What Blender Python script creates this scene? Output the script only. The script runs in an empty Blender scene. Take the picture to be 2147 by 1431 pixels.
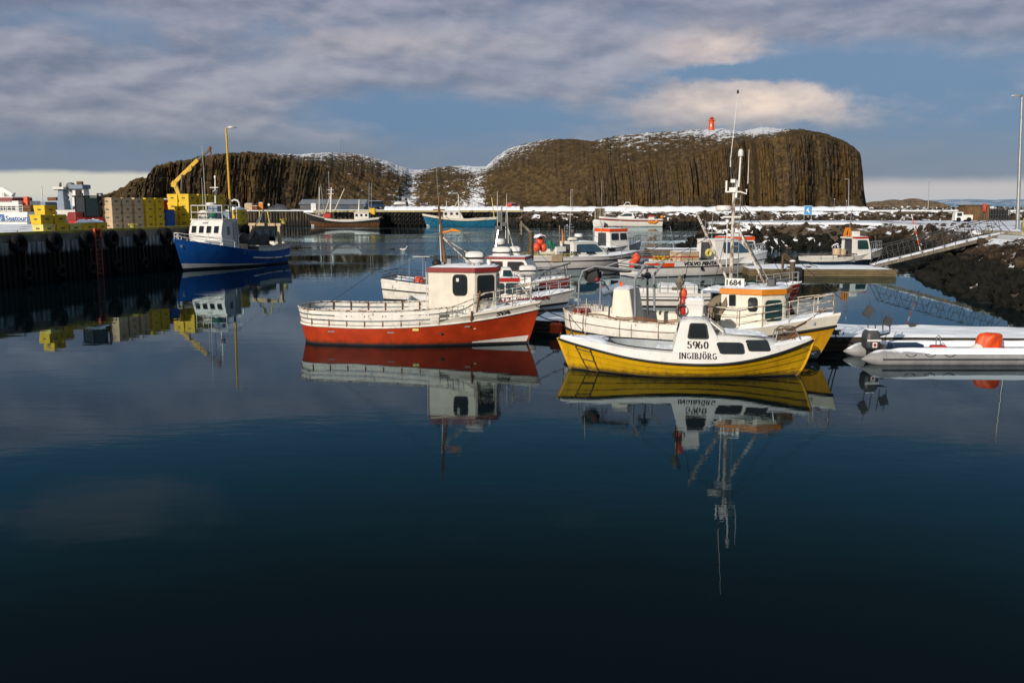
import bpy, math, random
import numpy as np
from mathutils import Vector, Matrix
R = math.radians
random.seed(7); rng = np.random.default_rng(7)
scene = bpy.context.scene
COL = scene.collection

# ---------------------------------------------------------------- camera
F, CX, CY, HZ, CH = 1950.0, 1073.5, 715.5, 428.0, 4.5      # focal length in photo pixels, centre, horizon row, eye height
PITCH = math.atan((CY - HZ) / F)
cam = bpy.data.cameras.new('camera'); cam_o = bpy.data.objects.new('camera', cam); COL.objects.link(cam_o)
cam.sensor_width = 36; cam.lens = F / 2147 * 36; cam.clip_start = 0.1; cam.clip_end = 60000
cam_o.location = (0, 0, CH); cam_o.rotation_euler = (math.pi / 2 - PITCH, 0, 0)
scene.camera = cam_o
_c, _s = math.cos(PITCH), math.sin(PITCH)
def ray(px, py):
    u, v = (px - CX) / F, (py - CY) / F
    return Vector((u, _c - v * _s, -_s - v * _c))
def P(px, py, z=0.0):            # point of the level z seen at a photo pixel
    d = ray(px, py); k = (z - CH) / d.z
    return Vector((d.x * k, d.y * k, z))
def D(px, py, Y):                # point at the distance Y seen at a photo pixel
    d = ray(px, py); k = Y / d.y
    return Vector((d.x * k, Y, CH + d.z * k))

# ---------------------------------------------------------------- sun, sky, exposure
SUN_EL, SUN_AZ = R(19), R(212)   # azimuth clockwise from +Y: the sun stands low behind the camera, to the left
sun = bpy.data.lights.new('sun', 'SUN'); sun.energy = 3.6; sun.angle = R(0.6); sun.color = (1.0, 0.89, 0.76)
sun_o = bpy.data.objects.new('sun', sun); COL.objects.link(sun_o)
sv = Vector((math.sin(SUN_AZ) * math.cos(SUN_EL), math.cos(SUN_AZ) * math.cos(SUN_EL), math.sin(SUN_EL)))
sun_o.rotation_euler = sv.to_track_quat('Z', 'Y').to_euler()
scene.view_settings.view_transform = 'Standard'; scene.view_settings.look = 'None'
scene.view_settings.exposure = 0.3; scene.view_settings.gamma = 1.0
scene.cycles.use_denoising = True
scene.cycles.max_bounces = 6; scene.cycles.glossy_bounces = 4; scene.cycles.caustics_reflective = False

class NT:                         # small node-tree writer
    def __init__(s, tree): s.t = tree; s.n = tree.nodes; s.l = tree.links
    def new(s, typ, **kw):
        n = s.n.new(typ)
        for k, v in kw.items(): setattr(n, k, v)
        return n
    def link(s, a, b): s.l.new(a, b)
    def put(s, sock, v):
        if isinstance(v, bpy.types.NodeSocket): s.l.new(v, sock)
        elif v is not None: sock.default_value = v
    def math(s, op, a, b=None, c=None, clamp=False):
        n = s.new('ShaderNodeMath', operation=op, use_clamp=clamp)
        for i, v in enumerate((a, b, c)): s.put(n.inputs[i], v)
        return n.outputs[0]
    def mix(s, f, a, b, mode='MIX'):
        n = s.new('ShaderNodeMix', data_type='RGBA', blend_type=mode, clamp_factor=True)
        s.put(n.inputs[0], f)
        for i, v in ((6, a), (7, b)): s.put(n.inputs[i], v if not isinstance(v, tuple) else (*v, 1.0)[:4])
        return n.outputs[2]
    def noise(s, vec, scale, detail=4, rough=0.55, dist=0.0):
        n = s.new('ShaderNodeTexNoise'); s.put(n.inputs['Vector'], vec)
        n.inputs['Scale'].default_value = scale; n.inputs['Detail'].default_value = detail
        n.inputs['Roughness'].default_value = rough; n.inputs['Distortion'].default_value = dist
        return n.outputs['Fac']
    def ramp(s, f, stops, interp='LINEAR'):
        n = s.new('ShaderNodeValToRGB'); s.put(n.inputs[0], f); e = n.color_ramp.elements; n.color_ramp.interpolation = interp
        while len(e) < len(stops): e.new(0.5)
        for x, (p, c) in zip(e, stops):
            x.position = p; x.color = (c, c, c, 1) if not isinstance(c, tuple) else (*c, 1)
        return n.outputs[0]
    def smooth(s, v, a, b):
        n = s.new('ShaderNodeMapRange', interpolation_type='SMOOTHSTEP'); s.put(n.inputs[0], v)
        s.put(n.inputs[1], a); s.put(n.inputs[2], b); n.inputs[3].default_value = 0; n.inputs[4].default_value = 1
        return n.outputs[0]
    def vmap(s, vec, scale=(1, 1, 1), loc=(0, 0, 0), rot=(0, 0, 0)):
        n = s.new('ShaderNodeMapping'); s.put(n.inputs['Vector'], vec)
        n.inputs['Scale'].default_value = scale; n.inputs['Location'].default_value = loc; n.inputs['Rotation'].default_value = rot
        return n.outputs[0]

def make_world():
    w = bpy.data.worlds.new('World'); scene.world = w; w.use_nodes = True
    g = NT(w.node_tree); g.n.clear()
    out = g.new('ShaderNodeOutputWorld'); bg = g.new('ShaderNodeBackground'); bg.inputs[1].default_value = 0.1
    g.link(bg.outputs[0], out.inputs[0])
    sky = g.new('ShaderNodeTexSky', sky_type='NISHITA', sun_disc=False, sun_elevation=SUN_EL, sun_rotation=SUN_AZ, altitude=10)
    co = g.new('ShaderNodeTexCoord').outputs['Generated']
    sp = g.new('ShaderNodeSeparateXYZ'); g.link(co, sp.inputs[0]); x, y, z = sp.outputs
    el = g.math('MULTIPLY', g.math('ARCSINE', z), 180 / math.pi)                 # degrees above the horizon
    az = g.math('MULTIPLY', g.math('ARCTAN2', x, y), 180 / math.pi)              # degrees right of north
    pv = g.new('ShaderNodeCombineXYZ'); k = g.math('ADD', z, 0.10)
    g.link(g.math('DIVIDE', x, k), pv.inputs[0]); g.link(g.math('DIVIDE', y, k), pv.inputs[1])
    av = g.new('ShaderNodeCombineXYZ'); g.link(az, av.inputs[0]); g.link(el, av.inputs[1])
    AV, PV = av.outputs[0], pv.outputs[0]
    n_mid = g.noise(g.vmap(AV, (0.10, 0.30, 1), (9.2, 4.0, 0)), 1.0, 6, 0.55, 0.3)
    n_fine = g.noise(g.vmap(AV, (0.35, 0.9, 1)), 1.0, 6, 0.6, 0.2)
    def blob(caz, cel, raz, rel, amp):                    # soft patch of more (or less) cloud
        a = g.math('DIVIDE', g.math('SUBTRACT', az, caz), raz); b = g.math('DIVIDE', g.math('SUBTRACT', el, cel), rel)
        d = g.math('ADD', g.math('MULTIPLY', a, a), g.math('MULTIPLY', b, b))
        return g.math('MULTIPLY', g.math('POWER', 2.718, g.math('MULTIPLY', d, -1.0)), amp)
    add = lambda *L: L[0] if len(L) == 1 else g.math('ADD', L[0], add(*L[1:]))
    bias = add(blob(-6, 8.6, 15, 1.5, .20), blob(6, 9.0, 4.5, 1.0, .16), blob(-24, 6.0, 9, 2.2, .20), blob(4, 6.6, 6, .7, .08), blob(-10, 11.5, 10, 1.0, .10), blob(14.3, 5.8, 5.4, 1.05, .48), blob(13.5, 7.65, 7, .55, -.24), blob(20.5, 7.0, 3, 1.4, -.2), blob(7.5, 6.6, 3.0, .7, -.16), blob(11.9, 9.0, 2.8, 1.0, .24), blob(9.5, 5.6, 2.0, .6, .15),
               blob(24, 10.6, 12, 2.0, .20), blob(-3, 5.2, 12, 1.2, -.13), blob(23.5, 5.4, 6.5, 1.9, -.13), blob(-21, 9.6, 6, 1.2, -.10), blob(9, 7.4, 6, .7, -.08), blob(-23, 17, 7, 1.8, .36), g.math('MULTIPLY', g.smooth(el, 9.5, 12.0), .12), g.math('MULTIPLY', g.smooth(el, 12.3, 14.0), -.36))
    def dens(dx, dy):
        v = g.vmap(AV, (1, 1, 1), (dx, dy, 0))
        a = g.noise(g.vmap(v, (0.055, 0.20, 1), (3.1, 0.7, 0)), 1.0, 6, 0.52, 0.3); b = g.noise(g.vmap(v, (0.26, 0.62, 1), (1.3, 7.7, 0)), 1.0, 7, 0.53, 0.25)
        return g.math('ADD', g.math('MULTIPLY', a, .70), g.math('MULTIPLY', b, .30))
    d0 = dens(0, 0); d1 = dens(-.45, .55)
    puff = g.math('ADD', blob(14.3, 5.9, 7.5, 2.0, 1.0), blob(11.9, 9.0, 4.0, 1.6, 1.0), clamp=True); rag = g.noise(g.vmap(AV, (.42, .75, 1), (5.5, 2.2, 0)), 1.0, 7, .62, .35)
    dd = g.math('ADD', g.math('ADD', d0, bias), g.math('MULTIPLY', g.math('MULTIPLY', g.math('SUBTRACT', rag, .5), .75), puff)); lit = g.smooth(g.math('SUBTRACT', d0, d1), -.13, .15)      # top edges catch the light, undersides stay dark
    elw = g.math('ADD', el, g.math('MULTIPLY', g.math('SUBTRACT', n_mid, 0.5), 2.2))
    eln = g.math('DIVIDE', elw, 90.0, clamp=True)
    E = lambda e: e / 90.0
    clear = g.ramp(eln, [(0.0, (0.20, 0.27, 0.40)), (E(2.4), (0.125, 0.19, 0.33)), (E(4.5), (0.085, 0.18, 0.35)), (E(8), (0.115, 0.205, 0.365)), (E(11.8), (0.20, 0.28, 0.42)), (E(13.0), (0.070, 0.20, 0.335)), (E(15.5), (0.022, 0.150, 0.265)),
                         (E(18.5), (0.026, 0.110, 0.155)), (E(22), (0.020, 0.048, 0.056)), (E(27), (0.020, 0.034, 0.036)), (E(34), (0.06, 0.075, 0.09)), (E(46), (0.36, 0.42, 0.50)), (1.0, (0.50, 0.56, 0.64))])  # dark band keeps water reflections deep; unseen zenith brightened to soften shadows
    hi = g.smooth(el, 3.0, 5.0)
    shade = g.mix(hi, (0.105, 0.150, 0.255), (0.135, 0.155, 0.245)); bright = g.mix(hi, (0.16, 0.21, 0.32), (0.40, 0.38, 0.45))
    cl = g.mix(lit, shade, bright)
    warm = g.math('ADD', blob(14.3, 5.9, 6.0, 1.2, 1.0), g.math('ADD', blob(11.9, 9.0, 3.2, 1.1, .75), blob(-8, 9.3, 10, .8, .22)), clamp=True)
    cl = g.mix(warm, cl, g.mix(g.math('ADD', g.math('MULTIPLY', lit, .55), g.math('MULTIPLY', g.smooth(rag, .35, .65), .45)), (0.54, 0.44, 0.42), (1.05, 0.80, 0.64)))
    fade = g.math('SUBTRACT', 1.0, g.smooth(el, 12.3, 14.5))
    cl = g.mix(g.math('SUBTRACT', 1.0, fade), cl, (0.30, 0.29, 0.32))
    m = g.math('MULTIPLY', g.smooth(dd, .35, .61), g.math('SUBTRACT', 1.0, g.smooth(el, 19.0, 24.0)))
    m = g.math('MULTIPLY', m, g.math('MULTIPLY_ADD', fade, .42, .55))
    c = g.mix(m, clear, cl)
    # bright clear strip under the cloud base
    edge = g.math('ADD', el, g.math('MULTIPLY', g.math('SUBTRACT', n_fine, 0.5), 0.35))
    lside = g.math('SUBTRACT', 1.0, g.smooth(az, -14.0, 2.0))
    strip_l = g.math('MULTIPLY', g.math('SUBTRACT', 1.0, g.smooth(edge, 1.55, 1.95)), lside)
    strip_r = g.math('MULTIPLY', g.math('SUBTRACT', 1.0, g.smooth(edge, 0.9, 1.7)), g.math('SUBTRACT', 1.0, lside))
    c = g.mix(g.math('MULTIPLY', strip_l, 0.96), c, (0.71, 0.69, 0.61))
    c = g.mix(g.math('MULTIPLY', strip_r, 0.85), c, (0.58, 0.56, 0.58))
    c = g.mix(g.math('MULTIPLY', g.math('SUBTRACT', 1.0, g.smooth(el, 0.1, 0.7)), 0.5), c, (0.50, 0.55, 0.63))
    # the clouds hide most of the clear sky; a little of it shines through
    gain = g.mix(1.0, c, (6.9, 6.9, 6.9), 'MULTIPLY')
    tot = g.mix(1.0, gain, g.mix(1.0, sky.outputs[0], (0.13, 0.13, 0.13), 'MULTIPLY'), 'ADD')
    g.link(tot, bg.inputs[0])
make_world()

# ---------------------------------------------------------------- materials
def principled(name):
    m = bpy.data.materials.new(name); m.use_nodes = True; g = NT(m.node_tree)
    return m, g, g.n['Principled BSDF']
def snow_nodes(g, pos, lo=0.35, hi=0.6, scale=2.0):
    ge = g.new('ShaderNodeNewGeometry'); s = g.new('ShaderNodeSeparateXYZ'); g.link(ge.outputs['Normal'], s.inputs[0])
    n = g.noise(pos, scale, 5, 0.6)
    return g.smooth(g.math('ADD', s.outputs[2], g.math('MULTIPLY', g.math('SUBTRACT', n, 0.5), 0.9)), lo, hi)
SNOWC = (0.80, 0.83, 0.88)
def paint(name, col, rough=0.5, var=0.25, rust=0.0, dirt=0.25, snow=None, scale=1.0, weed=False, metal=0.0, bump=0.15, rustc=(0.17, 0.065, 0.018), streak=True, spec=0.4):
    """weathered painted or plastic surface: mottled colour, dirt runs, rust spots, snow lying on flat tops"""
    m, g, b = principled(name)
    pos = g.new('ShaderNodeTexCoord').outputs['Object']
    n1 = g.noise(pos, 2.2 * scale, 5, 0.6); n2 = g.noise(g.vmap(pos, (7 * scale, 7 * scale, 0.9 * scale)), 1.0, 5, 0.65)
    dark = tuple(c * (1 - var) for c in col); lite = tuple(min(1, c * (1 + var * 0.5)) for c in col)
    c = g.mix(g.smooth(n1, 0.3, 0.7), dark, lite)
    if dirt:
        c = g.mix(g.math('MULTIPLY', g.smooth(n2 if streak else n1, 0.52, 0.78), dirt), c, tuple(0.35 * x + 0.02 for x in col))
    if rust:
        nr = g.noise(g.vmap(pos, (3.1 * scale, 3.1 * scale, 1.6 * scale), (5, 3, 1)), 1.0, 7, 0.72)
        rf = g.math('MULTIPLY', g.smooth(nr, 0.70 - 0.22 * rust, 0.80 - 0.22 * rust), 0.9)
        c = g.mix(rf, c, g.mix(n1, rustc, (0.05, 0.022, 0.012)))
    if weed:                                              # growth and scum at the waterline, runs from scuppers above it
        z = g.new('ShaderNodeSeparateXYZ'); g.link(pos, z.inputs[0]); run = g.noise(g.vmap(pos, (5, 5, .25), (2, 7, 0)), 1.0, 4, .6)
        c = g.mix(g.math('MULTIPLY', g.smooth(run, .56, .72), .45), c, tuple(.45 * x + .012 for x in col))
        c = g.mix(g.math('MULTIPLY', g.smooth(g.math('ADD', z.outputs[2], g.math('MULTIPLY', n2, -.22)), .08, -.06), .75), c, (.03, .032, .018))
    if snow: c = g.mix(snow_nodes(g, pos, *snow), c, SNOWC)
    g.put(b.inputs['Base Color'], c); b.inputs['Roughness'].default_value = rough; b.inputs['Metallic'].default_value = metal
    b.inputs['Specular IOR Level'].default_value = spec
    if bump:
        bp = g.new('ShaderNodeBump'); bp.inputs['Strength'].default_value = bump; bp.inputs['Distance'].default_value = 0.02
        g.put(bp.inputs['Height'], g.noise(pos, 14 * scale, 4, 0.6)); g.link(bp.outputs[0], b.inputs['Normal'])
    return m
def wood(name, c0, c1, rough=0.8, snow=None, axis=0, scale=1.0):
    m, g, b = principled(name); pos = g.new('ShaderNodeTexCoord').outputs['Object']
    s = [9.0, 9.0, 9.0]; s[axis] = 0.6
    n = g.noise(g.vmap(pos, tuple(x * scale for x in s)), 1.0, 6, 0.65); n2 = g.noise(pos, 1.1 * scale, 4)
    c = g.mix(g.smooth(n, 0.3, 0.72), c0, c1); c = g.mix(g.math('MULTIPLY', g.smooth(n2, 0.45, 0.7), 0.5), c, tuple(x * 0.45 for x in c0))
    if snow: c = g.mix(snow_nodes(g, pos, *snow), c, SNOWC)
    g.put(b.inputs['Base Color'], c); b.inputs['Roughness'].default_value = rough
    bp = g.new('ShaderNodeBump'); bp.inputs['Strength'].default_value = 0.4; bp.inputs['Distance'].default_value = 0.02
    g.put(bp.inputs['Height'], n); g.link(bp.outputs[0], b.inputs['Normal'])
    return m
def glass(name, col=(0.012, 0.016, 0.018), rough=0.06):
    m, g, b = principled(name); pos = g.new('ShaderNodeTexCoord').outputs['Object']
    g.put(b.inputs['Base Color'], g.mix(g.noise(pos, 3.0, 3), tuple(c * 0.6 for c in col), tuple(c * 1.5 for c in col)))
    g.put(b.inputs['Roughness'], g.math('MULTIPLY_ADD', g.noise(pos, 6.0, 3), 0.1, rough)); b.inputs['Specular IOR Level'].default_value = 0.5
    return m
def snow_mat(name='snow', patch=None, under=(0.06, 0.05, 0.04)):
    m, g, b = principled(name); pos = g.new('ShaderNodeTexCoord').outputs['Object']
    n = g.noise(pos, 1.3, 6, 0.6); c = g.mix(n, (0.80, 0.84, 0.90), (0.90, 0.92, 0.95))
    if patch: c = g.mix(g.smooth(g.noise(pos, patch[0], 7, 0.68), patch[1], patch[2]), c, under)
    g.put(b.inputs['Base Color'], c); b.inputs['Roughness'].default_value = 0.8; b.inputs['Subsurface Weight'].default_value = 0.0
    bp = g.new('ShaderNodeBump'); bp.inputs['Strength'].default_value = 0.5; bp.inputs['Distance'].default_value = 0.05
    g.put(bp.inputs['Height'], g.noise(pos, 3.5, 6, 0.6)); g.link(bp.outputs[0], b.inputs['Normal'])
    return m
M = {
    'white': paint('white_paint', (0.68, 0.66, 0.61), 0.45, 0.10, 0.12, 0.30),
    'worn_white': paint('worn_white_paint', (0.72, 0.70, 0.64), 0.6, 0.14, 0.5, 0.55, scale=1.6),
    'cream': paint('cream_paint', (0.72, 0.68, 0.58), 0.5, 0.10, 0.25, 0.35),
    'clean_white': paint('clean_white_gelcoat', (0.70, 0.69, 0.66), 0.32, 0.08, 0.10, 0.30),
    'red_hull': paint('red_hull_paint', (0.42, 0.042, 0.010), 0.42, 0.22, 0.16, 0.45, weed=True, rustc=(0.10, 0.03, 0.015)),
    'yellow_hull': paint('yellow_hull_paint', (0.60, 0.35, 0.008), 0.35, 0.14, 0.0, 0.35, weed=True),
    'gold_hull': paint('old_yellow_hull_paint', (0.50, 0.25, 0.010), 0.42, 0.22, 0.2, 0.5, weed=True),
    'blue_hull': paint('blue_hull_paint', (0.008, 0.095, 0.38), 0.42, 0.2, 0.12, 0.35, weed=True),
    'teal_hull': paint('teal_hull_paint', (0.008, 0.12, 0.22), 0.5, 0.25, 0.2, 0.4),
    'brown_hull': paint('brown_hull_wood', (0.10, 0.042, 0.014), 0.6, 0.4, 0.2, 0.5),
    'navy': paint('navy_paint', (0.012, 0.03, 0.075), 0.45, 0.2, 0.0, 0.3),
    'dark_red': paint('dark_red_paint', (0.17, 0.012, 0.012), 0.45, 0.15, 0.1, 0.3),
    'red': paint('red_paint', (0.42, 0.02, 0.014), 0.42, 0.12, 0.05, 0.2),
    'maroon': paint('maroon_trim_paint', (0.22, 0.025, 0.022), 0.5, 0.2, 0.2, 0.3),
    'orange': paint('orange_paint', (0.66, 0.22, 0.012), 0.45, 0.12, 0.1, 0.25),
    'hi_orange': paint('signal_orange_plastic', (0.70, 0.075, 0.008), 0.5, 0.12, 0.0, 0.15),
    'coral': paint('coral_buoy_plastic', (0.70, 0.09, 0.035), 0.45, 0.1, 0.0, 0.15),
    'black': paint('black_rubber', (0.012, 0.012, 0.013), 0.65, 0.3, 0.0, 0.2),
    'tyre': paint('old_tyre_rubber', (0.010, 0.010, 0.011), 0.85, 0.4, 0.0, 0.3, spec=0.2),
    'antifoul': paint('dark_bottom_paint', (0.018, 0.020, 0.030), 0.6, 0.3, 0.1, 0.3),
    'grey': paint('grey_paint', (0.22, 0.24, 0.27), 0.5, 0.2, 0.15, 0.3),
    'blue_grey': paint('blue_grey_paint', (0.17, 0.23, 0.31), 0.5, 0.15, 0.05, 0.25),
    'dark_grey': paint('dark_grey_metal', (0.055, 0.058, 0.062), 0.5, 0.3, 0.2, 0.3),
    'steel': paint('galvanised_steel', (0.36, 0.37, 0.38), 0.4, 0.2, 0.1, 0.3, metal=0.6),
    'stainless': paint('stainless_rail', (0.62, 0.62, 0.62), 0.25, 0.1, 0.0, 0.1, metal=0.85, bump=0),
    'rusty': paint('rusty_steel', (0.20, 0.085, 0.03), 0.8, 0.5, 0.9, 0.4),
    'rust_white': paint('rust_flecked_white_rail', (0.58, 0.54, 0.46), 0.6, 0.2, 1.0, 0.3, scale=2.5),
    'deck': paint('grey_deck_paint', (0.17, 0.20, 0.22), 0.7, 0.2, 0.1, 0.3),
    'inside': paint('pale_blue_grey_inside', (0.38, 0.43, 0.46), 0.5, 0.15, 0.0, 0.25),
    'rope': paint('weathered_rope', (0.13, 0.085, 0.05), 0.9, 0.4, 0.0, 0.3),
    'dark_rope': paint('dark_rope', (0.02, 0.022, 0.028), 0.9, 0.4, 0.0, 0.3),
    'green_net': paint('green_net', (0.02, 0.15, 0.10), 0.9, 0.5, 0.0, 0.5, scale=4, bump=1.0),
    'brown_net': paint('brown_net', (0.15, 0.10, 0.035), 0.9, 0.5, 0.0, 0.6, scale=4, bump=1.0),
    'tarp': paint('brown_tarpaulin', (0.20, 0.155, 0.10), 0.75, 0.25, 0.0, 0.4),
    'blue_plastic': paint('blue_plastic', (0.015, 0.09, 0.36), 0.45, 0.1, 0.0, 0.2),
    'tub_yellow': paint('yellow_tub_plastic', (0.68, 0.45, 0.008), 0.5, 0.16, 0.0, 0.35),
    'tub_pale': paint('pale_yellow_tub_plastic', (0.62, 0.54, 0.15), 0.5, 0.16, 0.0, 0.35),
    'tub_peach': paint('peach_tub_plastic', (0.50, 0.37, 0.23), 0.55, 0.16, 0.0, 0.35),
    'crane_yellow': paint('crane_yellow', (0.55, 0.33, 0.008), 0.45, 0.15, 0.15, 0.3),
    'kerb_yellow': paint('worn_yellow_kerb', (0.36, 0.31, 0.05), 0.7, 0.35, 0.2, 0.5, scale=0.8),
    'concrete': paint('stained_concrete', (0.19, 0.175, 0.145), 0.85, 0.35, 0.1, 0.6, scale=0.6),
    'pale_concrete': paint('pale_concrete', (0.34, 0.30, 0.22), 0.85, 0.3, 0.1, 0.5, scale=0.6),
    'steel_pile': paint('sheet_pile_steel', (0.075, 0.085, 0.085), 0.75, 0.4, 0.25, 0.6),
    'glass': glass('dark_window_glass'), 'blue_glass': glass('blue_window_glass', (0.03, 0.07, 0.105)), 'teal_glass': glass('teal_window_glass', (0.014, 0.042, 0.042)),
    'pale_edge': paint('faded_yellow_edge', (0.42, 0.36, 0.16), 0.7, 0.3, 0.2, 0.5),
    'snow': snow_mat(), 'patchy_snow': snow_mat('patchy_snow', (0.35, 0.56, 0.62)), 'deck_snow': snow_mat('thin_deck_snow', (2.2, 0.60, 0.68), (0.20, 0.22, 0.24)),
    'ink': paint('black_lettering', (0.010, 0.010, 0.012), 0.5, 0.2, 0.0, 0.0, bump=0), 'red_ink': paint('red_lettering', (0.35, 0.02, 0.02), 0.5, 0.2, 0, 0, bump=0),
    'blue_ink': paint('blue_lettering', (0.012, 0.10, 0.30), 0.5, 0.2, 0, 0, bump=0), 'pale_ink': paint('pale_blue_lettering', (0.10, 0.22, 0.50), 0.5, 0.3, 0, 0.6, bump=0),
    'dock_wood': wood('dock_timber', (0.10, 0.072, 0.036), (0.20, 0.150, 0.072)),
    'shaded_wet_wood': wood('shaded_wet_timber', (0.018, 0.013, 0.009), (0.055, 0.038, 0.022)),  # nearest dock's timber: wetness and the boats' shade both in its colour
    'old_wood': wood('old_brown_timber', (0.05, 0.034, 0.020), (0.15, 0.10, 0.055), axis=2),
    'grey_wood': wood('grey_weathered_timber', (0.10, 0.085, 0.065), (0.24, 0.20, 0.15), axis=2),
    'sign_blue': paint('blue_sign_face', (0.07, 0.27, 0.55), 0.4, 0.1, 0, 0.1), 'tubes': paint('grey_inflatable_fabric', (0.27, 0.27, 0.275), 0.6, 0.2, 0.0, 0.6, snow=(0.72, 0.98)),
    'hut_brown': wood('brown_hut_boards', (0.10, 0.055, 0.022), (0.19, 0.105, 0.04), axis=2),
}

# ---------------------------------------------------------------- mesh helpers
class MB:
    def __init__(s): s.v = []; s.f = []
    def add(s, vs, fs):
        o = len(s.v); s.v += [tuple(v) for v in vs]; s.f += [tuple(i + o for i in f) for f in fs]; return s
    def box(s, c, d, rz=0.0, taper=1.0, rx=0.0, ry=0.0):
        Mx = Matrix.Rotation(rz, 3, 'Z') @ Matrix.Rotation(ry, 3, 'Y') @ Matrix.Rotation(rx, 3, 'X'); c = Vector(c); vs = []
        for sz in (-1, 1):
            k = taper if sz > 0 else 1.0
            for sx, sy in ((-1, -1), (1, -1), (1, 1), (-1, 1)):
                vs.append(c + Mx @ Vector((sx * d[0] / 2 * k, sy * d[1] / 2 * k, sz * d[2] / 2)))
        return s.add(vs, [(3, 2, 1, 0), (4, 5, 6, 7), (0, 1, 5, 4), (1, 2, 6, 5), (2, 3, 7, 6), (3, 0, 4, 7)])
    def extr(s, pts, vec):        # flat polygon pushed along a vector
        n = len(pts); vec = Vector(vec); a = [Vector(p) for p in pts]; b = [p + vec for p in a]
        nrm = Vector((0, 0, 0))
        for i in range(n): nrm += a[i].cross(a[(i + 1) % n])
        lo, hi = tuple(range(n)), tuple(range(n, 2 * n))
        fs = [(i, (i + 1) % n, (i + 1) % n + n, i + n) for i in range(n)]
        if nrm.dot(vec) < 0: fs = [f[::-1] for f in fs]; return s.add(a + b, [lo, hi[::-1]] + fs)
        return s.add(a + b, [lo[::-1], hi] + fs)
    def loft(s, rings, close=True, cap=True):
        n = len(rings[0]); vs = [p for r in rings for p in r]; fs = []
        for i in range(len(rings) - 1):
            for j in range(n if close else n - 1):
                k = (j + 1) % n; fs.append((i * n + j, i * n + k, (i + 1) * n + k, (i + 1) * n + j))
        if cap: fs.append(tuple(range(n))[::-1]); fs.append(tuple(range((len(rings) - 1) * n, len(rings) * n)))
        return s.add(vs, fs)
    def tube(s, pts, r, n=6, r1=None):
        pts = [Vector(p) for p in pts]; rings = []; up = None; N = len(pts)
        for i, p in enumerate(pts):
            t = (pts[min(i + 1, N - 1)] - pts[max(i - 1, 0)])
            t = t.normalized() if t.length > 1e-9 else Vector((0, 0, 1))
            if up is None: up = Vector((0, 0, 1)) if abs(t.z) < 0.9 else Vector((1, 0, 0))
            a = (up - t * up.dot(t)); a = a.normalized() if a.length > 1e-6 else t.orthogonal().normalized(); up = a; b = t.cross(a)
            rr = r if r1 is None else r + (r1 - r) * i / max(1, N - 1)
            rings.append([p + (a * math.cos(2 * math.pi * j / n) + b * math.sin(2 * math.pi * j / n)) * rr for j in range(n)])
        return s.loft(rings)
    def cyl(s, p0, p1, r0, r1=None, n=12): return s.tube([p0, p1], r0, n, r1)
    def lathe(s, prof, c=(0, 0, 0), n=16, axis='Z'):
        c = Vector(c); rings = []
        for r, h in prof:
            ring = []
            for j in range(n):
                a = 2 * math.pi * j / n; x, y = r * math.cos(a), r * math.sin(a)
                ring.append(c + (Vector((x, y, h)) if axis == 'Z' else Vector((h, x, y)) if axis == 'X' else Vector((y, h, x))))
            rings.append(ring)
        return s.loft(rings)
    def sph(s, c, r, nu=14, nv=8):
        r = (r, r, r) if not isinstance(r, tuple) else r; c = Vector(c)
        rings = [[c + Vector((r[0] * math.sin(a) * math.cos(2 * math.pi * j / nu), r[1] * math.sin(a) * math.sin(2 * math.pi * j / nu), -r[2] * math.cos(a)))
                  for j in range(nu)] for a in [math.pi * max(0.02, min(0.98, i / nv)) for i in range(nv + 1)]]
        return s.loft(rings)
    def torus(s, c, Rr, r, Mx=None, nu=20, nv=8, sq=1.0):
        c = Vector(c); Mx = Mx or Matrix.Identity(3); vs = []; fs = []
        for i in range(nu):
            a = 2 * math.pi * i / nu
            for j in range(nv):
                b = 2 * math.pi * j / nv
                vs.append(c + Mx @ Vector(((Rr + r * math.cos(b)) * math.cos(a), (Rr + r * math.cos(b)) * math.sin(a), r * sq * math.sin(b))))
        for i in range(nu):
            for j in range(nv):
                fs.append((i * nv + j, ((i + 1) % nu) * nv + j, ((i + 1) % nu) * nv + (j + 1) % nv, i * nv + (j + 1) % nv))
        return s.add(vs, fs)
    def grid(s, fn, nu, nv):
        vs = [fn(i / nu, j / nv) for i in range(nu + 1) for j in range(nv + 1)]; w = nv + 1
        return s.add(vs, [(i * w + j, (i + 1) * w + j, (i + 1) * w + j + 1, i * w + j + 1) for i in range(nu) for j in range(nv)])
    def build(s, name, mat, parent=None, smooth=None, bevel=0.0):
        me = bpy.data.meshes.new(name); me.from_pydata(s.v, [], s.f); me.materials.append(M[mat] if isinstance(mat, str) else mat); me.validate()
        if smooth is not None:
            me.shade_smooth(); me.set_sharp_from_angle(angle=R(smooth))
        o = bpy.data.objects.new(name, me); COL.objects.link(o)
        if parent is not None: o.parent = parent
        if bevel:
            b = o.modifiers.new('bevel', 'BEVEL'); b.width = bevel; b.segments = 2; b.limit_method = 'ANGLE'
        return o
def tag(o, label=None, cat=None, group=None, kind=None):
    for k, v in (('label', label), ('category', cat), ('group', group), ('kind', kind)):
        if v: o[k] = v
    return o
def thing(name, label, cat, loc=(0, 0, 0), rz=0.0, group=None):
    o = bpy.data.objects.new(name, None); COL.objects.link(o); o.location = loc; o.rotation_euler = (0, 0, rz); o.empty_display_size = 0.1
    return tag(o, label, cat, group)
KIDS = {}
def copy_thing(root, loc, rz, label):
    def cp(o, par):
        c = o.copy(); COL.objects.link(c); c.parent = par
        for ch in [x for x in KIDS.get(o.name, [])]: cp(ch, c)
        return c
    def collect(o):
        KIDS[o.name] = list(o.children)
        for ch in o.children: collect(ch)
    if root.name not in KIDS: collect(root)
    r = cp(root, None); r.location = loc; r.rotation_euler = (0, 0, rz); r['label'] = label
    return r
_rr = [(-0.5 + 0.5, 0)]
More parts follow.
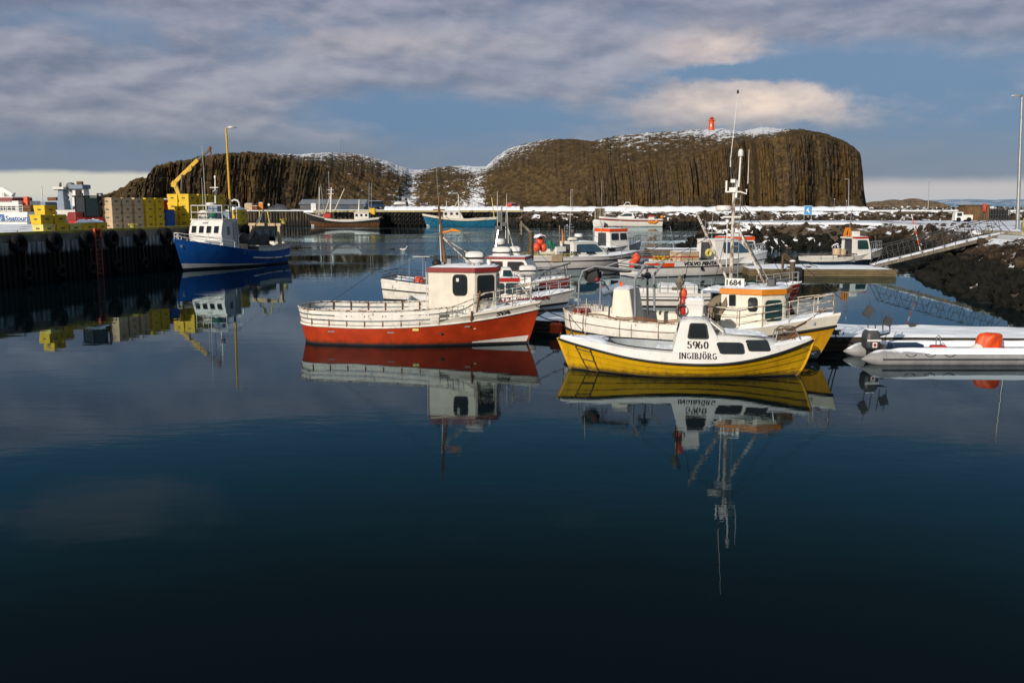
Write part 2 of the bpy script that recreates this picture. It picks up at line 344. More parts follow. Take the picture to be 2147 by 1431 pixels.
def rounded(m, r, k=4):           # unit square (grown by m) with round corners, counter-clockwise
    pts = []
    for cx, cy, a0 in ((1 + m - r, 0 - m + r, -90), (1 + m - r, 1 + m - r, 0), (-m + r, 1 + m - r, 90), (-m + r, -m + r, 180)):
        for i in range(k + 1):
            a = R(a0 + 90 * i / k); pts.append((cx + r * math.cos(a), cy + r * math.sin(a)))
    return pts
def quadmap(q, u, v):
    a, b, c, d = q; return (a * (1 - u) + b * u) * (1 - v) + (d * (1 - u) + c * u) * v
def window(parent, q, frame='black', pane='glass', m=0.08, r=0.2, name='window', proud=0.012):
    """q: four corners seen from outside, lower left first, counter-clockwise; frame is the part, pane its sub-part"""
    q = [Vector(p) for p in q]; n = (q[1] - q[0]).cross(q[3] - q[0]).normalized()
    w = (q[1] - q[0]).length; h = (q[3] - q[0]).length; mm = m * min(w, h)
    f = MB(); f.extr([quadmap(q, u, v) - n * 0.004 for u, v in rounded(mm / max(w, h), r)], n * (proud + 0.004))
    fo = f.build(name, frame, parent)
    g = MB(); g.extr([quadmap(q, u, v) + n * (proud - 0.002) for u, v in rounded(-mm / max(w, h) * 0.6, r * 0.9)], n * 0.006)
    g.build('pane', pane, fo); return fo
_tc = {}
def text_mesh(s, size, bold=0.0):
    cu = bpy.data.curves.new('lettering', 'FONT'); cu.body = s; cu.size = size; cu.offset = bold * size; cu.resolution_u = 3
    ob = bpy.data.objects.new('lettering', cu); COL.objects.link(ob)
    dg = bpy.context.evaluated_depsgraph_get(); me = bpy.data.meshes.new_from_object(ob.evaluated_get(dg))
    vs = [tuple(v.co) for v in me.vertices]; fs = [tuple(p.vertices) for p in me.polygons]
    bpy.data.objects.remove(ob); bpy.data.curves.remove(cu); bpy.data.meshes.remove(me)
    return vs, fs
def lettering(parent, s, size, fn, mat='ink', bold=0.0, stretch=1.0, name='lettering'):
    vs, fs = text_mesh(s, size, bold)
    o = MB().add([fn(v[0] * stretch, v[1]) for v in vs], fs).build(name, mat, parent); return o
def plane_fn(o, u, v, off=0.006):
    o, u, v = Vector(o), Vector(u).normalized(), Vector(v).normalized(); n = u.cross(v) * off
    return lambda a, b: o + u * a + v * b + n
def snow_cap(parent, fn, nu, nv, th, name='snow_cover', seed=0):
    """lumpy snow lying on a surface fn(u, v); thins out to nothing at the rim"""
    rs = random.Random(seed); ph = [rs.random() * 6 for _ in range(6)]
    def g(u, v):
        p = Vector(fn(u, v)); e = min(1, 7 * min(u, 1 - u)) * min(1, 7 * min(v, 1 - v))
        h = th * (0.7 + 0.3 * math.sin(9 * u + ph[0]) * math.cos(7 * v + ph[1]) + 0.25 * math.sin(23 * u + ph[2]) * math.sin(19 * v + ph[3]))
        p.z += 0.004 + max(0, h) * e ** 0.5; return p
    return MB().grid(g, nu, nv).build(name, 'snow', parent, 60)
# ---------------------------------------------------------------- water
def make_water():
    m, g, b = principled('harbour_water')
    pos = g.new('ShaderNodeTexCoord').outputs['Object']
    b.inputs['Base Color'].default_value = (0.0022, 0.0055, 0.0075, 1); b.inputs['IOR'].default_value = 1.22
    b.inputs['Roughness'].default_value = 0.0
    calm = g.smooth(g.noise(g.vmap(pos, (0.016, 0.045, 1), (2.3, 0.6, 0)), 1.0, 4, 0.55), 0.46, 0.62)
    far = g.smooth(g.math('ABSOLUTE', g.new('ShaderNodeSeparateXYZ').outputs[1]), 0, 1)
    sp = g.new('ShaderNodeSeparateXYZ'); g.link(pos, sp.inputs[0])
    away = g.smooth(sp.outputs[1], 38, 95)
    swell = g.noise(g.vmap(pos, (0.35, 0.8, 1)), 1.0, 3, 0.5)
    ripple = g.noise(g.vmap(pos, (1.3, 3.4, 1)), 1.0, 4, 0.6)
    h = g.math('MULTIPLY', swell, 0.0038)
    amt = g.math('MULTIPLY_ADD', calm, 0.9, 0.03)
    amt = g.math('MULTIPLY', amt, g.math('MULTIPLY_ADD', away, 1.0, 0.05))
    h = g.math('ADD', h, g.math('MULTIPLY', g.math('MULTIPLY', ripple, amt), 0.034))
    bp = g.new('ShaderNodeBump'); bp.inputs['Strength'].default_value = 1.0; bp.inputs['Distance'].default_value = 1.0
    g.put(bp.inputs['Height'], h); g.link(bp.outputs[0], b.inputs['Normal'])
    mb = MB(); mb.add([(-9000, -60, 0), (9000, -60, 0), (9000, 30000, 0), (-9000, 30000, 0)], [(0, 1, 2, 3)])
    gl = g.new('ShaderNodeBsdfGlossy'); gl.inputs['Color'].default_value = (.66, .82, .89, 1); gl.inputs['Roughness'].default_value = 0; g.link(bp.outputs[0], gl.inputs['Normal'])
    df = g.new('ShaderNodeBsdfDiffuse'); df.inputs['Color'].default_value = (.0022, .0055, .0075, 1); fr = g.new('ShaderNodeFresnel'); fr.inputs['IOR'].default_value = 1.25; g.link(bp.outputs[0], fr.inputs['Normal'])
    mx = g.new('ShaderNodeMixShader'); g.link(fr.outputs[0], mx.inputs[0]); g.link(df.outputs[0], mx.inputs[1]); g.link(gl.outputs[0], mx.inputs[2]); g.link(mx.outputs[0], g.n['Material Output'].inputs['Surface'])
    tag(mb.build('water', m), kind='structure')
make_water()

# ---------------------------------------------------------------- the basalt island
def hill_material():
    m, g, b = principled('basalt_and_grass'); pos = g.new('ShaderNodeTexCoord').outputs['Object']
    ge = g.new('ShaderNodeNewGeometry'); sn = g.new('ShaderNodeSeparateXYZ'); g.link(ge.outputs['Normal'], sn.inputs[0])
    col = g.noise(g.vmap(pos, (1.1, 1.1, 0.07)), 1.0, 7, 0.75); big = g.noise(g.vmap(pos, (0.16, 0.16, 0.045)), 1.0, 5, 0.6)
    cut = g.noise(g.vmap(pos, (0.9, 0.9, 0.5)), 1.0, 6, 0.7)
    rock = g.mix(g.smooth(col, 0.36, 0.64), (0.015, 0.011, 0.007), (0.115, 0.080, 0.046))
    rock = g.mix(g.math('MULTIPLY', g.smooth(big, 0.50, 0.62), 0.75), rock, g.mix(col, (0.05, 0.027, 0.007), (0.21, 0.12, 0.028)))
    rock = g.mix(g.math('MULTIPLY', g.smooth(big, 0.48, 0.34), 0.65), rock, (0.020, 0.015, 0.009))
    rock = g.mix(g.math('MULTIPLY', g.smooth(cut, 0.60, 0.72), 0.6), rock, (0.15, 0.115, 0.07))
    rock = g.mix(g.math('MULTIPLY', g.smooth(cut, 0.44, 0.34), 0.75), rock, (0.010, 0.008, 0.006))
    fl = g.noise(g.vmap(pos, (1.7, 1.7, .45), (4, 2, 1)), 1.0, 6, .75)
    rock = g.mix(g.math('MULTIPLY', g.smooth(fl, .54, .66), .7), rock, (.24, .185, .12)); rock = g.mix(g.math('MULTIPLY', g.smooth(fl, .45, .36), .6), rock, (.012, .009, .007))
    gn = g.noise(g.vmap(pos, (0.5, 0.5, 0.9)), 1.0, 7, 0.7)
    grass = g.mix(g.smooth(gn, 0.32, 0.68), (0.040, 0.027, 0.012), (0.165, 0.108, 0.048)); grass = g.mix(g.math('MULTIPLY', g.smooth(big, 0.5, 0.65), 0.6), grass, (0.046, 0.038, 0.016))
    ag = g.new('ShaderNodeAttribute', attribute_name='grass').outputs['Fac']; asn = g.new('ShaderNodeAttribute', attribute_name='snow').outputs['Fac']
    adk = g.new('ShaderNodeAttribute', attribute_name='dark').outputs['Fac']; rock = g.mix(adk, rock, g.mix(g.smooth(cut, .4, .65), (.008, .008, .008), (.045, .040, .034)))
    rock = g.mix(g.math('MULTIPLY', g.smooth(sn.outputs[2], .30, .62), .75), rock, grass)
    c = g.mix(g.smooth(g.math('ADD', ag, g.math('MULTIPLY', g.math('SUBTRACT', gn, 0.5), 0.9)), 0.3, 0.7), rock, grass)
    s1 = g.noise(g.vmap(pos, (0.22, 0.16, 0.75)), 1.0, 8, 0.72); s2 = g.noise(g.vmap(pos, (0.9, 0.5, 2.4)), 1.0, 5, 0.7)
    sf = g.math('ADD', g.math('ADD', asn, g.math('MULTIPLY', g.math('SUBTRACT', s1, 0.5), 1.5)), g.math('MULTIPLY', g.math('SUBTRACT', s2, 0.5), 1.3))
    sf = g.math('MULTIPLY', g.smooth(sf, 0.46, 0.56), g.smooth(sn.outputs[2], 0.02, 0.25))
    c = g.mix(sf, c, (0.84, 0.87, 0.92))
    g.put(b.inputs['Base Color'], c); b.inputs['Roughness'].default_value = 0.95; b.inputs['Specular IOR Level'].default_value = 0.15
    bp = g.new('ShaderNodeBump'); bp.inputs['Strength'].default_value = 0.9; bp.inputs['Distance'].default_value = 1.2
    g.put(bp.inputs['Height'], g.math('ADD', col, g.math('MULTIPLY', cut, 0.8))); g.link(bp.outputs[0], b.inputs['Normal'])
    return m
def vnoise(x, seed, per=1 << 14):
    """smooth 1-D value noise on an array"""
    r = np.random.default_rng(seed).random(per); i = np.floor(x).astype(int); f = x - i; f = f * f * (3 - 2 * f)
    return r[i % per] * (1 - f) + r[(i + 1) % per] * f
def make_hill():
    # by photo column: skyline row, rim row (top of the rock face), base distance, set-back of the face, cliffiness, snow on top, snow on the face
    T = [(176,423,424,305,6,.8,0,0),(205,416,419,304,6,.8,0,0),(232,405,408,300,7,.9,0,0),(262,393,396,297,7,.9,0,0),(284,376,379,293,6,1,0,0),(300,373,377,291,5,1,.1,0),
         (318,374,378,291,5,1,.1,0),(326,353,357,288,5,1,0,0),(345,345,348,287,5,1,.25,0),(385,338,342,286,5,1,.1,0),(430,328,332,286,6,1,0,0),
         (480,321,325,287,6,1,0,0),(535,320,325,289,6,1,.1,0),(575,322,331,291,9,1,.55,0),(620,324,340,293,12,.75,.75,.02),(680,320,352,296,18,.5,.6,.12),
         (720,320,360,298,24,.35,.45,.2),(760,326,366,300,28,.25,.5,.2),(800,337,374,303,30,.2,.65,.22),(835,350,382,306,34,.2,.9,.36),(860,356,385,310,42,0,.9,.62),
         (885,356,384,312,44,0,.5,.34),(905,351,380,312,44,0,.4,.25),(935,348,378,313,44,0,.4,.25),(965,347,378,315,44,0,.7,.34),(1000,350,378,316,40,.0,.8,.60),
         (1018,348,372,316,40,.0,.75,.38),(1040,328,366,314,40,.05,.6,.10),(1065,312,358,313,38,.10,.55,.03),(1100,302,352,312,34,.2,.5,0),(1145,292,348,311,28,.35,.4,0),
         (1200,291,345,308,20,.6,.08,0),(1240,296,344,306,13,.95,.25,0),(1290,286,341,305,13,1,.5,0),(1350,279,338,304,12,1,.5,0),(1420,275,333,302,11,1,.5,0),
         (1470,271,322,300,10,1,.62,0),(1510,270,308,299,9,1,.8,0),(1545,274,297,299,9,1,.75,0),(1556,276,299,304,8,1,.7,0),(1568,273,300,304,8,1,.7,0),(1578,270,296,294,8,1,.9,0),
         (1605,267,290,292,9,1,1,0),(1640,269,283,292,8,1,.6,0),(1680,272,281,297,7,1,.12,0),(1715,278,286,303,6,1,0,0),(1745,288,295,309,5,1,0,0),
         (1768,298,304,314,5,1,0,0),(1783,310,315,318,4,1,0,0),(1791,320,324,322,4,1,0,0),(1795,352,356,325,4,1,0,0),(1799,395,398,328,4,1,0,0),(1802,424,425,331,4,1,0,0)]
    T = np.array(T, float); u = np.arange(176, 1802.5, 1.15); C = [np.interp(u, T[:, 0], T[:, i]) for i in range(1, 8)]
    sky, rim, db, sb, cl, snt, snf = C
    jag = (vnoise(u / 7.0, 1) - .5) * 3.2 + (vnoise(u / 2.6, 2) - .5) * 1.8
    cl = cl * np.clip(.35 + 1.3 * vnoise(u / 37.0, 77), .35, 1.0); sky = sky + jag * (.35 + .5 * cl); rim = np.maximum(rim + jag * 1.2, sky + 1)
    X = lambda px, Y: (px - CX) / F * Y * 1.004
    # depth relief of the basalt columns and of the larger buttresses
    butt = (vnoise(u / 46.0, 3) - .5) * 9 + (vnoise(u / 19.0, 4) - .5) * 4.0
    ccell = np.floor(u / 4.6 + 1.3 * vnoise(u / 9.0, 12)).astype(int); colr = np.random.default_rng(5).random(4000)[ccell % 4000]
    ccell2 = np.floor(u / 2.3).astype(int); colr2 = np.random.default_rng(6).random(4000)[ccell2 % 4000]
    kb = np.interp(u, [176, 640, 1000, 1560, 1640, 1800], [1, .9, .42, .42, .55, .6])
    NF, NT_, NB = 52, 30, 10; n = len(u); V_ = []; GR = []; SN = []
    def zof(py, Y, px): d = (CY - py) / F; return CH + Y * (_c * d - _s) / (_c + d * _s)
    Dr = db + sb; zr = np.array([zof(a, b, 0) for a, b in zip(rim, Dr)]); Dsk = Dr + 12 + (1 - cl) * 30 + np.interp(u, [176, 560, 1100, 1500, 1640, 1800], [4, 16, 26, 30, 16, 4])
    zs = np.array([zof(a, b, 0) for a, b in zip(sky, Dsk)])
    for j in range(NF + 1):
        t = j / NF; scr = .06 + .30 * vnoise(u / 33., 9) ** 2; foot = np.clip((scr - t) / scr, 0, 1) ** .8 * scr * (16 + 22 * vnoise(u / 21., 8))
        brk = np.random.default_rng(40 + j // 5).random(4000)[ccell % 4000]
        top = np.clip((t - 0.8) / 0.2, 0, 1)
        disp = (butt * kb * cl + (colr - .5) * 1.9 * kb * cl + (colr2 - .5) * 1.1 * cl + (brk - .5) * 1.7 * kb * cl) * (1 - .5 * top ** 2)
        slope_r = (1 - cl) * ((vnoise(u / 9. + j * .37, 21) - .5) * 1.6 + (vnoise(u / 25. + j * .21, 22) - .5) * 2.2)
        Y = db + sb * (t ** (1 + 1.0 * cl)) - foot + disp * np.minimum(1, t * 6 + .2); z = 1.2 + (zr - 1.2) * t + slope_r * (t > 0) * (t < 1)
        V_.append(np.stack([X(u, np.full(n, 1.0)) * (db + sb * .5), Y, z], 1))
        GR.append(np.clip((1 - cl) * 1.3 + np.clip((t - .86) * 3.5, 0, .8) * (vnoise(u / 14., 31) * 1.0 + .2), 0, 1)); SN.append(snf * (1.05 - .5 * abs(t - .35)) + snt * .35 * np.clip((t - .9) * 10, 0, 1) * (1 - cl * .6))
    for j in range(1, NT_ + 1):
        t = j / NT_; Y = Dr + (Dsk - Dr) * t
        z = zr + (zs - zr) * (t ** 0.85) + ((vnoise(u / 6. + j * .9, 50 + j) - .5) * .5 + (vnoise(u / 20. + j * .3, 91) - .5) * .9) * math.sin(math.pi * min(1, t)) * 1.0
        V_.append(np.stack([X(u, 1.0) * (db + sb * .5 + (Y - Dr) * .9), Y, z], 1)); GR.append(np.ones(n) * .95); SN.append(snt * (0.30 + .75 * t))
    for j in range(1, NB + 1):
        t = j / NB; Y = Dsk + 70 * t; z = zs * (1 - t ** 2.2) - 0.06 * 70 * t * (zs > 6) * (1 - t) - 1.5 * t
        V_.append(np.stack([X(u, 1.0) * (db + sb * .5 + (Dsk - Dr) * .9) * (1 - .04 * t), Y, z], 1)); GR.append(np.ones(n)); SN.append(np.ones(n) * .6)
    rows = len(V_); v = np.concatenate(V_); idx = np.arange(rows * n).reshape(rows, n)
    f = np.stack([idx[:-1, :-1], idx[:-1, 1:], idx[1:, 1:], idx[1:, :-1]], -1).reshape(-1, 4)
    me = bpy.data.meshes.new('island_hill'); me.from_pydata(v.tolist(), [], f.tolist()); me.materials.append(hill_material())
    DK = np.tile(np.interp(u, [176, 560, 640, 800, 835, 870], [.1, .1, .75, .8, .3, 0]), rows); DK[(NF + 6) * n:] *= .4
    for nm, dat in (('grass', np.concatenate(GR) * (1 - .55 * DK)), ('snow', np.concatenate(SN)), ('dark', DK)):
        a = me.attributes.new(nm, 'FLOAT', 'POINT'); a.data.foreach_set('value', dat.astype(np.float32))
    me.shade_smooth(); me.set_sharp_from_angle(angle=R(38))
    o = bpy.data.objects.new('island_hill', me); COL.objects.link(o); tag(o, kind='structure')
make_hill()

def dome_hill(name, px0, px1, pytop, Y, mat, wob, depth, base=0.0):
    mb = MB(); x0, x1 = (px0 - CX) / F * Y, (px1 - CX) / F * Y; zt = D(0, pytop, Y).z
    def fn(a, b):
        s = max(0, math.sin(math.pi * a)) ** wob * math.sin(math.pi * min(.999, b * .9 + .0)) ** .6
        z = base + (zt - base) * s * (0.86 + .14 * math.sin(a * 17) * math.sin(a * 7 + 1)); return (x0 + (x1 - x0) * a, Y + depth * (b - .3), z)
    mb.grid(fn, 60, 14); return tag(mb.build(name, mat, None, 60), kind='structure')
def far_mats():
    m, g, b = principled('islet_rock'); pos = g.new('ShaderNodeTexCoord').outputs['Object']; n = g.noise(g.vmap(pos, (.25, .25, .4)), 1.0, 6, .65)
    g.put(b.inputs['Base Color'], g.mix(g.smooth(n, .35, .65), (.035, .022, .012), (.22, .15, .08))); b.inputs['Roughness'].default_value = 1
    m2, g, b = principled('haze_blue_snowy_mountain'); pos = g.new('ShaderNodeTexCoord').outputs['Object']; n = g.noise(g.vmap(pos, (.004, .004, .012)), 1.0, 6, .65)
    g.put(b.inputs['Base Color'], g.mix(g.smooth(n, .4, .62), (.16, .25, .36), (.42, .48, .56))); b.inputs['Roughness'].default_value = 1; b.inputs['Specular IOR Level'].default_value = 0  # blue of the distance haze is put into the snow and rock tones
    return m, m2
_im, _mm = far_mats()
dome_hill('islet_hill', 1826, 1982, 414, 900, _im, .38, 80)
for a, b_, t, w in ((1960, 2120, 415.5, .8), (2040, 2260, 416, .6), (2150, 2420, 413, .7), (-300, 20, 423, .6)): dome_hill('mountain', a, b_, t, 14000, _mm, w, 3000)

# ---------------------------------------------------------------- flat ground behind the far pier, at the foot of the island
def ground_sheet(name, poly, z, mat, kind='structure', th=0.0):
    mb = MB(); pts = [(p[0], p[1], z) for p in poly]
    if th: mb.extr(pts, (0, 0, -th))
    else: mb.add(pts, [tuple(range(len(pts)))])
    return tag(mb.build(name, mat), kind=kind)
FP = 200.0                                             # distance of the far pier's wall
xw = lambda px, Y=FP: (px - CX) / F * Y
gm, g, b = principled('dark_shore_earth'); pos = g.new('ShaderNodeTexCoord').outputs['Object']; n = g.noise(pos, .35, 7, .7)
g.put(b.inputs['Base Color'], g.mix(g.smooth(g.noise(g.vmap(pos, (.25, .08, 1), (3, 3, 0)), 1.0, 6, .65), .50, .56), g.mix(n, (.03, .022, .014), (.12, .085, .05)), SNOWC)); b.inputs['Roughness'].default_value = 1
ground_sheet('shore_ground', [(xw(-700), 226), (xw(1840), 214), (xw(1840), 345), (xw(-700), 330)], 3.0, gm)
ground_sheet('pier_road', [(xw(640), FP + .4), (xw(1095), FP + .4), (xw(1095), FP + 27), (xw(640), FP + 27)], 3.22, 'snow', th=.5)
ground_sheet('snowy_road', [(xw(1095), FP + 3), (xw(1500), FP + 4), (xw(2260), FP + 6), (xw(2260), FP + 30), (xw(1095), FP + 27)], 3.15, 'snow', th=.6)
# ---------------------------------------------------------------- boulders of the embankments
def rock_material(name, crest, dark=0.55):
    m, g, b = principled(name); pos = g.new('ShaderNodeTexCoord').outputs['Object']
    sp = g.new('ShaderNodeSeparateXYZ'); g.link(pos, sp.inputs[0]); z = sp.outputs[2]
    big = g.noise(pos, 0.55, 3, .5); fine = g.noise(pos, 5.0, 6, .7)
    c = g.mix(g.smooth(big, .35, .65), (.014, .010, .007), (.066, .045, .028)); c = g.mix(g.math('MULTIPLY', g.smooth(fine, .5, .7), .6), c, (.10, .075, .05))
    wet = g.math('SUBTRACT', 1.0, g.smooth(g.math('ADD', z, g.math('MULTIPLY', big, .5)), dark, dark + .35))      # tide mark of weed and wet rock
    c = g.mix(g.math('MULTIPLY', wet, .92), c, (.006, .007, .005))
    ge = g.new('ShaderNodeNewGeometry'); sn = g.new('ShaderNodeSeparateXYZ'); g.link(ge.outputs['Normal'], sn.inputs[0])
    s = g.math('ADD', g.math('MULTIPLY', sn.outputs[2], .55), g.math('MULTIPLY', g.math('SUBTRACT', g.noise(pos, .45, 6, .7), .5), 1.5))
    s = g.math('MULTIPLY', g.smooth(s, .40, .52), g.smooth(z, crest - .45, crest + .05)); c = g.mix(s, c, SNOWC)
    g.put(b.inputs['Base Color'], c); b.inputs['Specular IOR Level'].default_value = .15; g.put(b.inputs['Roughness'], g.math('MULTIPLY_ADD', wet, -.2, .95))
    bp = g.new('ShaderNodeBump'); bp.inputs['Strength'].default_value = .7; bp.inputs['Distance'].default_value = .1
    g.put(bp.inputs['Height'], fine); g.link(bp.outputs[0], b.inputs['Normal'])
    return m
import bmesh
def rock_shapes(k=9):
    out = []
    for i in range(k):
        bm = bmesh.new(); bmesh.ops.create_icosphere(bm, subdivisions=2, radius=1.0); rs = random.Random(i)
        ax = [Vector((rs.gauss(0, 1), rs.gauss(0, 1), rs.gauss(0, 1))).normalized() for _ in range(9)]; h = [rs.uniform(.45, .85) for _ in range(9)]
        sc = Vector((rs.uniform(.8, 1.35), rs.uniform(.7, 1.1), rs.uniform(.55, .85)))
        for v in bm.verts:
            for a, d in zip(ax, h):
                e = v.co.dot(a)
                if e > d: v.co -= a * (e - d) * .93
            v.co = Vector((v.co.x * sc.x, v.co.y * sc.y, v.co.z * sc.z)) * (1 + .05 * rs.uniform(-1, 1))
        out.append((np.array([v.co[:] for v in bm.verts]), np.array([[v.index for v in f.verts] for f in bm.faces]))); bm.free()
    return out
ROCKS = rock_shapes()
def boulder_slope(name, mat, spots):
    VS, FS, o = [], [], 0; rs = np.random.default_rng(11)
    for x, y, z, s in spots:
        v, f = ROCKS[rs.integers(len(ROCKS))]; q = rs.normal(size=4); q /= np.linalg.norm(q); w, a, b_, c = q
        Rm = np.array([[1-2*(b_*b_+c*c), 2*(a*b_-c*w), 2*(a*c+b_*w)], [2*(a*b_+c*w), 1-2*(a*a+c*c), 2*(b_*c-a*w)], [2*(a*c-b_*w), 2*(b_*c+a*w), 1-2*(a*a+b_*b_)]])
        VS.append(v @ Rm.T * s + np.array([x, y, z])); FS.append(f + o); o += len(v)
    me = bpy.data.meshes.new(name); me.from_pydata(np.concatenate(VS).tolist(), [], np.concatenate(FS).tolist()); me.materials.append(mat)
    ob = bpy.data.objects.new(name, me); COL.objects.link(ob); return tag(ob, kind='stuff')
def polyline(pts, t):
    pts = [Vector(p) for p in pts]; L = [0]
    for a, b_ in zip(pts, pts[1:]): L.append(L[-1] + (b_ - a).length)
    d = t * L[-1]
    for i in range(len(pts) - 1):
        if d <= L[i + 1] or i == len(pts) - 2: return pts[i].lerp(pts[i + 1], (d - L[i]) / (L[i + 1] - L[i]))
def slope_spots(shore, crest, ztop, n, smin, smax, seed, bias=1.0, z0=-.3):
    rs = random.Random(seed); sp = []
    for i in range(n):
        t = rs.random() ** bias; k = rs.random() ** .9; a, b_ = polyline(shore, t), polyline(crest, t); p = a.lerp(b_, k * 1.04)
        sp.append((p.x + rs.gauss(0, .15), p.y + rs.gauss(0, .3), z0 + (ztop - z0) * k - .1 + rs.uniform(-.12, .12), rs.uniform(smin, smax)))
    return sp
MOLE_S = [(20.0, 30), (20.8, 37.8), (23, 51), (25.5, 60), (28.5, 66), (32, 76), (33.6, 86), (32, 93), (29, 95.2), (24, 96), (20, 97.5), (18, 102)]
MOLE_C = [(25.0, 28), (26.0, 38), (29.2, 52), (30.8, 60), (33.0, 67), (36.2, 77), (38.5, 88), (38, 97), (35, 99.8), (28, 100.5), (23, 101.2), (21.5, 103)]
rm1 = rock_material('mole_boulders', 2.5, 1.5); rm2 = rock_material('riprap_boulders', 3.0, 1.0)
def under(name, shore, crest, ztop, mat):
    mb = MB(); mb.grid(lambda u, v: (lambda a, b_: (a.x + (b_.x - a.x) * v, a.y + (b_.y - a.y) * v, -.9 + (ztop - .15 + .9) * v))(polyline(shore, u), polyline(crest, u)), 60, 4)
    return tag(mb.build(name, mat), kind='structure')
under('embankment_ground', MOLE_S, MOLE_C, 2.5, gm); boulder_slope('embankment_rocks', rm1, slope_spots(MOLE_S, MOLE_C, 2.25, 2400, .22, .46, 3, 1.0))
RS_ = [(xw(1088), FP - 5), (xw(1500), FP - 5), (xw(2260), FP - 3)]; RC_ = [(xw(1088), FP + 1.2), (xw(1500), FP + 1.6), (xw(2260), FP + 3)]
under('riprap_ground', RS_, RC_, 3.1, gm); boulder_slope('riprap_rocks', rm2, slope_spots(RS_, RC_, 2.55, 2100, .40, .80, 4))
# outer breakwater rocks beyond the road on the right
boulder_slope('breakwater_rocks', rm2, slope_spots([(xw(1640), 226), (xw(2400), 224)], [(xw(1640), 230), (xw(2400), 228)], 3.5, 480, .4, .8, 5, z0=3.0))
land = [(25.2, 27), (26.2, 38), (29.5, 52), (31.1, 60), (33.3, 67), (36.5, 77), (38.8, 88), (38.4, 97.5), (35.5, 100.2), (28, 100.9), (22.5, 101.8), (22, 105), (27, 112), (60, 114.5), (90, 114.5), (90, 27)]
pm, g, b = principled('trodden_snow_ground'); pos = g.new('ShaderNodeTexCoord').outputs['Object']
g.put(b.inputs['Base Color'], g.mix(g.smooth(g.noise(g.vmap(pos, (.45, .2, 1)), 1.0, 7, .7), .56, .62), g.mix(g.noise(pos, 2., 5), (.66, .70, .78), (.84, .86, .90)), (.06, .045, .03))); b.inputs['Roughness'].default_value = .9
ground_sheet('snowy_ground', land, 2.55, pm, th=1.5)
boulder_slope('crest_rocks', rm1, [(lambda k: (31 + 8 * k + random.uniform(0, 5), 60 + 32 * k, 2.45, random.uniform(.12, .34)))(random.random()) for _ in range(90)] + [(random.uniform(24, 55), random.uniform(111, 114), 2.5, random.uniform(.15, .4)) for _ in range(80)])

# ---------------------------------------------------------------- left quay
QZ = 2.75; QO = Vector((-28.5, 51.7, 0)); QD = Vector((.25, .968, 0)).normalized(); QN = Vector((QD.y, -QD.x, 0))     # along the edge, out over the water
def Qp(u, v, z=QZ): p = QO + QD * u - QN * v; return Vector((p.x, p.y, z))
QROT = math.atan2(QD.y, QD.x)
def q_of(px, py, z=QZ): p = P(px, py, z) - QO; p.z = 0; return p.dot(QD), -p.dot(QN)
def quay():
    wm, g, b = principled('quay_face_steel'); pos = g.new('ShaderNodeTexCoord').outputs['Object']; sp = g.new('ShaderNodeSeparateXYZ'); g.link(pos, sp.inputs[0])
    n = g.noise(g.vmap(pos, (2, 2, .5)), 1.0, 6, .65)
    c = g.mix(g.smooth(n, .35, .65), (.11, .13, .14), (.38, .42, .44))
    tide = g.math('SUBTRACT', 1., g.smooth(g.math('ADD', sp.outputs[2], g.math('MULTIPLY', n, .35)), 1.75, 2.05)); c = g.mix(g.math('MULTIPLY', tide, .97), c, (.006, .006, .006))
    g.put(b.inputs['Base Color'], c); b.inputs['Roughness'].default_value = .9; b.inputs['Specular IOR Level'].default_value = .15
    q = thing('quay', 'concrete quay with yellow kerb and dark steel pile face, stacked with fish tubs', 'quay')
    mb = MB(); A, B_ = Qp(-40, 0), Qp(31, 0); C_, D_ = Qp(31, 30), Qp(-40, 60)
    mb.extr([A, B_, C_, D_], (0, 0, -.42)); mb.build('deck_slab', 'concrete', q)
    sb = MB(); sb.add([Qp(-39, .35, QZ + .004), Qp(30.8, .35, QZ + .004), Qp(30.8, 29.5, QZ + .004), Qp(-39, 55, QZ + .004)], [(0, 1, 2, 3)]); sb.build('deck_snow', 'patchy_snow', q)
    mb = MB(); mb.extr([Qp(-39.9, .02, QZ - .42), Qp(30.95, .02, QZ - .42), Qp(30.95, .35, QZ - .42), Qp(-39.9, .35, QZ - .42)], (0, 0, -4))
    u = -39.8
    while u < 30.8:
        a = MB(); mb.box(Qp(u, -.07, QZ - .42 - 1.9), (.20, .16, 3.8), QROT); u += .40
    mb.build('pile_face', wm, q)
    mb = MB(); mb.box(Qp(-4.5, .14, QZ + .09), (71, .26, .18), QROT); mb.build('kerb', 'kerb_yellow', q, bevel=.02)
    mb = MB(); mb.box(Qp(31.02, 12, QZ - 2), (.2, 24, 3.2), QROT); mb.build('end_wall', wm, q)
    return q
quay()
TYRE_MAT = Matrix.Rotation(math.atan2(QN.y, QN.x), 3, 'Z') @ Matrix.Rotation(R(90), 3, 'Y')
def ordinal(i): return ('first second third fourth fifth sixth seventh eighth ninth tenth eleventh twelfth'.split() + ['next'] * 99)[i]
def tyre(u, z, Rr, r, label, group):
    t = thing('tyre_fender', label, 'tyre', Qp(u, -.15 - r, z), 0, group)
    mb = MB(); mb.torus((0, 0, 0), Rr - r, r, TYRE_MAT, 52, 10, 1.15)
    mb.v = [v if ((i // 10) % 2 or i % 10 not in (0, 1, 9)) else tuple(Vector(v) * 1.05) for i, v in enumerate(mb.v)]; mb.build('tyre', 'tyre', t)
    ch = MB(); ch.tube([(0, 0, Rr - 2 * r + .02), (-.02, 0, Rr + .15), (-QN.x * .1, -QN.y * .1, QZ - z - .05)], .022, 5); ch.build('chain', 'rusty', t)
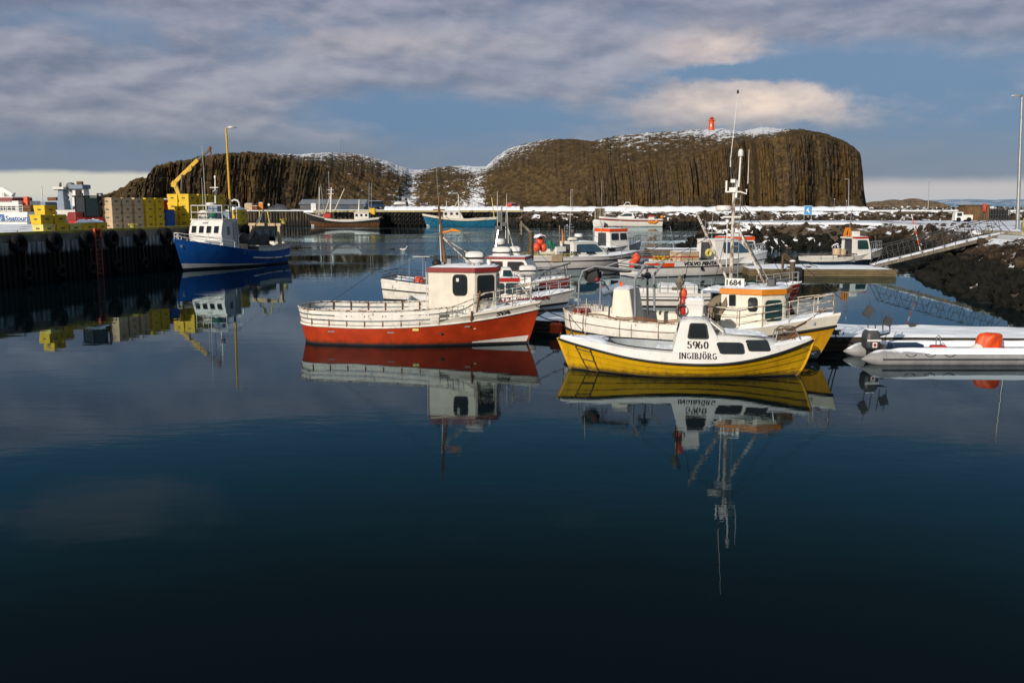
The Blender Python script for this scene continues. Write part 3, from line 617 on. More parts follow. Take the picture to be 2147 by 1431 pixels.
for i, (px, py) in enumerate([(33, 510), (109, 506), (177, 503), (229, 501), (289, 496), (344, 493), (400, 489), (452, 486), (511, 484)]):
    k = (px - CX) / F; u = (k * QO.y - QO.x) / (QD.x - k * QD.y)
    tyre(u, 2.28, .58, .2, f'big black tyre fender hung at the top of the left quay, {ordinal(i)} from the left', 'large tyres along the quay top')
for i, (px, py) in enumerate([(50, 583), (121, 575), (186, 571), (240, 561), (298, 557), (346, 551), (405, 545)]):
    k = (px - CX) / F; u = (k * QO.y - QO.x) / (QD.x - k * QD.y)
    tyre(u, .52, .40, .12, f'smaller tyre hung low near the water on the dark quay face, {ordinal(i)} from the left', 'small tyres low on the quay')
def ladder():
    k = (201 - CX) / F; u = (k * QO.y - QO.x) / (QD.x - k * QD.y)
    t = thing('quay_ladder', 'orange steel ladder hanging down the left quay face between the tyres', 'ladder', Qp(u, -.32, 0), QROT)
    for s in (-.27, .27): MB().box((s, 0, 1.22), (.10, .08, 2.5)).build('rail', 'maroon', t, bevel=.01); MB().box((s, 0, 2.72), (.12, .1, .52)).build('rail_top', 'hi_orange', t, bevel=.01)
    mb = MB(); mb.box((0, 0, 2.93), (.65, .12, .12)); mb.build('top_bar', 'hi_orange', t)
    mb = MB(); mb.add([(-.21, .06, 0), (.21, .06, 0), (.21, .06, 2.9), (-.21, .06, 2.9)], [(0, 1, 2, 3)]); mb.build('back_plate', 'black', t)
    for j in range(9): MB().cyl((-.24, 0, .15 + j * .3), (.24, 0, .15 + j * .3), .025, n=6).build('rung', 'rusty', t)
ladder()
# ---- fish tubs
def tub_proto(mat):
    root = bpy.data.objects.new('fish_tub', None); COL.objects.link(root); tag(root, None, 'tub')
    W, L, H = .80, 1.04, .56; mb = MB()
    mb.loft([[(sx * (W / 2 * k), sy * (L / 2 * k), z) for sx, sy in ((-1, -1), (1, -1), (1, 1), (-1, 1))] for k, z in ((.92, .09), (.985, .44), (1.0, .46), (1.0, .54))], True, True)
    mb.box((0, 0, .30), (W * .30, L * 1.005 * .975, .10)); mb.build('tub_body', mat, root, bevel=.012)
    mb = MB()
    for sx in (-1, 0, 1): mb.box((sx * W * .36, 0, .05), (W * .17, L * .9, .10))
    for sy in (-1, 1): mb.box((0, sy * L * .36, .05), (W * .88, L * .17, .09))
    mb.build('runner', mat, root)
    mb = MB(); mb.box((0, 0, .545), (W * .97, L * .97, .03)); mb.build('lid', mat, root, bevel=.01)
    MB().box((W * .49, 0, .30), (.012, .3, .09)).build('side_mark', 'dark_grey', root); MB().box((0, -L * .486, .30), (.24, .012, .09)).build('end_mark', 'dark_grey', root)
    return root
def add_tubs():
    protos = {k: tub_proto('tub_' + k) for k in ('yellow', 'pale', 'peach')}; used = set()
    H = .56
    def put(kind, u, v, lev, label, group, sc=1.0, jit=.03):
        loc = Qp(u, v, QZ + .005 + lev * H * sc); rz = QROT - math.pi / 2 + random.uniform(-jit, jit)
        p = protos[kind]
        if kind not in used:
            used.add(kind); p.location = loc; p.rotation_euler = (0, 0, rz); p['label'] = label; o = p
            if p.name not in KIDS: KIDS[p.name] = list(p.children)
        else: o = copy_thing(p, loc, rz, label)
        o['group'] = group; o.scale = (sc, sc, sc); return o
    k = lambda px, v=0.6: (((px - CX) / F) * (QO.y + QN.y * -v) - (QO.x - QN.x * v)) / (QD.x - (px - CX) / F * QD.y)
    v0 = 1.0; u1 = k(99, v0); G1 = 'yellow fish tubs at the near end of the quay'
    for i, (kd, txt) in enumerate((('pale', 'pale yellow tub at the bottom of the nearest stack'), ('yellow', 'yellow tub on the ground beside the nearest stack'), ('pale', 'single pale greenish tub standing between yellow ones in the low front row'),
                                   ('yellow', 'yellow tub heaped with snow in the low front row'), ('yellow', 'yellow tub at the far end of the low front row'))):
        put(kd, u1 + i * 1.16 + (0.1 if i > 2 else 0), v0, 0, txt, G1)
    put('yellow', u1 - .1, v0 + .02, 1, 'bright yellow tub on the second level of the nearest stack', G1); put('yellow', u1 + 1.05, v0 + .05, 1, 'yellow tub on the second level, beside the red forklift', G1)
    put('yellow', u1 + .95, v0 + .1 + .55, 2, 'topmost yellow tub of the nearest stack, third level', G1)
    put('yellow', u1 + 1.9, v0 + .95, 0, 'yellow tub behind the pale one, in front of the forklift', G1)
    s = snow_cap(None, lambda a, b_: Qp(u1 + 3.05 + a * 1.9, v0 - .45 + b_ * .9, QZ + .58), 22, 12, .22, 'snow_heap', 3); tag(s, 'heap of white snow on the lids of two yellow tubs in front row', 'snow')
    v1 = 2.3; ub, _ = q_of(245, 476.5)[0], 0; ub = k(243, v1); G2 = 'tubs in the tall peach and yellow block'
    for ci, kd in enumerate(('peach', 'peach', 'peach', 'yellow', 'yellow')):
        for lv in range(4):
            if kd == 'peach': txt = f'{ordinal(lv)} level from the ground, {ordinal(ci)} column of peach coloured tubs beside the forklift'
            else: txt = f'{ordinal(lv)} level from the ground, {ordinal(ci - 3)} yellow column at the end of the peach tub block'
            put(kd, ub + ci * 1.16 + (.12 if ci > 1 else 0) + (.1 if ci > 2 else 0), v1, lv, txt, G2, .98, .015)
    for lv in range(3): put('peach', ub - .1, v1 + 1.05, lv, f'peach tub right against the forklift, {ordinal(lv)} level', G2, .98)
    for lv in range(2): put('peach', ub + 6.2 + .05, v1 - .1, lv, f'peach tub in the short stack next to the blue barrel, {ordinal(lv)} level', G2, .98)
    put('peach', ub + 7.5, v1 + 1.3, 1, 'peach tub behind the short stack near the blue barrel', G2, .98); put('peach', ub + 7.5, v1 + 1.3, 0, 'peach tub on the ground behind the short stack near blue barrel', G2, .98)
    v2 = 1.15; uc = k(406, v2); G3 = 'yellow tubs stacked beside the blue trawler'
    for ci in range(4):
        for lv in range(4):
            put('yellow', uc + ci * 1.28 + (.12 if ci else 0), v2 + .2, lv, f'{ordinal(lv)} level, {ordinal(ci)} column of yellow tubs behind the blue boat wheelhouse', G3, 1.12, .02)
            if ci == 0: put('yellow', uc, v2 + 1.15, lv, f'{ordinal(lv)} level of the yellow column set back by the crane', G3, 1.12, .02)
    ue = k(505, v2)
    for lv in range(2): put('yellow', ue, v2, lv, f'{ordinal(lv)} of two yellow tubs stacked alone past the lamp post', G3, 1.15)
    snw = snow_cap(None, lambda a, b_: Qp(ue - .55 + a * 1.1, v2 - .45 + b_ * .9, QZ + 1.30), 14, 12, .22, 'snow_heap', 5); tag(snw, 'small heap of snow on top of the two lone yellow tubs', 'snow')
    pp = MB(); pb = Qp(ue + .2, v2, QZ + 1.3); pp.tube([pb, pb + Vector((0, 0, .55)), pb + Vector((-.12, 0, .75)), pb + Vector((-.4, 0, .82)), pb + Vector((-.62, 0, .70))], .07, 8)
    tag(pp.build('vent_pipe', 'clean_white', None, 50), 'curved white pipe sticking out of snow on lone yellow tubs', 'pipe')
    ubx = k(354, v1); bar = thing('blue_barrel', 'blue plastic barrel standing between peach and yellow tubs', 'barrel', Qp(ubx, v1 - .2))
    mb = MB(); mb.lathe([(.40, 0), (.44, .05), (.46, .45), (.47, .5), (.46, .55), (.47, .95), (.48, 1.1), (.47, 1.28)], n=20); mb.build('drum', 'blue_plastic', bar, 50)
    mb = MB(); mb.lathe([(.49, 1.26), (.49, 1.34), (.42, 1.36), (.05, 1.36)], n=20); mb.build('lid', 'navy', bar, 40)
add_tubs()
def bollard(px, label):
    k = (px - CX) / F; v = .75; A = QO - QN * v; u = (k * A.y - A.x) / (QD.x - k * QD.y)
    t = thing('mooring_bollard', label, 'bollard', Qp(u, v))
    MB().lathe([(.26, 0), (.2, .05), (.17, .12), (.17, .3), (.24, .36), (.25, .42), (.05, .46)], n=16).build('post', 'kerb_yellow', t, 40)
    MB().cyl(Vector((-.3, 0, .36)), Vector((.3, 0, .36)), .07, n=10).build('cross_bar', 'kerb_yellow', t, 40)
bollard(284, 'yellow mooring bollard on the left quay kerb below the peach tubs'); bollard(598, 'yellow bollard at the far tip of the left quay')
# ---- crane, lamp posts, forklift
def crane():
    b0 = P(383, 473, QZ); Y = b0.y + 1.2; t = thing('quay_crane', 'yellow hydraulic crane raised over the quay beside the rock face', 'crane', (0, 0, 0))
    p0, p1, p2, p3, p4 = D(383, 473, Y), D(378, 415, Y), D(366, 384, Y), D(415, 335, Y), D(440, 313, Y)
    mb = MB(); mb.cyl((p0.x, Y, QZ), p1, .26, .2, 12); mb.build('column', 'crane_yellow', t, 40)
    mb = MB(); mb.box((p0.x, Y, QZ + .15), (1.3, 1.3, .3)); mb.build('base_plate', 'crane_yellow', t)
    def beam(name, a, b_, w, h, mat):
        d = (b_ - a); L = d.length; m = MB(); m.box((L / 2, 0, 0), (L, w, h)); o = m.build(name, mat, t, bevel=.02); o.location = a; o.rotation_euler = d.to_track_quat('X', 'Z').to_euler(); return o
    beam('lift_post', p1 + Vector((.05, 0, -.2)), p2 + Vector((0, 0, .1)), .28, .32, 'crane_yellow'); beam('main_boom', p2 - Vector((.2, 0, .15)), p3, .24, .30, 'crane_yellow')
    beam('boom_extension', p3 - (p4 - p3).normalized() * .6, p4, .17, .19, 'dark_grey'); beam('hydraulic_ram', D(377, 400, Y) + Vector((.2, -.25, 0)), D(384, 366, Y) + Vector((0, -.25, 0)), .12, .12, 'dark_grey')
    m = MB(); m.box(p2 + Vector((0, 0, -.1)), (.42, .4, .5), ry=.3); m.build('knuckle', 'crane_yellow', t, bevel=.03)
    m = MB(); m.tube([D(402, 348, Y) + Vector((0, -.2, 0)), D(403, 356, Y) + Vector((0, -.2, 0)), D(398, 360, Y) + Vector((0, -.2, 0))], .05, 6); m.build('bracket', 'crane_yellow', t)
    m = MB(); m.tube([p4, p4 + Vector((.05, 0, -.4))], .09, 6); m.sph(p4 + Vector((0, 0, .08)), .16, 8, 6); m.tube([p4 + Vector((.05, 0, -.4)), p4 + Vector((.15, 0, -.55)), p4 + Vector((.02, 0, -.66)), p4 + Vector((-.08, 0, -.55))], .045, 6); m.build('hook', 'rusty', t)
    m = MB(); m.tube([D(435, 330, Y), D(437, 405, Y)], .018, 4); m.build('cable', 'dark_grey', t)
crane()
def lamp_post(name, label, px0, py0, px1, py1, Y, r, mat, arm, hook=None, head='steel'):
    a, b_ = D(px0, py0, Y), D(px1, py1, Y); t = thing(name, label, 'lamp post', a); h = b_ - a
    MB().tube([(0, 0, 0), h], r, 10, r * .62).build('pole', mat, t, 50)
    m = MB(); m.tube([h - Vector((0, 0, .1)), h + Vector((arm * .5, 0, .05)), h + Vector((arm, 0, .03))], r * .4, 6); m.build('arm', mat, t)
    m = MB(); s = 1 if arm > 0 else -1; m.loft([[(h.x + arm + s * x, y * w, h.z + zz * k + .03) for y, zz in ((-1, 0), (1, 0), (.7, 1), (-.7, 1))] for x, w, k in ((-.15, .08, .08), (.1, .16, .14), (.5, .14, .1), (.62, .05, .04))]); m.build('lamp_head', head, t, 50)
    MB().box((h.x + arm + s * .25, 0, h.z + .02), (.45, .2, .03)).build('lens', 'clean_white', t)
    MB().lathe([(r * 1.6, 0), (r * 1.6, .1), (r * 1.1, .14)], n=10).build('base', mat, t)
    return t
lp = lamp_post('lamp_post', 'tall yellow lamp post on the left quay by the crane', 485, 473, 474, 269, P(485, 474, QZ).y + .6, .12, 'crane_yellow', .25)
def forklift():
    a = Qp(*[q_of(160, 484)[0] + 1.6, 3.4]); t = thing('forklift', 'red forklift with glazed black cab parked behind yellow tubs', 'forklift', a, QROT - R(20))
    MB().box((0, 0, .62), (2.0, 1.2, .55), taper=.94).build('body', 'red', t, bevel=.06)
    MB().box((-.75, 0, .95), (.7, 1.15, .55), taper=.8).build('counterweight', 'maroon', t, bevel=.08)
    m = MB()
    for x, y in ((-.35, -.55), (-.35, .55), (.65, -.55), (.6, .55)): m.box((x, y, 1.55), (.09, .09, 1.4))
    m.build('cab_frame', 'black', t); MB().box((.15, 0, 2.28), (1.35, 1.3, .09)).build('cab_roof', 'black', t, bevel=.02)
    for y in (-.55, .55): MB().add([(-.3, y, .95), (.6, y, .95), (.6, y, 2.2), (-.3, y, 2.2)], [(0, 1, 2, 3)]).build('side_window', 'teal_glass', t)
    MB().add([(-.37, -.5, 1.2), (-.37, .5, 1.2), (-.37, .5, 2.2), (-.37, -.5, 2.2)], [(0, 1, 2, 3)]).build('rear_window', 'glass', t)
    MB().box((.0, 0, 1.15), (.5, .5, .6)).build('seat', 'black', t, bevel=.08)
    for x in (-.7, .65):
        for y in (-.52, .52):
            w = MB(); w.lathe([(.05, -.12), (.28, -.14), (.34, -.1), (.34, .1), (.28, .14), (.05, .12)], (x, y, .34), 18, 'Y'); wo = w.build('wheel', 'tyre', t, 40)
            MB().lathe([(.02, -.15), (.16, -.15), (.16, .15), (.02, .15)], (x, y, .34), 12, 'Y').build('rim', 'red', wo)
    m = MB(); m.box((1.12, -.25, 1.3), (.1, .1, 2.4)); m.box((1.12, .25, 1.3), (.1, .1, 2.4)); m.box((1.12, 0, 2.45), (.1, .6, .08)); m.box((1.12, 0, 1.0), (.08, .6, .08)); m.build('mast', 'dark_grey', t)
    for y in (-.25, .25): MB().box((1.6, y, .2), (1.0, .1, .05)).build('fork', 'dark_grey', t)
forklift()
cr = Qp(q_of(195, 478)[0] + 4.0, 4.6); t = thing('red_container', 'small red steel container with snowy roof behind forklift', 'container', cr, QROT)
MB().box((0, 0, 1.05), (3.2, 1.9, 2.1)).build('body', 'red', t, bevel=.03); snow_cap(t, lambda a, b_: (-1.6 + 3.2 * a, -.95 + 1.9 * b_, 2.1), 12, 10, .12, 'snow_cover', 2)
m = MB(); [m.box((-1.4 + i * .35, -.97, 1.05), (.12, .05, 1.9)) for i in range(9)]; m.build('corrugation', 'red', t)
for y in (-.45, .45): MB().box((-1.62, y, 1.05), (.05, .86, 1.95)).build('door', 'dark_red', t)
cv = thing('manhole_cover_box', 'dark flat steel cover plate lying in snow on the quay', 'cover', Qp(q_of(37, 487)[0], .95), QROT); MB().box((0, 0, .09), (1.9, .7, .18)).build('plate', 'dark_grey', cv, bevel=.02)
MB().tube([(-.2, 0, .18), (-.2, 0, .25), (.2, 0, .25), (.2, 0, .18)], .02, 6).build('handle', 'rusty', cv)

# ---------------------------------------------------------------- far pier
def far_pier():
    wm, g, b = principled('far_pier_timber'); pos = g.new('ShaderNodeTexCoord').outputs['Object']; n = g.noise(g.vmap(pos, (1.6, 1.6, .12)), 1.0, 5, .7)
    c = g.mix(g.smooth(n, .45, .66), (.012, .010, .008), (.14, .105, .065)); sp = g.new('ShaderNodeSeparateXYZ'); g.link(pos, sp.inputs[0])
    c = g.mix(g.math('SUBTRACT', 1.0, g.smooth(sp.outputs[2], .5, 1.5)), c, (.012, .010, .008)); g.put(b.inputs['Base Color'], c); b.inputs['Roughness'].default_value = .9
    x0, xm, x1 = xw(250), xw(662), xw(1095)
    t = thing('timber_pier', 'long dark timber pier with snowy top in front of the rock faces', 'pier')
    m = MB(); m.box(((x0 + xm) / 2, FP + 3.2, 1.05), (xm - x0, 3.6, 4.0)); xx = x0
    while xx < xm: m.box((xx, FP + 1.35, 1.0), (.28, .3, 3.9 + random.uniform(-.15, .1))); xx += .62
    m.build('pile_wall', wm, t)
    MB().box(((x0 + xm) / 2, FP + 3.1, 3.12), (xm - x0, 3.9, .16)).build('snowy_deck', 'snow', t)
    t2 = thing('quay_wall', 'far quay wall with yellow edge and rows of tyres below the snowy road', 'pier')
    m = MB(); m.box(((xm + x1) / 2, FP + .75, .9), (x1 - xm, 1.1, 3.9)); xx = xm
    while xx < x1: m.box((xx, FP + .14, .8), (.25, .2, 3.7)); xx += .75
    m.build('wall', wm, t2); MB().box(((xm + x1) / 2, FP + .3, 3.02), (x1 - xm + .3, .55, .34)).build('edge_beam', 'pale_edge', t2)
    m = MB(); [m.box((x1 - .2 + dx, FP + .4, .9), (.5, .6, 4.1)) for dx in (0,)]; m.build('corner_post', 'black', t2)
    Mx = Matrix.Rotation(R(90), 3, 'X'); pr = None; i = 0; px = 700
    while px < 1088:
        if not (650 < px < 702): 
            rows = (2.35,) if not (806 < px < 890) else (2.35, 1.45, .6)
            for z in rows:
                if pr is None:
                    mb = MB(); mb.torus((0, 0, 0), .36, .15, Mx, 16, 7); pr = mb.build('pier_tyre', 'tyre', None, 60); o = pr
                else: o = pr.copy(); COL.objects.link(o)
                o.location = (xw(px), FP - .14, z)
                tag(o, 'small black tyre in the rows hung along the far quay wall' if z == 2.35 else 'small black tyre on bare dark wall between two far boats', 'tyre', 'tyres hung on the far quay wall' if z == 2.35 else 'tyres in lower rows between far boats')
        px += 8.6
far_pier()
def car(name, label, px, Y, z, L, W, H, mat, rz, kind='car', cab=(.30, .62), glassm='glass'):
    t = thing(name, label, kind, (xw(px, Y), Y, z), rz); h0 = H * .30
    m = MB(); prof = [(-L/2, h0), (L/2, h0), (L/2, H*.58), (L*.28, H*.62), (-L/2, H*.62)]; m.extr([(x, -W/2, zz) for x, zz in prof], (0, W, 0)); m.build('body', mat, t, bevel=.06)
    x0, x1 = -L/2 + (1-cab[1]) * L * .2, L/2 - cab[0] * L
    if kind == 'pickup': x0 = -.1 * L
    m = MB(); m.loft([[(x0 - 0, -W*.46, H*.62), (x1 + .35, -W*.46, H*.62), (x1 + .35, W*.46, H*.62), (x0, W*.46, H*.62)], [(x0 + .12, -W*.4, H), (x1 - .2, -W*.4, H), (x1 - .2, W*.4, H), (x0 + .12, W*.4, H)]]); m.build('cabin', mat, t, bevel=.04)
    for s in (-1, 1):
        q = [Vector((x0 + .15, s*W*.462, H*.66)), Vector((x1 + .1, s*W*.462, H*.66)), Vector((x1 - .25, s*W*.408, H*.94)), Vector((x0 + .22, s*W*.408, H*.94))]
        if s > 0: q = [q[1], q[0], q[3], q[2]]
        window(t, q, 'black', glassm, .05, .1, 'side_window')
    window(t, [Vector((x1 + .33, -W*.38, H*.66)), Vector((x1 + .33, W*.38, H*.66)), Vector((x1 - .12, W*.34, H*.95)), Vector((x1 - .12, -W*.34, H*.95))], 'black', glassm, .05, .1, 'windscreen')
    for x in (-L*.31, L*.31):
        for y in (-W*.44, W*.44):
            w = MB(); w.lathe([(.05, -.1), (H*.2, -.12), (H*.22, -.08), (H*.22, .08), (H*.2, .12), (.05, .1)], (x, y, H*.22), 16, 'Y'); wo = w.build('wheel', 'tyre', t, 40)
            MB().lathe([(.02, -.125), (H*.12, -.125), (H*.12, .125), (.02, .125)], (x, y, H*.22), 10, 'Y').build('rim', 'steel', wo)
    for y in (-W*.36, W*.36): MB().box((L/2 + .01, y, H*.48), (.04, W*.16, H*.09)).build('headlight', 'clean_white', t)
    snow_cap(t, lambda a, b_: (x0 + .12 + (x1 - x0 - .32) * a, (-.4 + .8 * b_) * W, H), 8, 8, .07, 'snow_cover', 1)
    return t
car('parked_car', 'small red car parked on the far quay end', 1074, 219, 3.24, 3.9, 1.7, 1.45, 'red', R(60)); car('parked_van', 'dark blue van parked at the foot of the snowy scree', 787, 221, 3.24, 4.4, 1.9, 2.0, 'navy', R(200), 'van', (.18, .9))
car('pickup_truck', 'cream pickup truck on the snowy road below the tall rock face', 1315, 212, 3.17, 4.2, 1.8, 1.75, 'cream', R(178), 'pickup', (.30, .5)); car('parked_van', 'dark grey van behind the quay, right of the blue van', 841, 222, 3.24, 3.8, 1.9, 1.9, 'dark_grey', R(170), 'van', (.18, .9))
def long_shed():
    Y = 232; x0, x1 = xw(632, Y), xw(768, Y); t = thing('boat_shed', 'long low shed with grey corrugated roof below the dark rock', 'shed', ((x0 + x1) / 2, Y + 4, 3.0), R(-4)); L = x1 - x0
    MB().box((0, 0, .75), (L, 6, 1.5)).build('wall', 'dark_grey', t); m = MB(); m.extr([(-L/2 - .3, -3.4, 1.45), (-L/2 - .3, 0, 2.7), (-L/2 - .3, 3.4, 1.45)], (L + .6, 0, 0)); m.build('roof', 'grey', t)
    m = MB(); [m.box((-L/2 + i * .6, -1.72, 2.12), (.08, 3.6, .06), rx=.353) for i in range(int(L / .6))]; m.build('roof_corrugation', 'grey', t)
    for x in (-L*.3, L*.2): MB().box((x, -3.02, .65), (2.0, .06, 1.3)).build('door', 'navy', t)
long_shed()
def pier_box(name, label, cat, px, pytop, w, Y, mat, d=1.5, z=3.21, lid=None):
    h = D(px, pytop, Y).z - z; t = thing(name, label, cat, (xw(px, Y), Y, z)); MB().box((0, 0, h/2), (w, d, h)).build('body', mat, t, bevel=.03)
    m = MB(); [m.box((-w/2 + w * i / 4, -d/2 - .02, h/2), (.07, .05, h)) for i in range(5)]; m.build('corrugation', mat, t)
    snow_cap(t, lambda a, b_: (-w/2 + w * a, -d/2 + d * b_, h), 10, 8, .12, 'snow_cover', int(px)); return t
pier_box('storage_crate', 'pinkish box crate on the timber pier past the lone tubs', 'crate', 528, 427, 1.5, 203, 'tub_peach'); pier_box('storage_crate', 'rusty brown crate beside the pinkish crate on the timber pier', 'crate', 541, 432, 1.0, 203, 'rusty')
pier_box('electric_cabinet', 'tall white cabinet on the far quay behind the brown trawler', 'cabinet', 662, 427, .95, 203, 'clean_white', .8, 3.2); pier_box('storage_crate', 'small orange brown crate on the timber pier near the white sign', 'crate', 553, 425, .8, 204, 'orange', .8)
def net_heap(px, py, w, h, Y, z, label, mat):
    m = MB(); m.grid(lambda a, b_: (xw(px, Y) + (a - .5) * w, Y + (b_ - .5) * w * .6, z + h * max(0, math.sin(math.pi * a) * math.sin(math.pi * b_)) ** .6 * (1 + .15 * math.sin(19 * a) * math.cos(13 * b_))), 24, 14); tag(m.build('net_heap', mat, None, 60), label, 'net')
net_heap(590, 420, 4.6, 1.3, 205, 3.2, 'dark grey heap of nets on the timber pier', 'dark_grey')
sg = thing('notice_board', 'small white notice on a post on the timber pier', 'sign', (xw(569, 203), 203, 3.2)); MB().cyl((0, 0, 0), (0, 0, 1.4), .04, n=6).build('post', 'grey', sg); MB().box((0, -.04, 1.2), (.42, .04, .42)).build('board', 'clean_white', sg)
for px, h, lb in ((695, 8.2, 'thin grey mast pole on the far quay, left of the pale mast'), (1198, 4.4, 'thin white pole standing by the far road left of the ladder frame'), (1742, 2.6, 'short thin white pole on the snowy mole right of the blue sign'), (1767, 2.4, 'short white pole on the snowy mole beside the lamp')):
    Y = 204 if px < 1400 else 112; z = 3.1 if px < 1400 else 2.5; t = thing('marker_pole', lb, 'pole', (xw(px, Y), Y, z)); MB().cyl((0, 0, 0), (0, 0, h), .07 if Y > 150 else .03, .04 if Y > 150 else .02, 6).build('pole', 'stainless', t); MB().sph((0, 0, h), .09 if Y > 150 else .05, 8, 6).build('cap', 'clean_white', t)
# two thin lamp posts on the breakwater road, a tall one by the gangway
lamp_post('lamp_post', 'thin grey lamp post at the right foot of the tall rock face', 1779, 440, 1780, 376, 215, .10, 'steel', -.25); lamp_post('lamp_post', 'thin grey lamp post in front of the low brown islet', 1946, 438, 1948, 371, 215, .10, 'steel', -.2)
lamp_post('lamp_post', 'tall grey lamp post at right edge inside the yellow railing', 2133, 482, 2143, 203, 63.5, .13, 'steel', -.12)
def sea_sign():
    Y = 108; a = D(1694, 444, Y); t = thing('harbour_sign', 'blue harbour sign on two legs standing on the mole', 'sign', (a.x, Y, 2.5)); h = D(1694, 432, Y).z - 2.5
    for x in (-.42, .42): MB().cyl((x, 0, -.3), (x, 0, h - .5), .045, n=6).build('leg', 'grey', t)
    MB().box((0, -.03, h - .48), (.86, .06, 1.0)).build('board', 'sign_blue', t); MB().box((0, -.02, h - .48), (.92, .04, 1.06)).build('border', 'clean_white', t)
    m = MB(); fn = plane_fn((0, -.075, h - .5), (1, 0, 0), (0, 0, 1)); pts = [(-.22, .05), (-.05, .28), (.1, .30), (0, .12), (.2, -.25), (.08, -.30), (-.08, -.05), (-.18, -.12)]; m.add([fn(*p) for p in pts], [tuple(range(8))]); m.build('pictogram', 'clean_white', t)
sea_sign()
def lighthouse():
    Y = 336.0; a = D(1491.5, 271, Y); t = thing('lighthouse', 'small bright red lighthouse on the snowy summit', 'lighthouse', a - Vector((0, 0, .3))); s = .72
    prof = lambda L: [(r * s, z * s) for r, z in L]
    MB().lathe(prof([(1.55, 0), (1.5, .5), (1.32, 1.2), (1.25, 4.0), (1.3, 4.3)]), n=20).build('tower', 'hi_orange', t, 40)
    MB().lathe(prof([(1.3, 4.28), (1.8, 4.45), (1.8, 4.6), (1.0, 4.62)]), n=20).build('gallery', 'hi_orange', t, 40)
    m = MB(); [m.cyl((1.7*s*math.cos(i*.628), 1.7*s*math.sin(i*.628), 4.6*s), (1.7*s*math.cos(i*.628), 1.7*s*math.sin(i*.628), 5.3*s), .03, n=5) for i in range(10)]; m.torus((0, 0, 5.3*s), 1.7*s, .03); m.build('railing', 'hi_orange', t)
    MB().lathe(prof([(.95, 4.62), (.95, 5.0)]), n=16).build('lantern_base', 'hi_orange', t); MB().lathe(prof([(.85, 5.0), (.85, 5.75)]), n=16).build('lantern_glass', 'glass', t)
    MB().lathe(prof([(1.0, 5.72), (.85, 6.0), (.4, 6.35), (.12, 6.45), (.1, 6.8), (.02, 6.85)]), n=16).build('dome', 'hi_orange', t, 40)
    MB().box((-.35, -1.22*s, 2.2*s), (.5, .08, 1.0)).build('door', 'clean_white', t)
lighthouse()
def beacon():
    Y = 318; a = D(716.5, 322, Y); t = thing('twin_beacon', 'twin steel lattice masts on the left hilltop', 'mast', a - Vector((0, 0, .4))); h = D(716, 293, Y).z - a.z + .4
    for x in (-.42, .42): MB().cyl((x, 0, 0), (x * .8, 0, h), .14, .1, 8).build('post', 'blue_grey', t); MB().box((x * 1.5, 0, h + .05), (.8, .3, .14)).build('floodlight', 'blue_grey', t)
    m = MB(); [m.cyl((-.42, 0, z), (.42, 0, z + .8), .04, n=5) for z in (.6, 1.6, 2.6, 3.4)]; m.build('bracing', 'blue_grey', t)
beacon()
# ---------------------------------------------------------------- right-hand land: hut, digger cab, railing, abutment, gangway
def snow_bank(name, x0, x1, Y, z0, h, w, seed, label):
    rs = random.Random(seed); ph = [rs.random() * 6 for _ in range(4)]
    o = MB().grid(lambda u, v: (x0 + (x1 - x0) * u, Y + w * (v - .5), z0 + h * max(0, math.sin(math.pi * v)) ** .45 * (1 + .10 * math.sin(60 * u + ph[0]) * math.sin(23 * u + ph[1]) + .06 * math.sin(140 * u + ph[2]))), 160, 8).build(name, 'snow', None, 60); tag(o, label, 'snow bank')
snow_bank('snow_bank', xw(1098), xw(1830), FP + 7, 3.05, .95, 6, 1, 'long low bank of cleared snow along the far road'); snow_bank('snow_bank', xw(800), xw(1090), FP + 9, 3.1, .95, 6, 2, 'bank of cleared snow along the far quay behind the tyres')
def hut():
    Y = 112; x0, x1 = xw(2020, Y), xw(2064, Y); t = thing('brown_hut', 'small brown boarded hut with barred dark cage beside it', 'hut', (x0, Y, 2.55)); W = x1 - x0
    h = 1.75; m = MB(); m.box((W/2, 1.2, h/2), (W, 2.4, h)); [m.box((i * W / 9, -.02, h/2), (.05, .05, h)) for i in range(10)]; m.build('wall', 'hut_brown', t)
    MB().box((W/2, 1.2, h + .06), (W + .3, 2.8, .12)).build('roof', 'old_wood', t); MB().box((W*.7, -.04, .8), (.8, .05, 1.5)).build('door', 'old_wood', t)
    m = MB(); W2 = xw(2110, Y) - x1; [m.box((W + W2 * i / 8, .3, .7), (.06, .06, 1.4)) for i in range(9)]; [m.box((W + W2/2, .3, z), (W2, .05, .05)) for z in (.1, .7, 1.4)]; m.build('cage', 'dark_grey', t)
    MB().box((W + W2/2, 1.4, .65), (W2, 1.6, 1.3)).build('shelter_back', 'black', t)
    f = MB(); f.tube([(W*.62, -.3, 0), (W*.62, -.3, 1.9)], .03, 5); f.add([(W*.62, -.3, 1.9), (W*.62 + .5, -.32, 1.75), (W*.62 + .45, -.3, 1.2), (W*.62 + .1, -.3, 1.0)], [(0, 1, 2, 3)])
    fl = thing('red_flag', 'limp red flag on a thin pole before the brown hut', 'flag', (x0 + W*.62, Y - .4, 2.55)); MB().cyl((0, 0, 0), (0, 0, 2.1), .03, n=6).build('pole', 'rusty', fl); MB().grid(lambda a, b_: (.03 + .42 * a * (1 - .4 * b_), .08 * math.sin(9 * a + 3 * b_), 2.05 - .95 * b_ - .1 * a), 8, 6).build('cloth', 'red', fl, 60)
hut()
t = thing('loader', 'small white work vehicle with reddish gear beside the brown hut', 'loader', (xw(2008, 104), 104, 2.56), R(175))
MB().box((.4, 0, .62), (.95, 1.1, .95), taper=.85).build('cab', 'clean_white', t, bevel=.06); MB().box((-.5, 0, .5), (1.1, .9, .55)).build('body', 'cream', t, bevel=.05)
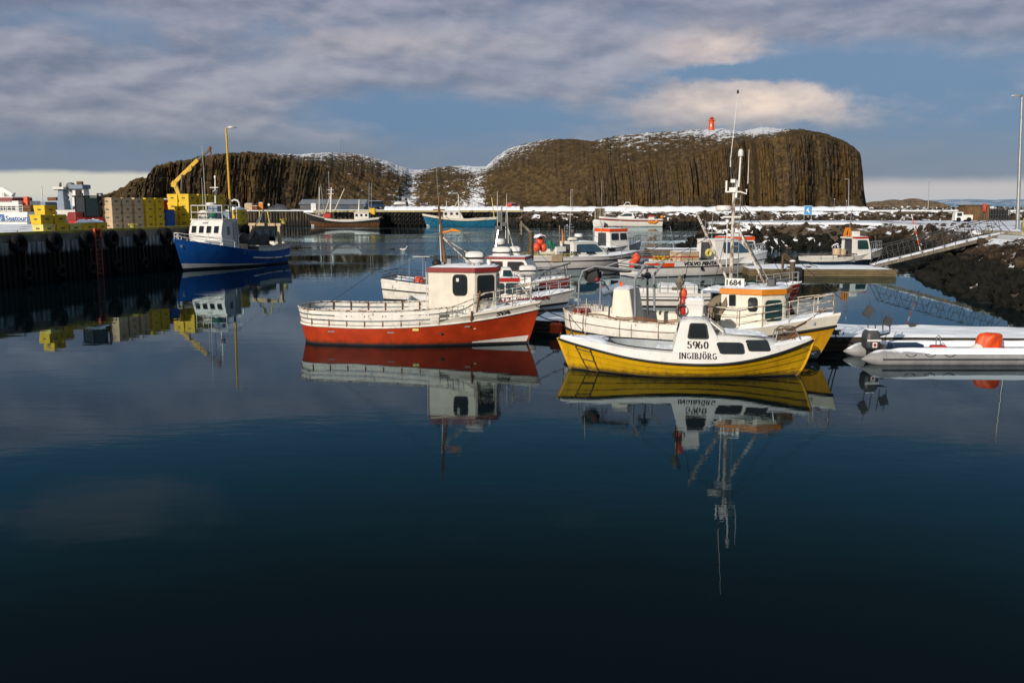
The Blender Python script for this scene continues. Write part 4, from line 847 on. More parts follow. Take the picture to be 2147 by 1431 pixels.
for y in (-.56, .56): MB().box((.42, y * .93, .82), (.5, .04, .35)).build('window', 'glass', t)
MB().tube([(-.4, 0, .8), (-.7, 0, 1.5), (-.2, 0, 1.9)], .07, 6).build('arm', 'rusty', t)
for x in (-.6, .5):
    for y in (-.5, .5): MB().lathe([(.03, -.1), (.24, -.1), (.26, 0), (.24, .1), (.03, .1)], (x, y, .26), 14, 'Y').build('wheel', 'tyre', t)
def abutment():
    t = thing('gangway_abutment', 'stained concrete abutment carrying the top of the gangway', 'abutment', (31.75, 58.2, 0)); MB().box((4, 2.4, .9), (8, 4.8, 3.35)).build('block', 'concrete', t, bevel=.04)
    MB().box((4.05, 2.45, 2.68), (8.3, 5.1, .22)).build('coping', 'pale_concrete', t, bevel=.02); snow_cap(t, lambda a, b_: (.2 + 7.8 * a, .1 + 4.8 * b_, 2.79), 24, 14, .07, 'snow_cover', 9)
    for i, (x, w) in enumerate(((.15, .72), (1.25, 2.2))):
        m = MB(); h = 1.0; z = 2.79; m.tube([(x, .25, z), (x, .25, z + h - .2), (x + .2, .25, z + h), (x + w - .2, .25, z + h), (x + w, .25, z + h - .2), (x + w, .25, z)], .045, 8); m.tube([(x, .25, z + .5), (x + w, .25, z + .5)], .03, 6)
        r = m.build('yellow_railing', 'kerb_yellow', None, 60); r.location = t.location; tag(r, ('short yellow pipe railing at the head of the gangway' if i == 0 else 'longer yellow pipe railing at right, beside the lamp post'), 'railing', None)
    bx = thing('power_box', 'grey service box between the yellow railing posts', 'cabinet', (32.5, 59.3, 2.8)); MB().box((0, 0, .3), (.45, .3, .55)).build('body', 'grey', bx, bevel=.02); MB().box((0, -.16, .32), (.34, .02, .36)).build('door', 'dark_grey', bx)
abutment()
def gangway():
    a, b_ = Vector((23.6, 61.0, .62)), Vector((31.9, 60.4, 2.78)); d = b_ - a; L = d.length; t = thing('gangway', 'snowy truss gangway sloping from abutment down to floating dock', 'gangway', a); t.rotation_euler = d.to_track_quat('X', 'Z').to_euler()
    W = 1.1; m = MB(); m.box((L/2, 0, -.12), (L, W, .1)); m.build('walkway', 'grey_wood', t); MB().box((L/2, -W/2 - .04, -.10), (L, .08, .22)).build('side_beam', 'grey_wood', t); MB().box((L/2, W/2 + .04, -.10), (L, .08, .22)).build('side_beam', 'grey_wood', t)
    snow_cap(t, lambda u, v: (L * u, -W/2 + W * v, -.06), 60, 8, .12, 'snow_cover', 4)
    for s in (-1, 1):
        m = MB(); n = 11; y = s * (W/2 + .02); h = 1.0
        m.tube([(.9, y, h), (L - .6, y, h)], .026, 6); m.tube([(0, y, 0), (.9, y, h)], .022, 6); m.tube([(L, y, 0), (L - .6, y, h)], .022, 6); m.tube([(.5, y, .5), (L - .3, y, .5)], .013, 5)
        for i in range(n):
            x = .9 + (L - 1.5) * i / (n - 1); m.tube([(x, y, 0), (x, y, h)], .017, 5)
            if i < n - 1: x2 = .9 + (L - 1.5) * (i + 1) / (n - 1); m.tube([(x, y, 0), (x2, y, h)] if i % 2 else [(x, y, h), (x2, y, 0)], .014, 5)
        m.build('truss', 'dark_grey', t)
gangway()
# ---------------------------------------------------------------- floating docks
def dock(name, label, poly, z, th, sidemat='dock_wood', seed=0, rows=3, split=True):
    """poly: corner points front-left, front-right, ... counter-clockwise"""
    t = thing(name, label, 'dock'); pts = [Vector((p[0], p[1], 0)) for p in poly]; n = len(pts); c = sum(pts, Vector()) / n
    MB().extr([(c + (p - c) * .985) + Vector((0, 0, -.2)) for p in pts], (0, 0, z - .05 + .2)).build('float', 'black', t)
    for k in range(rows):                                     # boards round the side, as planks one above the other
        z0 = z - th + k * th / rows; m = MB()
        m.extr([c + (p - c) * (1.0 + .004 * (k % 2)) + Vector((0, 0, z0 + .012)) for p in pts], (0, 0, th / rows - .024)); m.build('side_board', sidemat, t, bevel=.006)
    MB().extr([p + Vector((0, 0, z)) for p in pts], (0, 0, .03)).build('decking', sidemat, t)
    return t
DZ = .42
D1 = dock('floating_dock', 'nearest floating dock under thick snow behind the inflatable', [(.6, 32.6), (9.4, 28.4), (20, 27.8), (21.5, 29.9), (11.9, 31.3), (1.2, 35.2)], DZ, .42, 'shaded_wet_wood')
def dsnow(t, quad, nu, nv, th, seed): q = [Vector((*p, 0)) for p in quad]; snow_cap(t, lambda u, v: quadmap(q, u, v) + Vector((0, 0, DZ + .03)), nu, nv, th, 'snow_cover', seed)
dsnow(D1, [(.7, 32.65), (9.5, 28.45), (11.9, 31.25), (1.3, 35.1)], 60, 20, .085, 1); dsnow(D1, [(9.5, 28.45), (19.9, 27.9), (21.4, 29.85), (11.9, 31.25)], 60, 20, .085, 2)
D2 = dock('floating_dock', 'timber sided floating dock at the foot of the gangway', [(15.0, 58.9), (24.1, 58.3), (24.3, 62.4), (15.2, 63.3)], DZ, .42); dsnow(D2, [(15.1, 59.0), (23.9, 58.4), (24.1, 62.3), (15.3, 63.2)], 60, 14, .09, 3)
m = MB(); [m.box((17.95 + dx, 58.55, .2), (.5, .5, .7)) for dx in (0,)]; m.build('joint', 'black', D2)
D3 = dock('floating_dock', 'far snow covered dock strip behind the red striped boats', [(12.4, 84.5), (20, 84.2), (20, 87.2), (12.4, 87.5)], DZ, .4); dsnow(D3, [(12.5, 84.6), (19.9, 84.3), (19.9, 87.1), (12.5, 87.4)], 40, 10, .08, 4)
def pile(px, ybase, ytop, Y, r, label, hook=0):
    a = D(px, ybase, Y); b_ = D(px, ytop, Y); t = thing('mooring_pile', label, 'pile', (a.x, Y, -1)); MB().cyl((0, 0, 0), (b_.x - a.x, 0, b_.z + 1), r, r * .95, 12).build('post', 'old_wood', t, 40)
    MB().lathe([(r * 1.1, 0), (r * 1.1, .05), (r * .3, .1)], (b_.x - a.x, 0, b_.z + 1), 12).build('cap', 'snow' if not hook else 'grey_wood', t)
    if hook: h = b_.z + 1; m = MB(); m.box((hook * .28, 0, h + .25), (.75, .13, .13), ry=.75 if hook < 0 else -.75); m.box((hook * .55, 0, h + .25), (.1, .12, .75)); m.build('bracket', 'grey_wood', t)
    return t
pile(1113, 600, 487, 52, .16, 'dark mooring pile with wooden bracket before a white boat', -1)
pile(1662, 600, 548, 58.2, .17, 'thick brown mooring pile at the left end of the timber dock', 0); m = MB()
t = thing('dock_brace', 'slanting brown timber brace beside the thick mooring pile', 'brace', (0, 0, 0)); a, b_ = D(1642, 534, 58.4), D(1663, 549, 58.4); MB().tube([a, b_], .16, 4).build('beam', 'old_wood', t); MB().tube([a, (a.x, a.y, .5)], .08, 4).build('strut', 'old_wood', t); MB().tube([a, (a.x + 2.2, a.y, .6)], .02, 4).build('stay', 'dark_rope', t)
def cleat(x, y, z, label):
    t = thing('dock_cleat', label, 'cleat', (x, y, z), R(random.uniform(-20, 20))); MB().cyl((-.18, 0, .12), (.18, 0, .12), .03, n=8).build('horn', 'dark_grey', t); MB().box((0, 0, .05), (.2, .07, .1)).build('foot', 'dark_grey', t)
for x, y, lb in ((10.1, 28.75, 'dark cleat in snow at the front edge of the nearest dock'), (13.2, 30.4, 'small cleat on the back edge of the nearest dock'), (17.6, 59.0, 'cleat on the timber dock near its dark joint'), (18.8, 59.0, 'cleat on the timber dock just right of its dark joint')): cleat(x, y, DZ + .06, lb)
t = thing('orange_float', 'bright orange plastic float standing on the nearest dock edge', 'float', (1.52, 31.75, .06), R(-15)); MB().box((0, 0, .17), (.42, .3, .44)).build('body', 'hi_orange', t, bevel=.07); MB().tube([(-.1, 0, .38), (-.1, 0, .48), (.1, 0, .48), (.1, 0, .38)], .02, 6).build('handle', 'hi_orange', t); MB().box((0, 0, .02), (.43, .31, .1)).build('base', 'black', t)
# ---------------------------------------------------------------- boats: common builders (x forward, y to port, z up from the waterline)
class Hull:
    def __init__(s, L, B, draft, sheer, rake=.4, srake=.1, double=False, full=.42, k=2.4, wl=.78, flare=.25, tr=.86, bexp=1.0, rnd=0.0, vee=1.15):
        s.L, s.B, s.d, s.sheer, s.rake, s.srake, s.double, s.full, s.k, s.wl, s.flare, s.tr, s.bexp, s.rnd, s.vee = L, B, draft, sheer, rake, srake, double, full, k, wl, flare, tr, bexp, rnd, vee
    def plan(s, t):
        if s.double:
            a = abs(2 * t - 1) ** (s.k * (1.1 if t > .5 else .95)); return max(.0, 1 - a) ** .9 + .012
        if s.rnd and t < s.rnd: return (s.tr + (1 - s.tr) * math.sin(math.pi / 2 * t / s.full)) * math.sqrt(1 - .80 * (1 - t / s.rnd) ** 2)
        if t < s.full: return s.tr + (1 - s.tr) * math.sin(math.pi / 2 * t / s.full)
        return max(0, 1 - ((t - s.full) / (1 - s.full)) ** s.k) + .015
    def pt(s, t, z, side=-1, off=0.0):
        sh = s.sheer(t); u = max(0.0, min(1.25, (z + s.d) / (sh + s.d)))
        p = s.flare + (s.vee - s.flare) * max(0, t - .35) ** 1.5 * 1.6 + (.8 * max(0, .3 - t) * 2 if s.double else 0)
        w = s.B / 2 * s.plan(t) * u ** p + off * min(1, s.plan(t) * 6)
        zb = z / max(.1, s.sheer(1.0)); xb = s.L / 2 + s.rake * (zb ** s.bexp if zb > 0 else zb * 1.6) + off * .7; zs = z / max(.1, s.sheer(0)); xs = -s.L / 2 - s.srake * (zs if zs > 0 else zs * 1.6) - off * .5
        return Vector((xs + (xb - xs) * t, side * w, z))
    def ts(s, n=44): return [.5 - .5 * math.cos(math.pi * (i / n)) * (1 - .12 * math.sin(math.pi * i / n) ** 2) for i in range(n + 1)]
    def band(s, name, z0, z1, mat, parent, rows=4, off=0.0, off1=None, t0=0.0, t1=1.0, close=True, n=44):
        mb = MB(); off1 = off if off1 is None else off1; T = [t0 + (t1 - t0) * t for t in s.ts(n)]
        for side in (-1, 1):
            V_ = [[s.pt(t, z0(t) + (z1(t) - z0(t)) * j / rows, side, off + (off1 - off) * j / rows) for j in range(rows + 1)] for t in T]
            vs = [p for c in V_ for p in c]; w = rows + 1
            fs = [(i * w + j, (i + 1) * w + j, (i + 1) * w + j + 1, i * w + j + 1) for i in range(n) for j in range(rows)]
            mb.add(vs, [f if side < 0 else f[::-1] for f in fs])
        if not s.double and close and t0 == 0:
            a = [s.pt(0, z0(0) + (z1(0) - z0(0)) * j / rows, -1, off) for j in range(rows + 1)]; b = [s.pt(0, z0(0) + (z1(0) - z0(0)) * j / rows, 1, off) for j in range(rows + 1)]
            mb.add(a + b, [(j + rows + 1, j, j + 1, j + rows + 2) for j in range(rows)])
        return mb.build(name, mat, parent, 50)
    def path(s, zf, side=-1, off=0.0, t0=0.0, t1=1.0, n=40): return [s.pt(t0 + (t1 - t0) * i / n, zf(t0 + (t1 - t0) * i / n), side, off) for i in range(n + 1)]
    def strake(s, name, zf, r, mat, parent, off=.01, t0=0.0, t1=1.0, sq=None):
        pts = s.path(zf, -1, off, t0, t1) + s.path(zf, 1, off, t0, t1)[::-1]
        if not s.double and t0 == 0: pts = pts + [pts[0]]
        return MB().tube(pts, r, 8).build(name, mat, parent, 60)
    def deck(s, name, zf, mat, parent, t0=0.0, t1=1.0, inset=.02, n=30, camber=0.0, m=6):
        def f(u, v):
            t = t0 + (t1 - t0) * u; p = s.pt(t, zf(t), 1, -inset); w = abs(p.y); y = -w + 2 * w * v; return (p.x, y, p.z + camber * (1 - (2 * v - 1) ** 2))
        return MB().grid(f, n, m).build(name, mat, parent, 60)
    def snow(s, zf, parent, t0, t1, th, inset=.12, seed=1, camber=0.0, name='deck_snow', v0=0.0, v1=1.0):
        def f(u, v):
            t = t0 + (t1 - t0) * u; p = s.pt(t, zf(t), 1, -inset); w = abs(p.y); v = v0 + (v1 - v0) * v; return (p.x, -w + 2 * w * v, p.z + camber * (1 - (2 * v - 1) ** 2))
        return snow_cap(parent, f, 40, 12, th, name, seed)
def boat(name, label, bow, stern, group=None, cat='boat'):
    """bow, stern: points where the two ends meet the water"""
    a, b = Vector(bow), Vector(stern); d = a - b
    return thing(name, label, cat, ((a.x + b.x) / 2, (a.y + b.y) / 2, 0), math.atan2(d.y, d.x), group), d.length
def lerpf(*kv):
    xs = [k for k, _ in kv]; ys = [v for _, v in kv]
    def f(t):                                             # smooth curve through the given heights
        for i in range(len(xs) - 1):
            if t <= xs[i + 1] or i == len(xs) - 2:
                h = xs[i + 1] - xs[i]; u = (t - xs[i]) / h
                def sl(j): return 0.5 * ((ys[j + 1] - ys[j]) / (xs[j + 1] - xs[j]) + (ys[j] - ys[j - 1]) / (xs[j] - xs[j - 1])) if 0 < j < len(xs) - 1 else ((ys[1] - ys[0]) / (xs[1] - xs[0]) if j == 0 else (ys[-1] - ys[-2]) / (xs[-1] - xs[-2]))
                m0, m1 = sl(i) * h, sl(i + 1) * h
                return (2*u**3 - 3*u**2 + 1) * ys[i] + (u**3 - 2*u**2 + u) * m0 + (-2*u**3 + 3*u**2) * ys[i + 1] + (u**3 - u**2) * m1
    return f
const = lambda v: (lambda t: v)
def plus(f, k): return lambda t: f(t) + k
def rail(parent, base, h, mat='stainless', r=.016, levels=(.5,), every=1, name='railing', lean=0.0, rp=None):
    """posts on the base points, a top pipe and lower pipes"""
    m = MB(); base = [Vector(p) for p in base]; c = sum(base, Vector()) / len(base); out = [Vector((p.x - c.x, p.y - c.y, 0)).normalized() * lean for p in base]
    top = [p + o + Vector((0, 0, h(i / max(1, len(base) - 1)) if callable(h) else h)) for i, (p, o) in enumerate(zip(base, out))]
    m.tube(top, r, 6)
    for k in levels: m.tube([p.lerp(q, k) for p, q in zip(base, top)], r * .7, 5)
    for i in range(0, len(base), every): m.tube([base[i], top[i]], rp or r * .9, 5)
    return m.build(name, mat, parent)
def prism_house(parent, plan, z0, z1, mat, shrink=1.0, shift=0.0, name='wheelhouse'):
    c = Vector((sum(p[0] for p in plan) / len(plan), 0)); lo = [Vector((x, y, z0)) for x, y in plan]; hi = [Vector((c.x + (x - c.x) * shrink + shift, y * shrink, z1)) for x, y in plan]
    o = MB().loft([lo, hi]).build(name, mat, parent, bevel=.015); return lo, hi
def wall_quad(lo, hi, i, u0, u1, v0, v1):
    n = len(lo); a, b, c, d = lo[i], lo[(i + 1) % n], hi[(i + 1) % n], hi[i]; q = (a, b, c, d)
    return [quadmap(q, u0, v0), quadmap(q, u1, v0), quadmap(q, u1, v1), quadmap(q, u0, v1)]
def roof_slab(parent, hi, th, over, mat, name='roof', z=None):
    c = sum(hi, Vector()) / len(hi); pts = [c + (p - c) * 1 + (p - c).normalized() * over for p in hi]
    return MB().loft([[p + Vector((0, 0, -.01)) for p in pts], [p + Vector((0, 0, th)) for p in pts]]).build(name, mat, parent, bevel=.012), [p + Vector((0, 0, th)) for p in pts]
def roof_snow(parent, pts, th, seed=1, name='roof_snow', k=.96):
    c = sum(pts, Vector()) / len(pts); x0, x1 = min(p.x for p in pts), max(p.x for p in pts); n = len(pts)
    def width(x, s):
        best = None
        for i in range(n):
            a, b = pts[i], pts[(i + 1) % n]
            if (a.x - x) * (b.x - x) <= 0 and abs(a.x - b.x) > 1e-6:
                y = a.y + (b.y - a.y) * (x - a.x) / (b.x - a.x); zz = a.z + (b.z - a.z) * (x - a.x) / (b.x - a.x)
                if best is None or y * s > best[0] * s: best = (y, zz)
        return best or (0, c.z)
    def f(u, v):
        x = c.x + (x0 + (x1 - x0) * (.003 + .994 * u) - c.x) * k; a, b = width(x, -1), width(x, 1); return (x, (a[0] + (b[0] - a[0]) * v) * k, a[1] + (b[1] - a[1]) * v)
    return snow_cap(parent, f, 26, 16, th, name, seed)
def antenna(parent, p, h, lean=(0, 0), r=.016, mat='clean_white', name='antenna'):
    p = Vector(p); return MB().tube([p, p + Vector((lean[0] * .5, lean[1] * .5, h * .5)), p + Vector((lean[0], lean[1], h))], r, 6, r * .4).build(name, mat, parent)
def raft(parent, p, L=.9, r=.28, axis='X', mat='clean_white', band='black', snow=True):
    p = Vector(p); prof = [(.02, -L/2), (r * .75, -L/2 + .03), (r * .97, -L/2 + .14), (r, -L * .1), (r, L * .1), (r * .97, L/2 - .14), (r * .75, L/2 - .03), (.02, L/2)]
    o = MB().lathe(prof, p + Vector((0, 0, r)), 18, axis).build('life_raft', mat, parent, 50)
    MB().box(p + Vector((0, 0, r)), (L * .985 if axis == 'X' else 2.03 * r, 2.03 * r if axis == 'X' else L * .985, .07)).build('seam_band', band, o)
    m = MB()
    for s in (-.28, .28): m.box(p + (Vector((s * L, 0, .03)) if axis == 'X' else Vector((0, s * L, .03))), (.07, r * 1.6, .16) if axis == 'X' else (r * 1.6, .07, .16))
    m.box(p + Vector((0, 0, -.03)), (L * .7, r, .03) if axis == 'X' else (r, L * .7, .03)); m.build('cradle', 'grey', o); return o
def radar(parent, p, r=.26, h=.2, mat='clean_white'):
    o = MB().lathe([(.02, 0), (r * .8, 0), (r, h * .25), (r, h * .7), (r * .85, h), (.02, h * 1.05)], p, 20).build('radar_dome', mat, parent, 40); return o
def mast_light(parent, p, r=.05, name='mast_light'): return MB().lathe([(r, 0), (r * 1.2, r * .4), (r * 1.1, r * 2.2), (r * .6, r * 3), (.01, r * 3.1)], p, 10).build(name, 'clean_white', parent, 40)
def floodlight(parent, p, d=(0, -1, 0), s=.12, mat='blue_grey'):
    p = Vector(p); d = Vector(d).normalized(); o = MB().tube([p, p + d * s * .9], s * .6, 12, s).build('floodlight', mat, parent, 40); MB().cyl(p + d * s * .9, p + d * (s * .9 + .01), s * .9, n=12).build('lens', 'glass', o); return o
def line_rope(a, b, sag, name, label, r=.018, mat='dark_rope', n=14):
    a, b = Vector(a), Vector(b); o = MB().tube([a.lerp(b, i / n) + Vector((0, 0, -sag * 4 * (i / n) * (1 - i / n))) for i in range(n + 1)], r, 5).build(name, mat); return tag(o, label, 'rope')
def buoy(p, r, label, mat='coral', name='buoy', group=None):
    t = thing(name, label, 'buoy', p, 0, group); MB().lathe([(.02, -r), (r * .5, -r * .92), (r * .87, -r * .5), (r, 0), (r * .9, r * .45), (r * .6, r * .85), (r * .3, r * 1.08), (.1 * r + .01, r * 1.2)], n=18).build('float', mat, t, 60)
    MB().torus((0, 0, r * 1.25), r * .16, r * .05, Matrix.Rotation(R(90), 3, 'X'), 12, 6).build('eye', 'blue_plastic', t); return t
def gate_world(t, v): return (Matrix.Translation(t.location) @ Matrix.Rotation(t.rotation_euler.z, 4, 'Z')) @ Vector(v)

def stencil(parent, text, size, fn, mat='ink', name='lettering', gap=.10, thin=.075, thick=.20):
    """painted stencil letters with thick stems, thin bars and slab serifs"""
    arc = lambda cx, cy, rx, ry, a0, a1, n=12: [(cx + rx * math.cos(R(a0 + (a1 - a0) * i / n)), cy + ry * math.sin(R(a0 + (a1 - a0) * i / n))) for i in range(n + 1)]
    ser = lambda a, b, y: [(a, y), (b, y)]; st = lambda x, y0=0, y1=1: [(x, y0), (x, y1)]
    O = [arc(.38, .5, .27, .45, 102, 258), arc(.38, .5, .27, .45, -78, 78)]; nine = [arc(.34, .68, .24, .28, 105, 255), arc(.34, .68, .24, .28, -70, 75), arc(.24, .62, .34, .57, 8, -78)]
    G = {'I': (.36, [st(.18), ser(.0, .36, .035), ser(.0, .36, .965)]), 'N': (.86, [[(.12, 0), (.121, 1)], [(.14, .97), (.70, .03)], st(.72), ser(0, .26, .035), ser(0, .2, .965), ser(.58, .86, .965)]), 'G': (.80, [arc(.40, .5, .29, .45, 40, 170), arc(.40, .5, .29, .45, 190, 305), st(.66, .06, .44), ser(.5, .8, .45)]),
         'B': (.72, [st(.15), ser(0, .36, .035), ser(0, .36, .965), arc(.32, .745, .22, .22, 85, -85), arc(.32, .26, .28, .225, 85, -85)]), 'J': (.52, [st(.32, .2, 1), arc(.19, .2, .14, .16, -20, -190), ser(.14, .5, .965)]), 'Ö': (.78, O + [[(.22, 1.1), (.22, 1.25)], [(.54, 1.1), (.54, 1.25)]]),
         'R': (.80, [st(.15), ser(0, .34, .035), ser(0, .36, .965), arc(.32, .74, .25, .225, 85, -85), [(.38, .47), (.66, .02)], ser(.56, .8, .035)]), '5': (.64, [ser(.12, .54, .94), [(.14, .92), (.141, .52)], arc(.30, .32, .24, .28, 120, -60), arc(.30, .32, .24, .28, -80, -165)]), '0': (.70, [arc(.34, .5, .24, .45, 102, 258), arc(.34, .5, .24, .45, -78, 78)]), '9': (.66, nine), '6': (.66, [[(.62 - x, 1 - y) for x, y in k] for k in nine])}
    m = MB(); x0 = 0
    for ch in text:
        w, strokes = G[ch]
        for pts in strokes:
            L, Rr = [], []
            for i, (x, y) in enumerate(pts):
                a, b = pts[max(0, i - 1)], pts[min(len(pts) - 1, i + 1)]; dx, dy = b[0] - a[0], b[1] - a[1]; l = math.hypot(dx, dy); h = .5 * (thin + (thick - thin) * abs(dy) / l); L.append((x - dy / l * h, y + dx / l * h)); Rr.append((x + dy / l * h, y - dx / l * h))
            n = len(pts); m.add([fn((x0 + x) * size, y * size) for x, y in L + Rr], [(i, i + n, i + n + 1, i + 1) for i in range(n - 1)])
        x0 += w + gap
    return m.build(name, mat, parent)
# ---------------------------------------------------------------- small yellow boat in front
def yellow_boat():
    t, L = boat('motor_boat', 'small yellow clinker boat with white cuddy and black windows, nearest to the camera', P(1670, 786), P(1194, 772)); B = 2.4
    sh = lerpf((0, .82), (.13, .68), (.3, .50), (.5, .41), (.68, .45), (.84, .64), (1, .95)); H = Hull(L * .985, B, .35, sh, rake=.42, srake=.34, double=True, k=2.5, flare=.34, bexp=.6)
    zb = const(-.32); N = 5
    for i in range(N):                                   # overlapping strakes, each set proud at its lower edge
        z0 = lambda t, i=i: -.30 + (sh(t) - .02 + .30) * (i / N) ** .92; z1 = lambda t, i=i: -.30 + (sh(t) - .02 + .30) * ((i + 1) / N) ** .92
        H.band('strake', z0, z1, 'yellow_hull', t, 3, .022, -.004)
        H.strake('lap_seam', plus(z0, -.002), .0045, 'black', t, .012) if i else None
    H.band('keel_bottom', const(-.34), const(.035), 'antifoul', t, 2, .024)
    H.strake('rub_rail', plus(sh, .0), .034, 'black', t, .02)
    for s_, tt in ((1, 1.0), (0, 0.0)):
        pts = [H.pt(tt, -.32 + (sh(tt) + .36) * i / 10, -1, .03) for i in range(11)]; MB().tube([(p.x, 0, p.z) for p in pts], .045, 6).build('stem_post' if s_ else 'stern_post', 'yellow_hull', t)
    # white upper side leaning in, and the side deck
    top = lambda t: sh(t) + .16 + .10 * math.sin(math.pi * min(1, max(0, (t - .1) / .8))) * (1 if t < .95 else .5) - .10 * max(0, abs(2 * t - 1) - .75) * 4
    def ring(tv, k, z, side): p = H.pt(tv, sh(tv), side); return Vector((p.x * (1 - .012 * k), p.y * (1 - .15 * k) - side * .02 * k, z))
    for side, nm in ((-1, 'upper_side'), (1, 'upper_side')):
        m = MB(); T = H.ts(44); V_ = [[ring(tv, j / 3, sh(tv) + .01 + (top(tv) - sh(tv) - .01) * j / 3, side) for j in range(4)] for tv in T]; vs = [p for c in V_ for p in c]
        m.add(vs, [((i * 4 + j), ((i + 1) * 4 + j), ((i + 1) * 4 + j + 1), (i * 4 + j + 1))[::side * -1] for i in range(44) for j in range(3)]); m.build(nm, 'clean_white', t, 50)
    # fore and aft decks with snow, cockpit floor and inner sides
    wy = lambda tv: abs(ring(tv, 1, 0, -1).y)
    def deckgrid(nm, t0, t1, mat, snow=0.0, dz=0.0, seed=0):
        f = lambda u, v: (ring(t0 + (t1 - t0) * u, 1, 0, -1).x, (-1 + 2 * v) * wy(t0 + (t1 - t0) * u) * .995, top(t0 + (t1 - t0) * u) + dz + .03 * (1 - (2 * v - 1) ** 2))
        MB().grid(f, 20, 8).build(nm, mat, t, 60)
        if snow: snow_cap(t, f, 24, 12, snow, 'deck_snow', seed)
    deckgrid('aft_deck', 0.0, .19, 'clean_white', .045, seed=2); deckgrid('fore_deck', .80, 1.0, 'clean_white', .05, seed=3)
    cw = lambda tv: wy(tv) * (1 - .20 * (1 - max(0, (tv - .19) / .1) if tv < .29 else 0)) - .03
    c0, c1 = .165, .56
    def ck(tv, side, z, inn=0): k = math.sqrt(max(0, 1 - max(0, (.30 - tv) / (.30 - c0)) ** 2)); return Vector((ring(tv, 1, 0, -1).x, side * ((wy(tv) - .13) * k - inn), z))
    for side in (-1, 1):
        m = MB(); T = [c0 + (c1 - c0) * (i / 30) ** 1.5 for i in range(31)]; rows = [lambda tv: top(tv) + .035, lambda tv: .0]
        m.add([p for tv in T for p in (ck(tv, side, top(tv) + .03), ck(tv, side, .02, .06))], [(2*i, 2*i+1, 2*i+3, 2*i+2)[::side] for i in range(30)]); m.build('inner_side', 'inside', t, 60)
        m = MB(); m.add([p for tv in T for p in (ck(tv, side, top(tv) + .03), Vector((ring(tv, 1, 0, -1).x, side * wy(tv) * .995, top(tv) + .002)))], [(2*i, 2*i+2, 2*i+3, 2*i+1)[::side] for i in range(30)]); m.build('side_deck', 'clean_white', t, 60)
    m = MB(); m.tube([ck(c0 + (c1 - c0) * (i / 30) ** 1.5, -1, top(c0 + (c1 - c0) * (i / 30) ** 1.5) + .04) for i in range(30, -1, -1)] + [ck(c0 + (c1 - c0) * (i / 30) ** 1.5, 1, top(c0 + (c1 - c0) * (i / 30) ** 1.5) + .04) for i in range(31)], .02, 6); m.build('coaming_trim', 'black', t)
    H.deck('cockpit_floor', const(.03), 'deck', t, c0, .62, .15)
    MB().box((-.35, .02, .40), (.62, 1.05, .44)).build('engine_box', 'inside', t, bevel=.03); snow_cap(t, lambda u, v: (-.68 + .66 * u, -.5 + 1.04 * v, .62), 14, 14, .06, 'engine_box_snow', 4)
    for z in (.16,): MB().tube([ck(c0 + (c1 - c0) * i / 20, 1, z, .03) for i in range(2, 21)], .012, 5).build('inner_rail', 'grey', t)
    # wheelhouse and trunk cabin, sides flush with the hull sides
    def X(px, z=.9):                                      # boat x of a photo column on the near side of the cabin
        c, s_ = math.cos(t.rotation_euler.z), math.sin(t.rotation_euler.z); d = ray(px, 715); o = Vector((0, 0, CH)) - Vector(t.location); n = Vector((-s_, c, 0)); k = (-.95 - o.dot(n)) / d.dot(n); p = o + d * k; return p.x * c + p.y * s_
    xa, xb, xc, xd = X(1428), X(1503), X(1523), X(1652); za, zr, zc = 1.50, 1.52, 1.06
    tof = lambda x: (x + H.L/2 + H.srake*.8) / (H.L + H.rake*.8 + H.srake*.8)
    w0 = lambda x: wy(tof(x)) - .005; zt = lambda x: top(tof(x))
    def cabin(nm, secs, mat='clean_white'):
        rings = []
        for x, xt, z1, kin in secs:
            w = w0(x); wt = w * kin; r = []; zz = zt(x) - .02
            for y, z in ((-w, zz), (-w * (.35 + .65 * kin) * 1.0, (zz + z1) * .52), (-wt, z1 - .07), (-wt + .09, z1), (0, z1 + .035), (wt - .09, z1), (wt, z1 - .07), (w * (.35 + .65 * kin), (zz + z1) * .52), (w, zz)):
                u = (z - zz) / max(.05, z1 - zz); r.append(Vector((x + (xt - x) * u, y, z)))
            rings.append(r)
        return MB().loft(rings, close=False, cap=True).build(nm, mat, t, 32)
    cabin('wheelhouse', [(xa - .22, xa - .02, za - .05, .66), (xa + .12, xa + .16, za, .68), (xb - .02, xb - .30, za, .68), (xb + .25, xb - .18, za - .06, .66)])
    cabin('trunk_cabin', [(xb - .1, xb - .1, zc + .04, .78), (xb + .35, xb + .35, zc + .05, .76), (xd - .75, xd - .75, zc, .70), (xd - .25, xd - .42, zc - .07, .62), (xd, xd - .30, zc - .24, .55)])
    snow_cap(t, lambda u, v: (xb + .12 + (xd - .5 - xb - .05) * u, (-1 + 2 * v) * w0(xb + (xd - xb) * u) * .66, zc + .045 - .05 * u ** 3), 30, 14, .06, 'cabin_snow', 5)
    snow_cap(t, lambda u, v: (xa + .02 + (xb - xa - .36) * u, (-1 + 2 * v) * .55, za + .01), 16, 12, .05, 'wheelhouse_snow', 6)
    MB().add([(xa - .19, -.45, zt(xa)), (xa - .19, .45, zt(xa)), (xa - .06, .42, za - .15), (xa - .06, -.42, za - .15)], [(3, 2, 1, 0)]).build('door_opening', 'black', t)
    def sidewin(x0, x1, x2, x3, z0, z1, kin, zroof, nm='window'):
        def pt(x, z): zz = zt(x) - .02; w = w0(x); zm = (zz + zroof) * .52; wm = w * (.35 + .65 * kin); u = (z - zm) / (zroof - .07 - zm); return Vector((x, -(wm + (w * kin - wm) * u) if z > zm else -(w + (wm - w) * (z - zz) / (zm - zz)), z))
        window(t, [pt(x0, z0), pt(x1, z0), pt(x2, z1), pt(x3, z1)], 'black', 'glass', .07, .16, nm, .034)
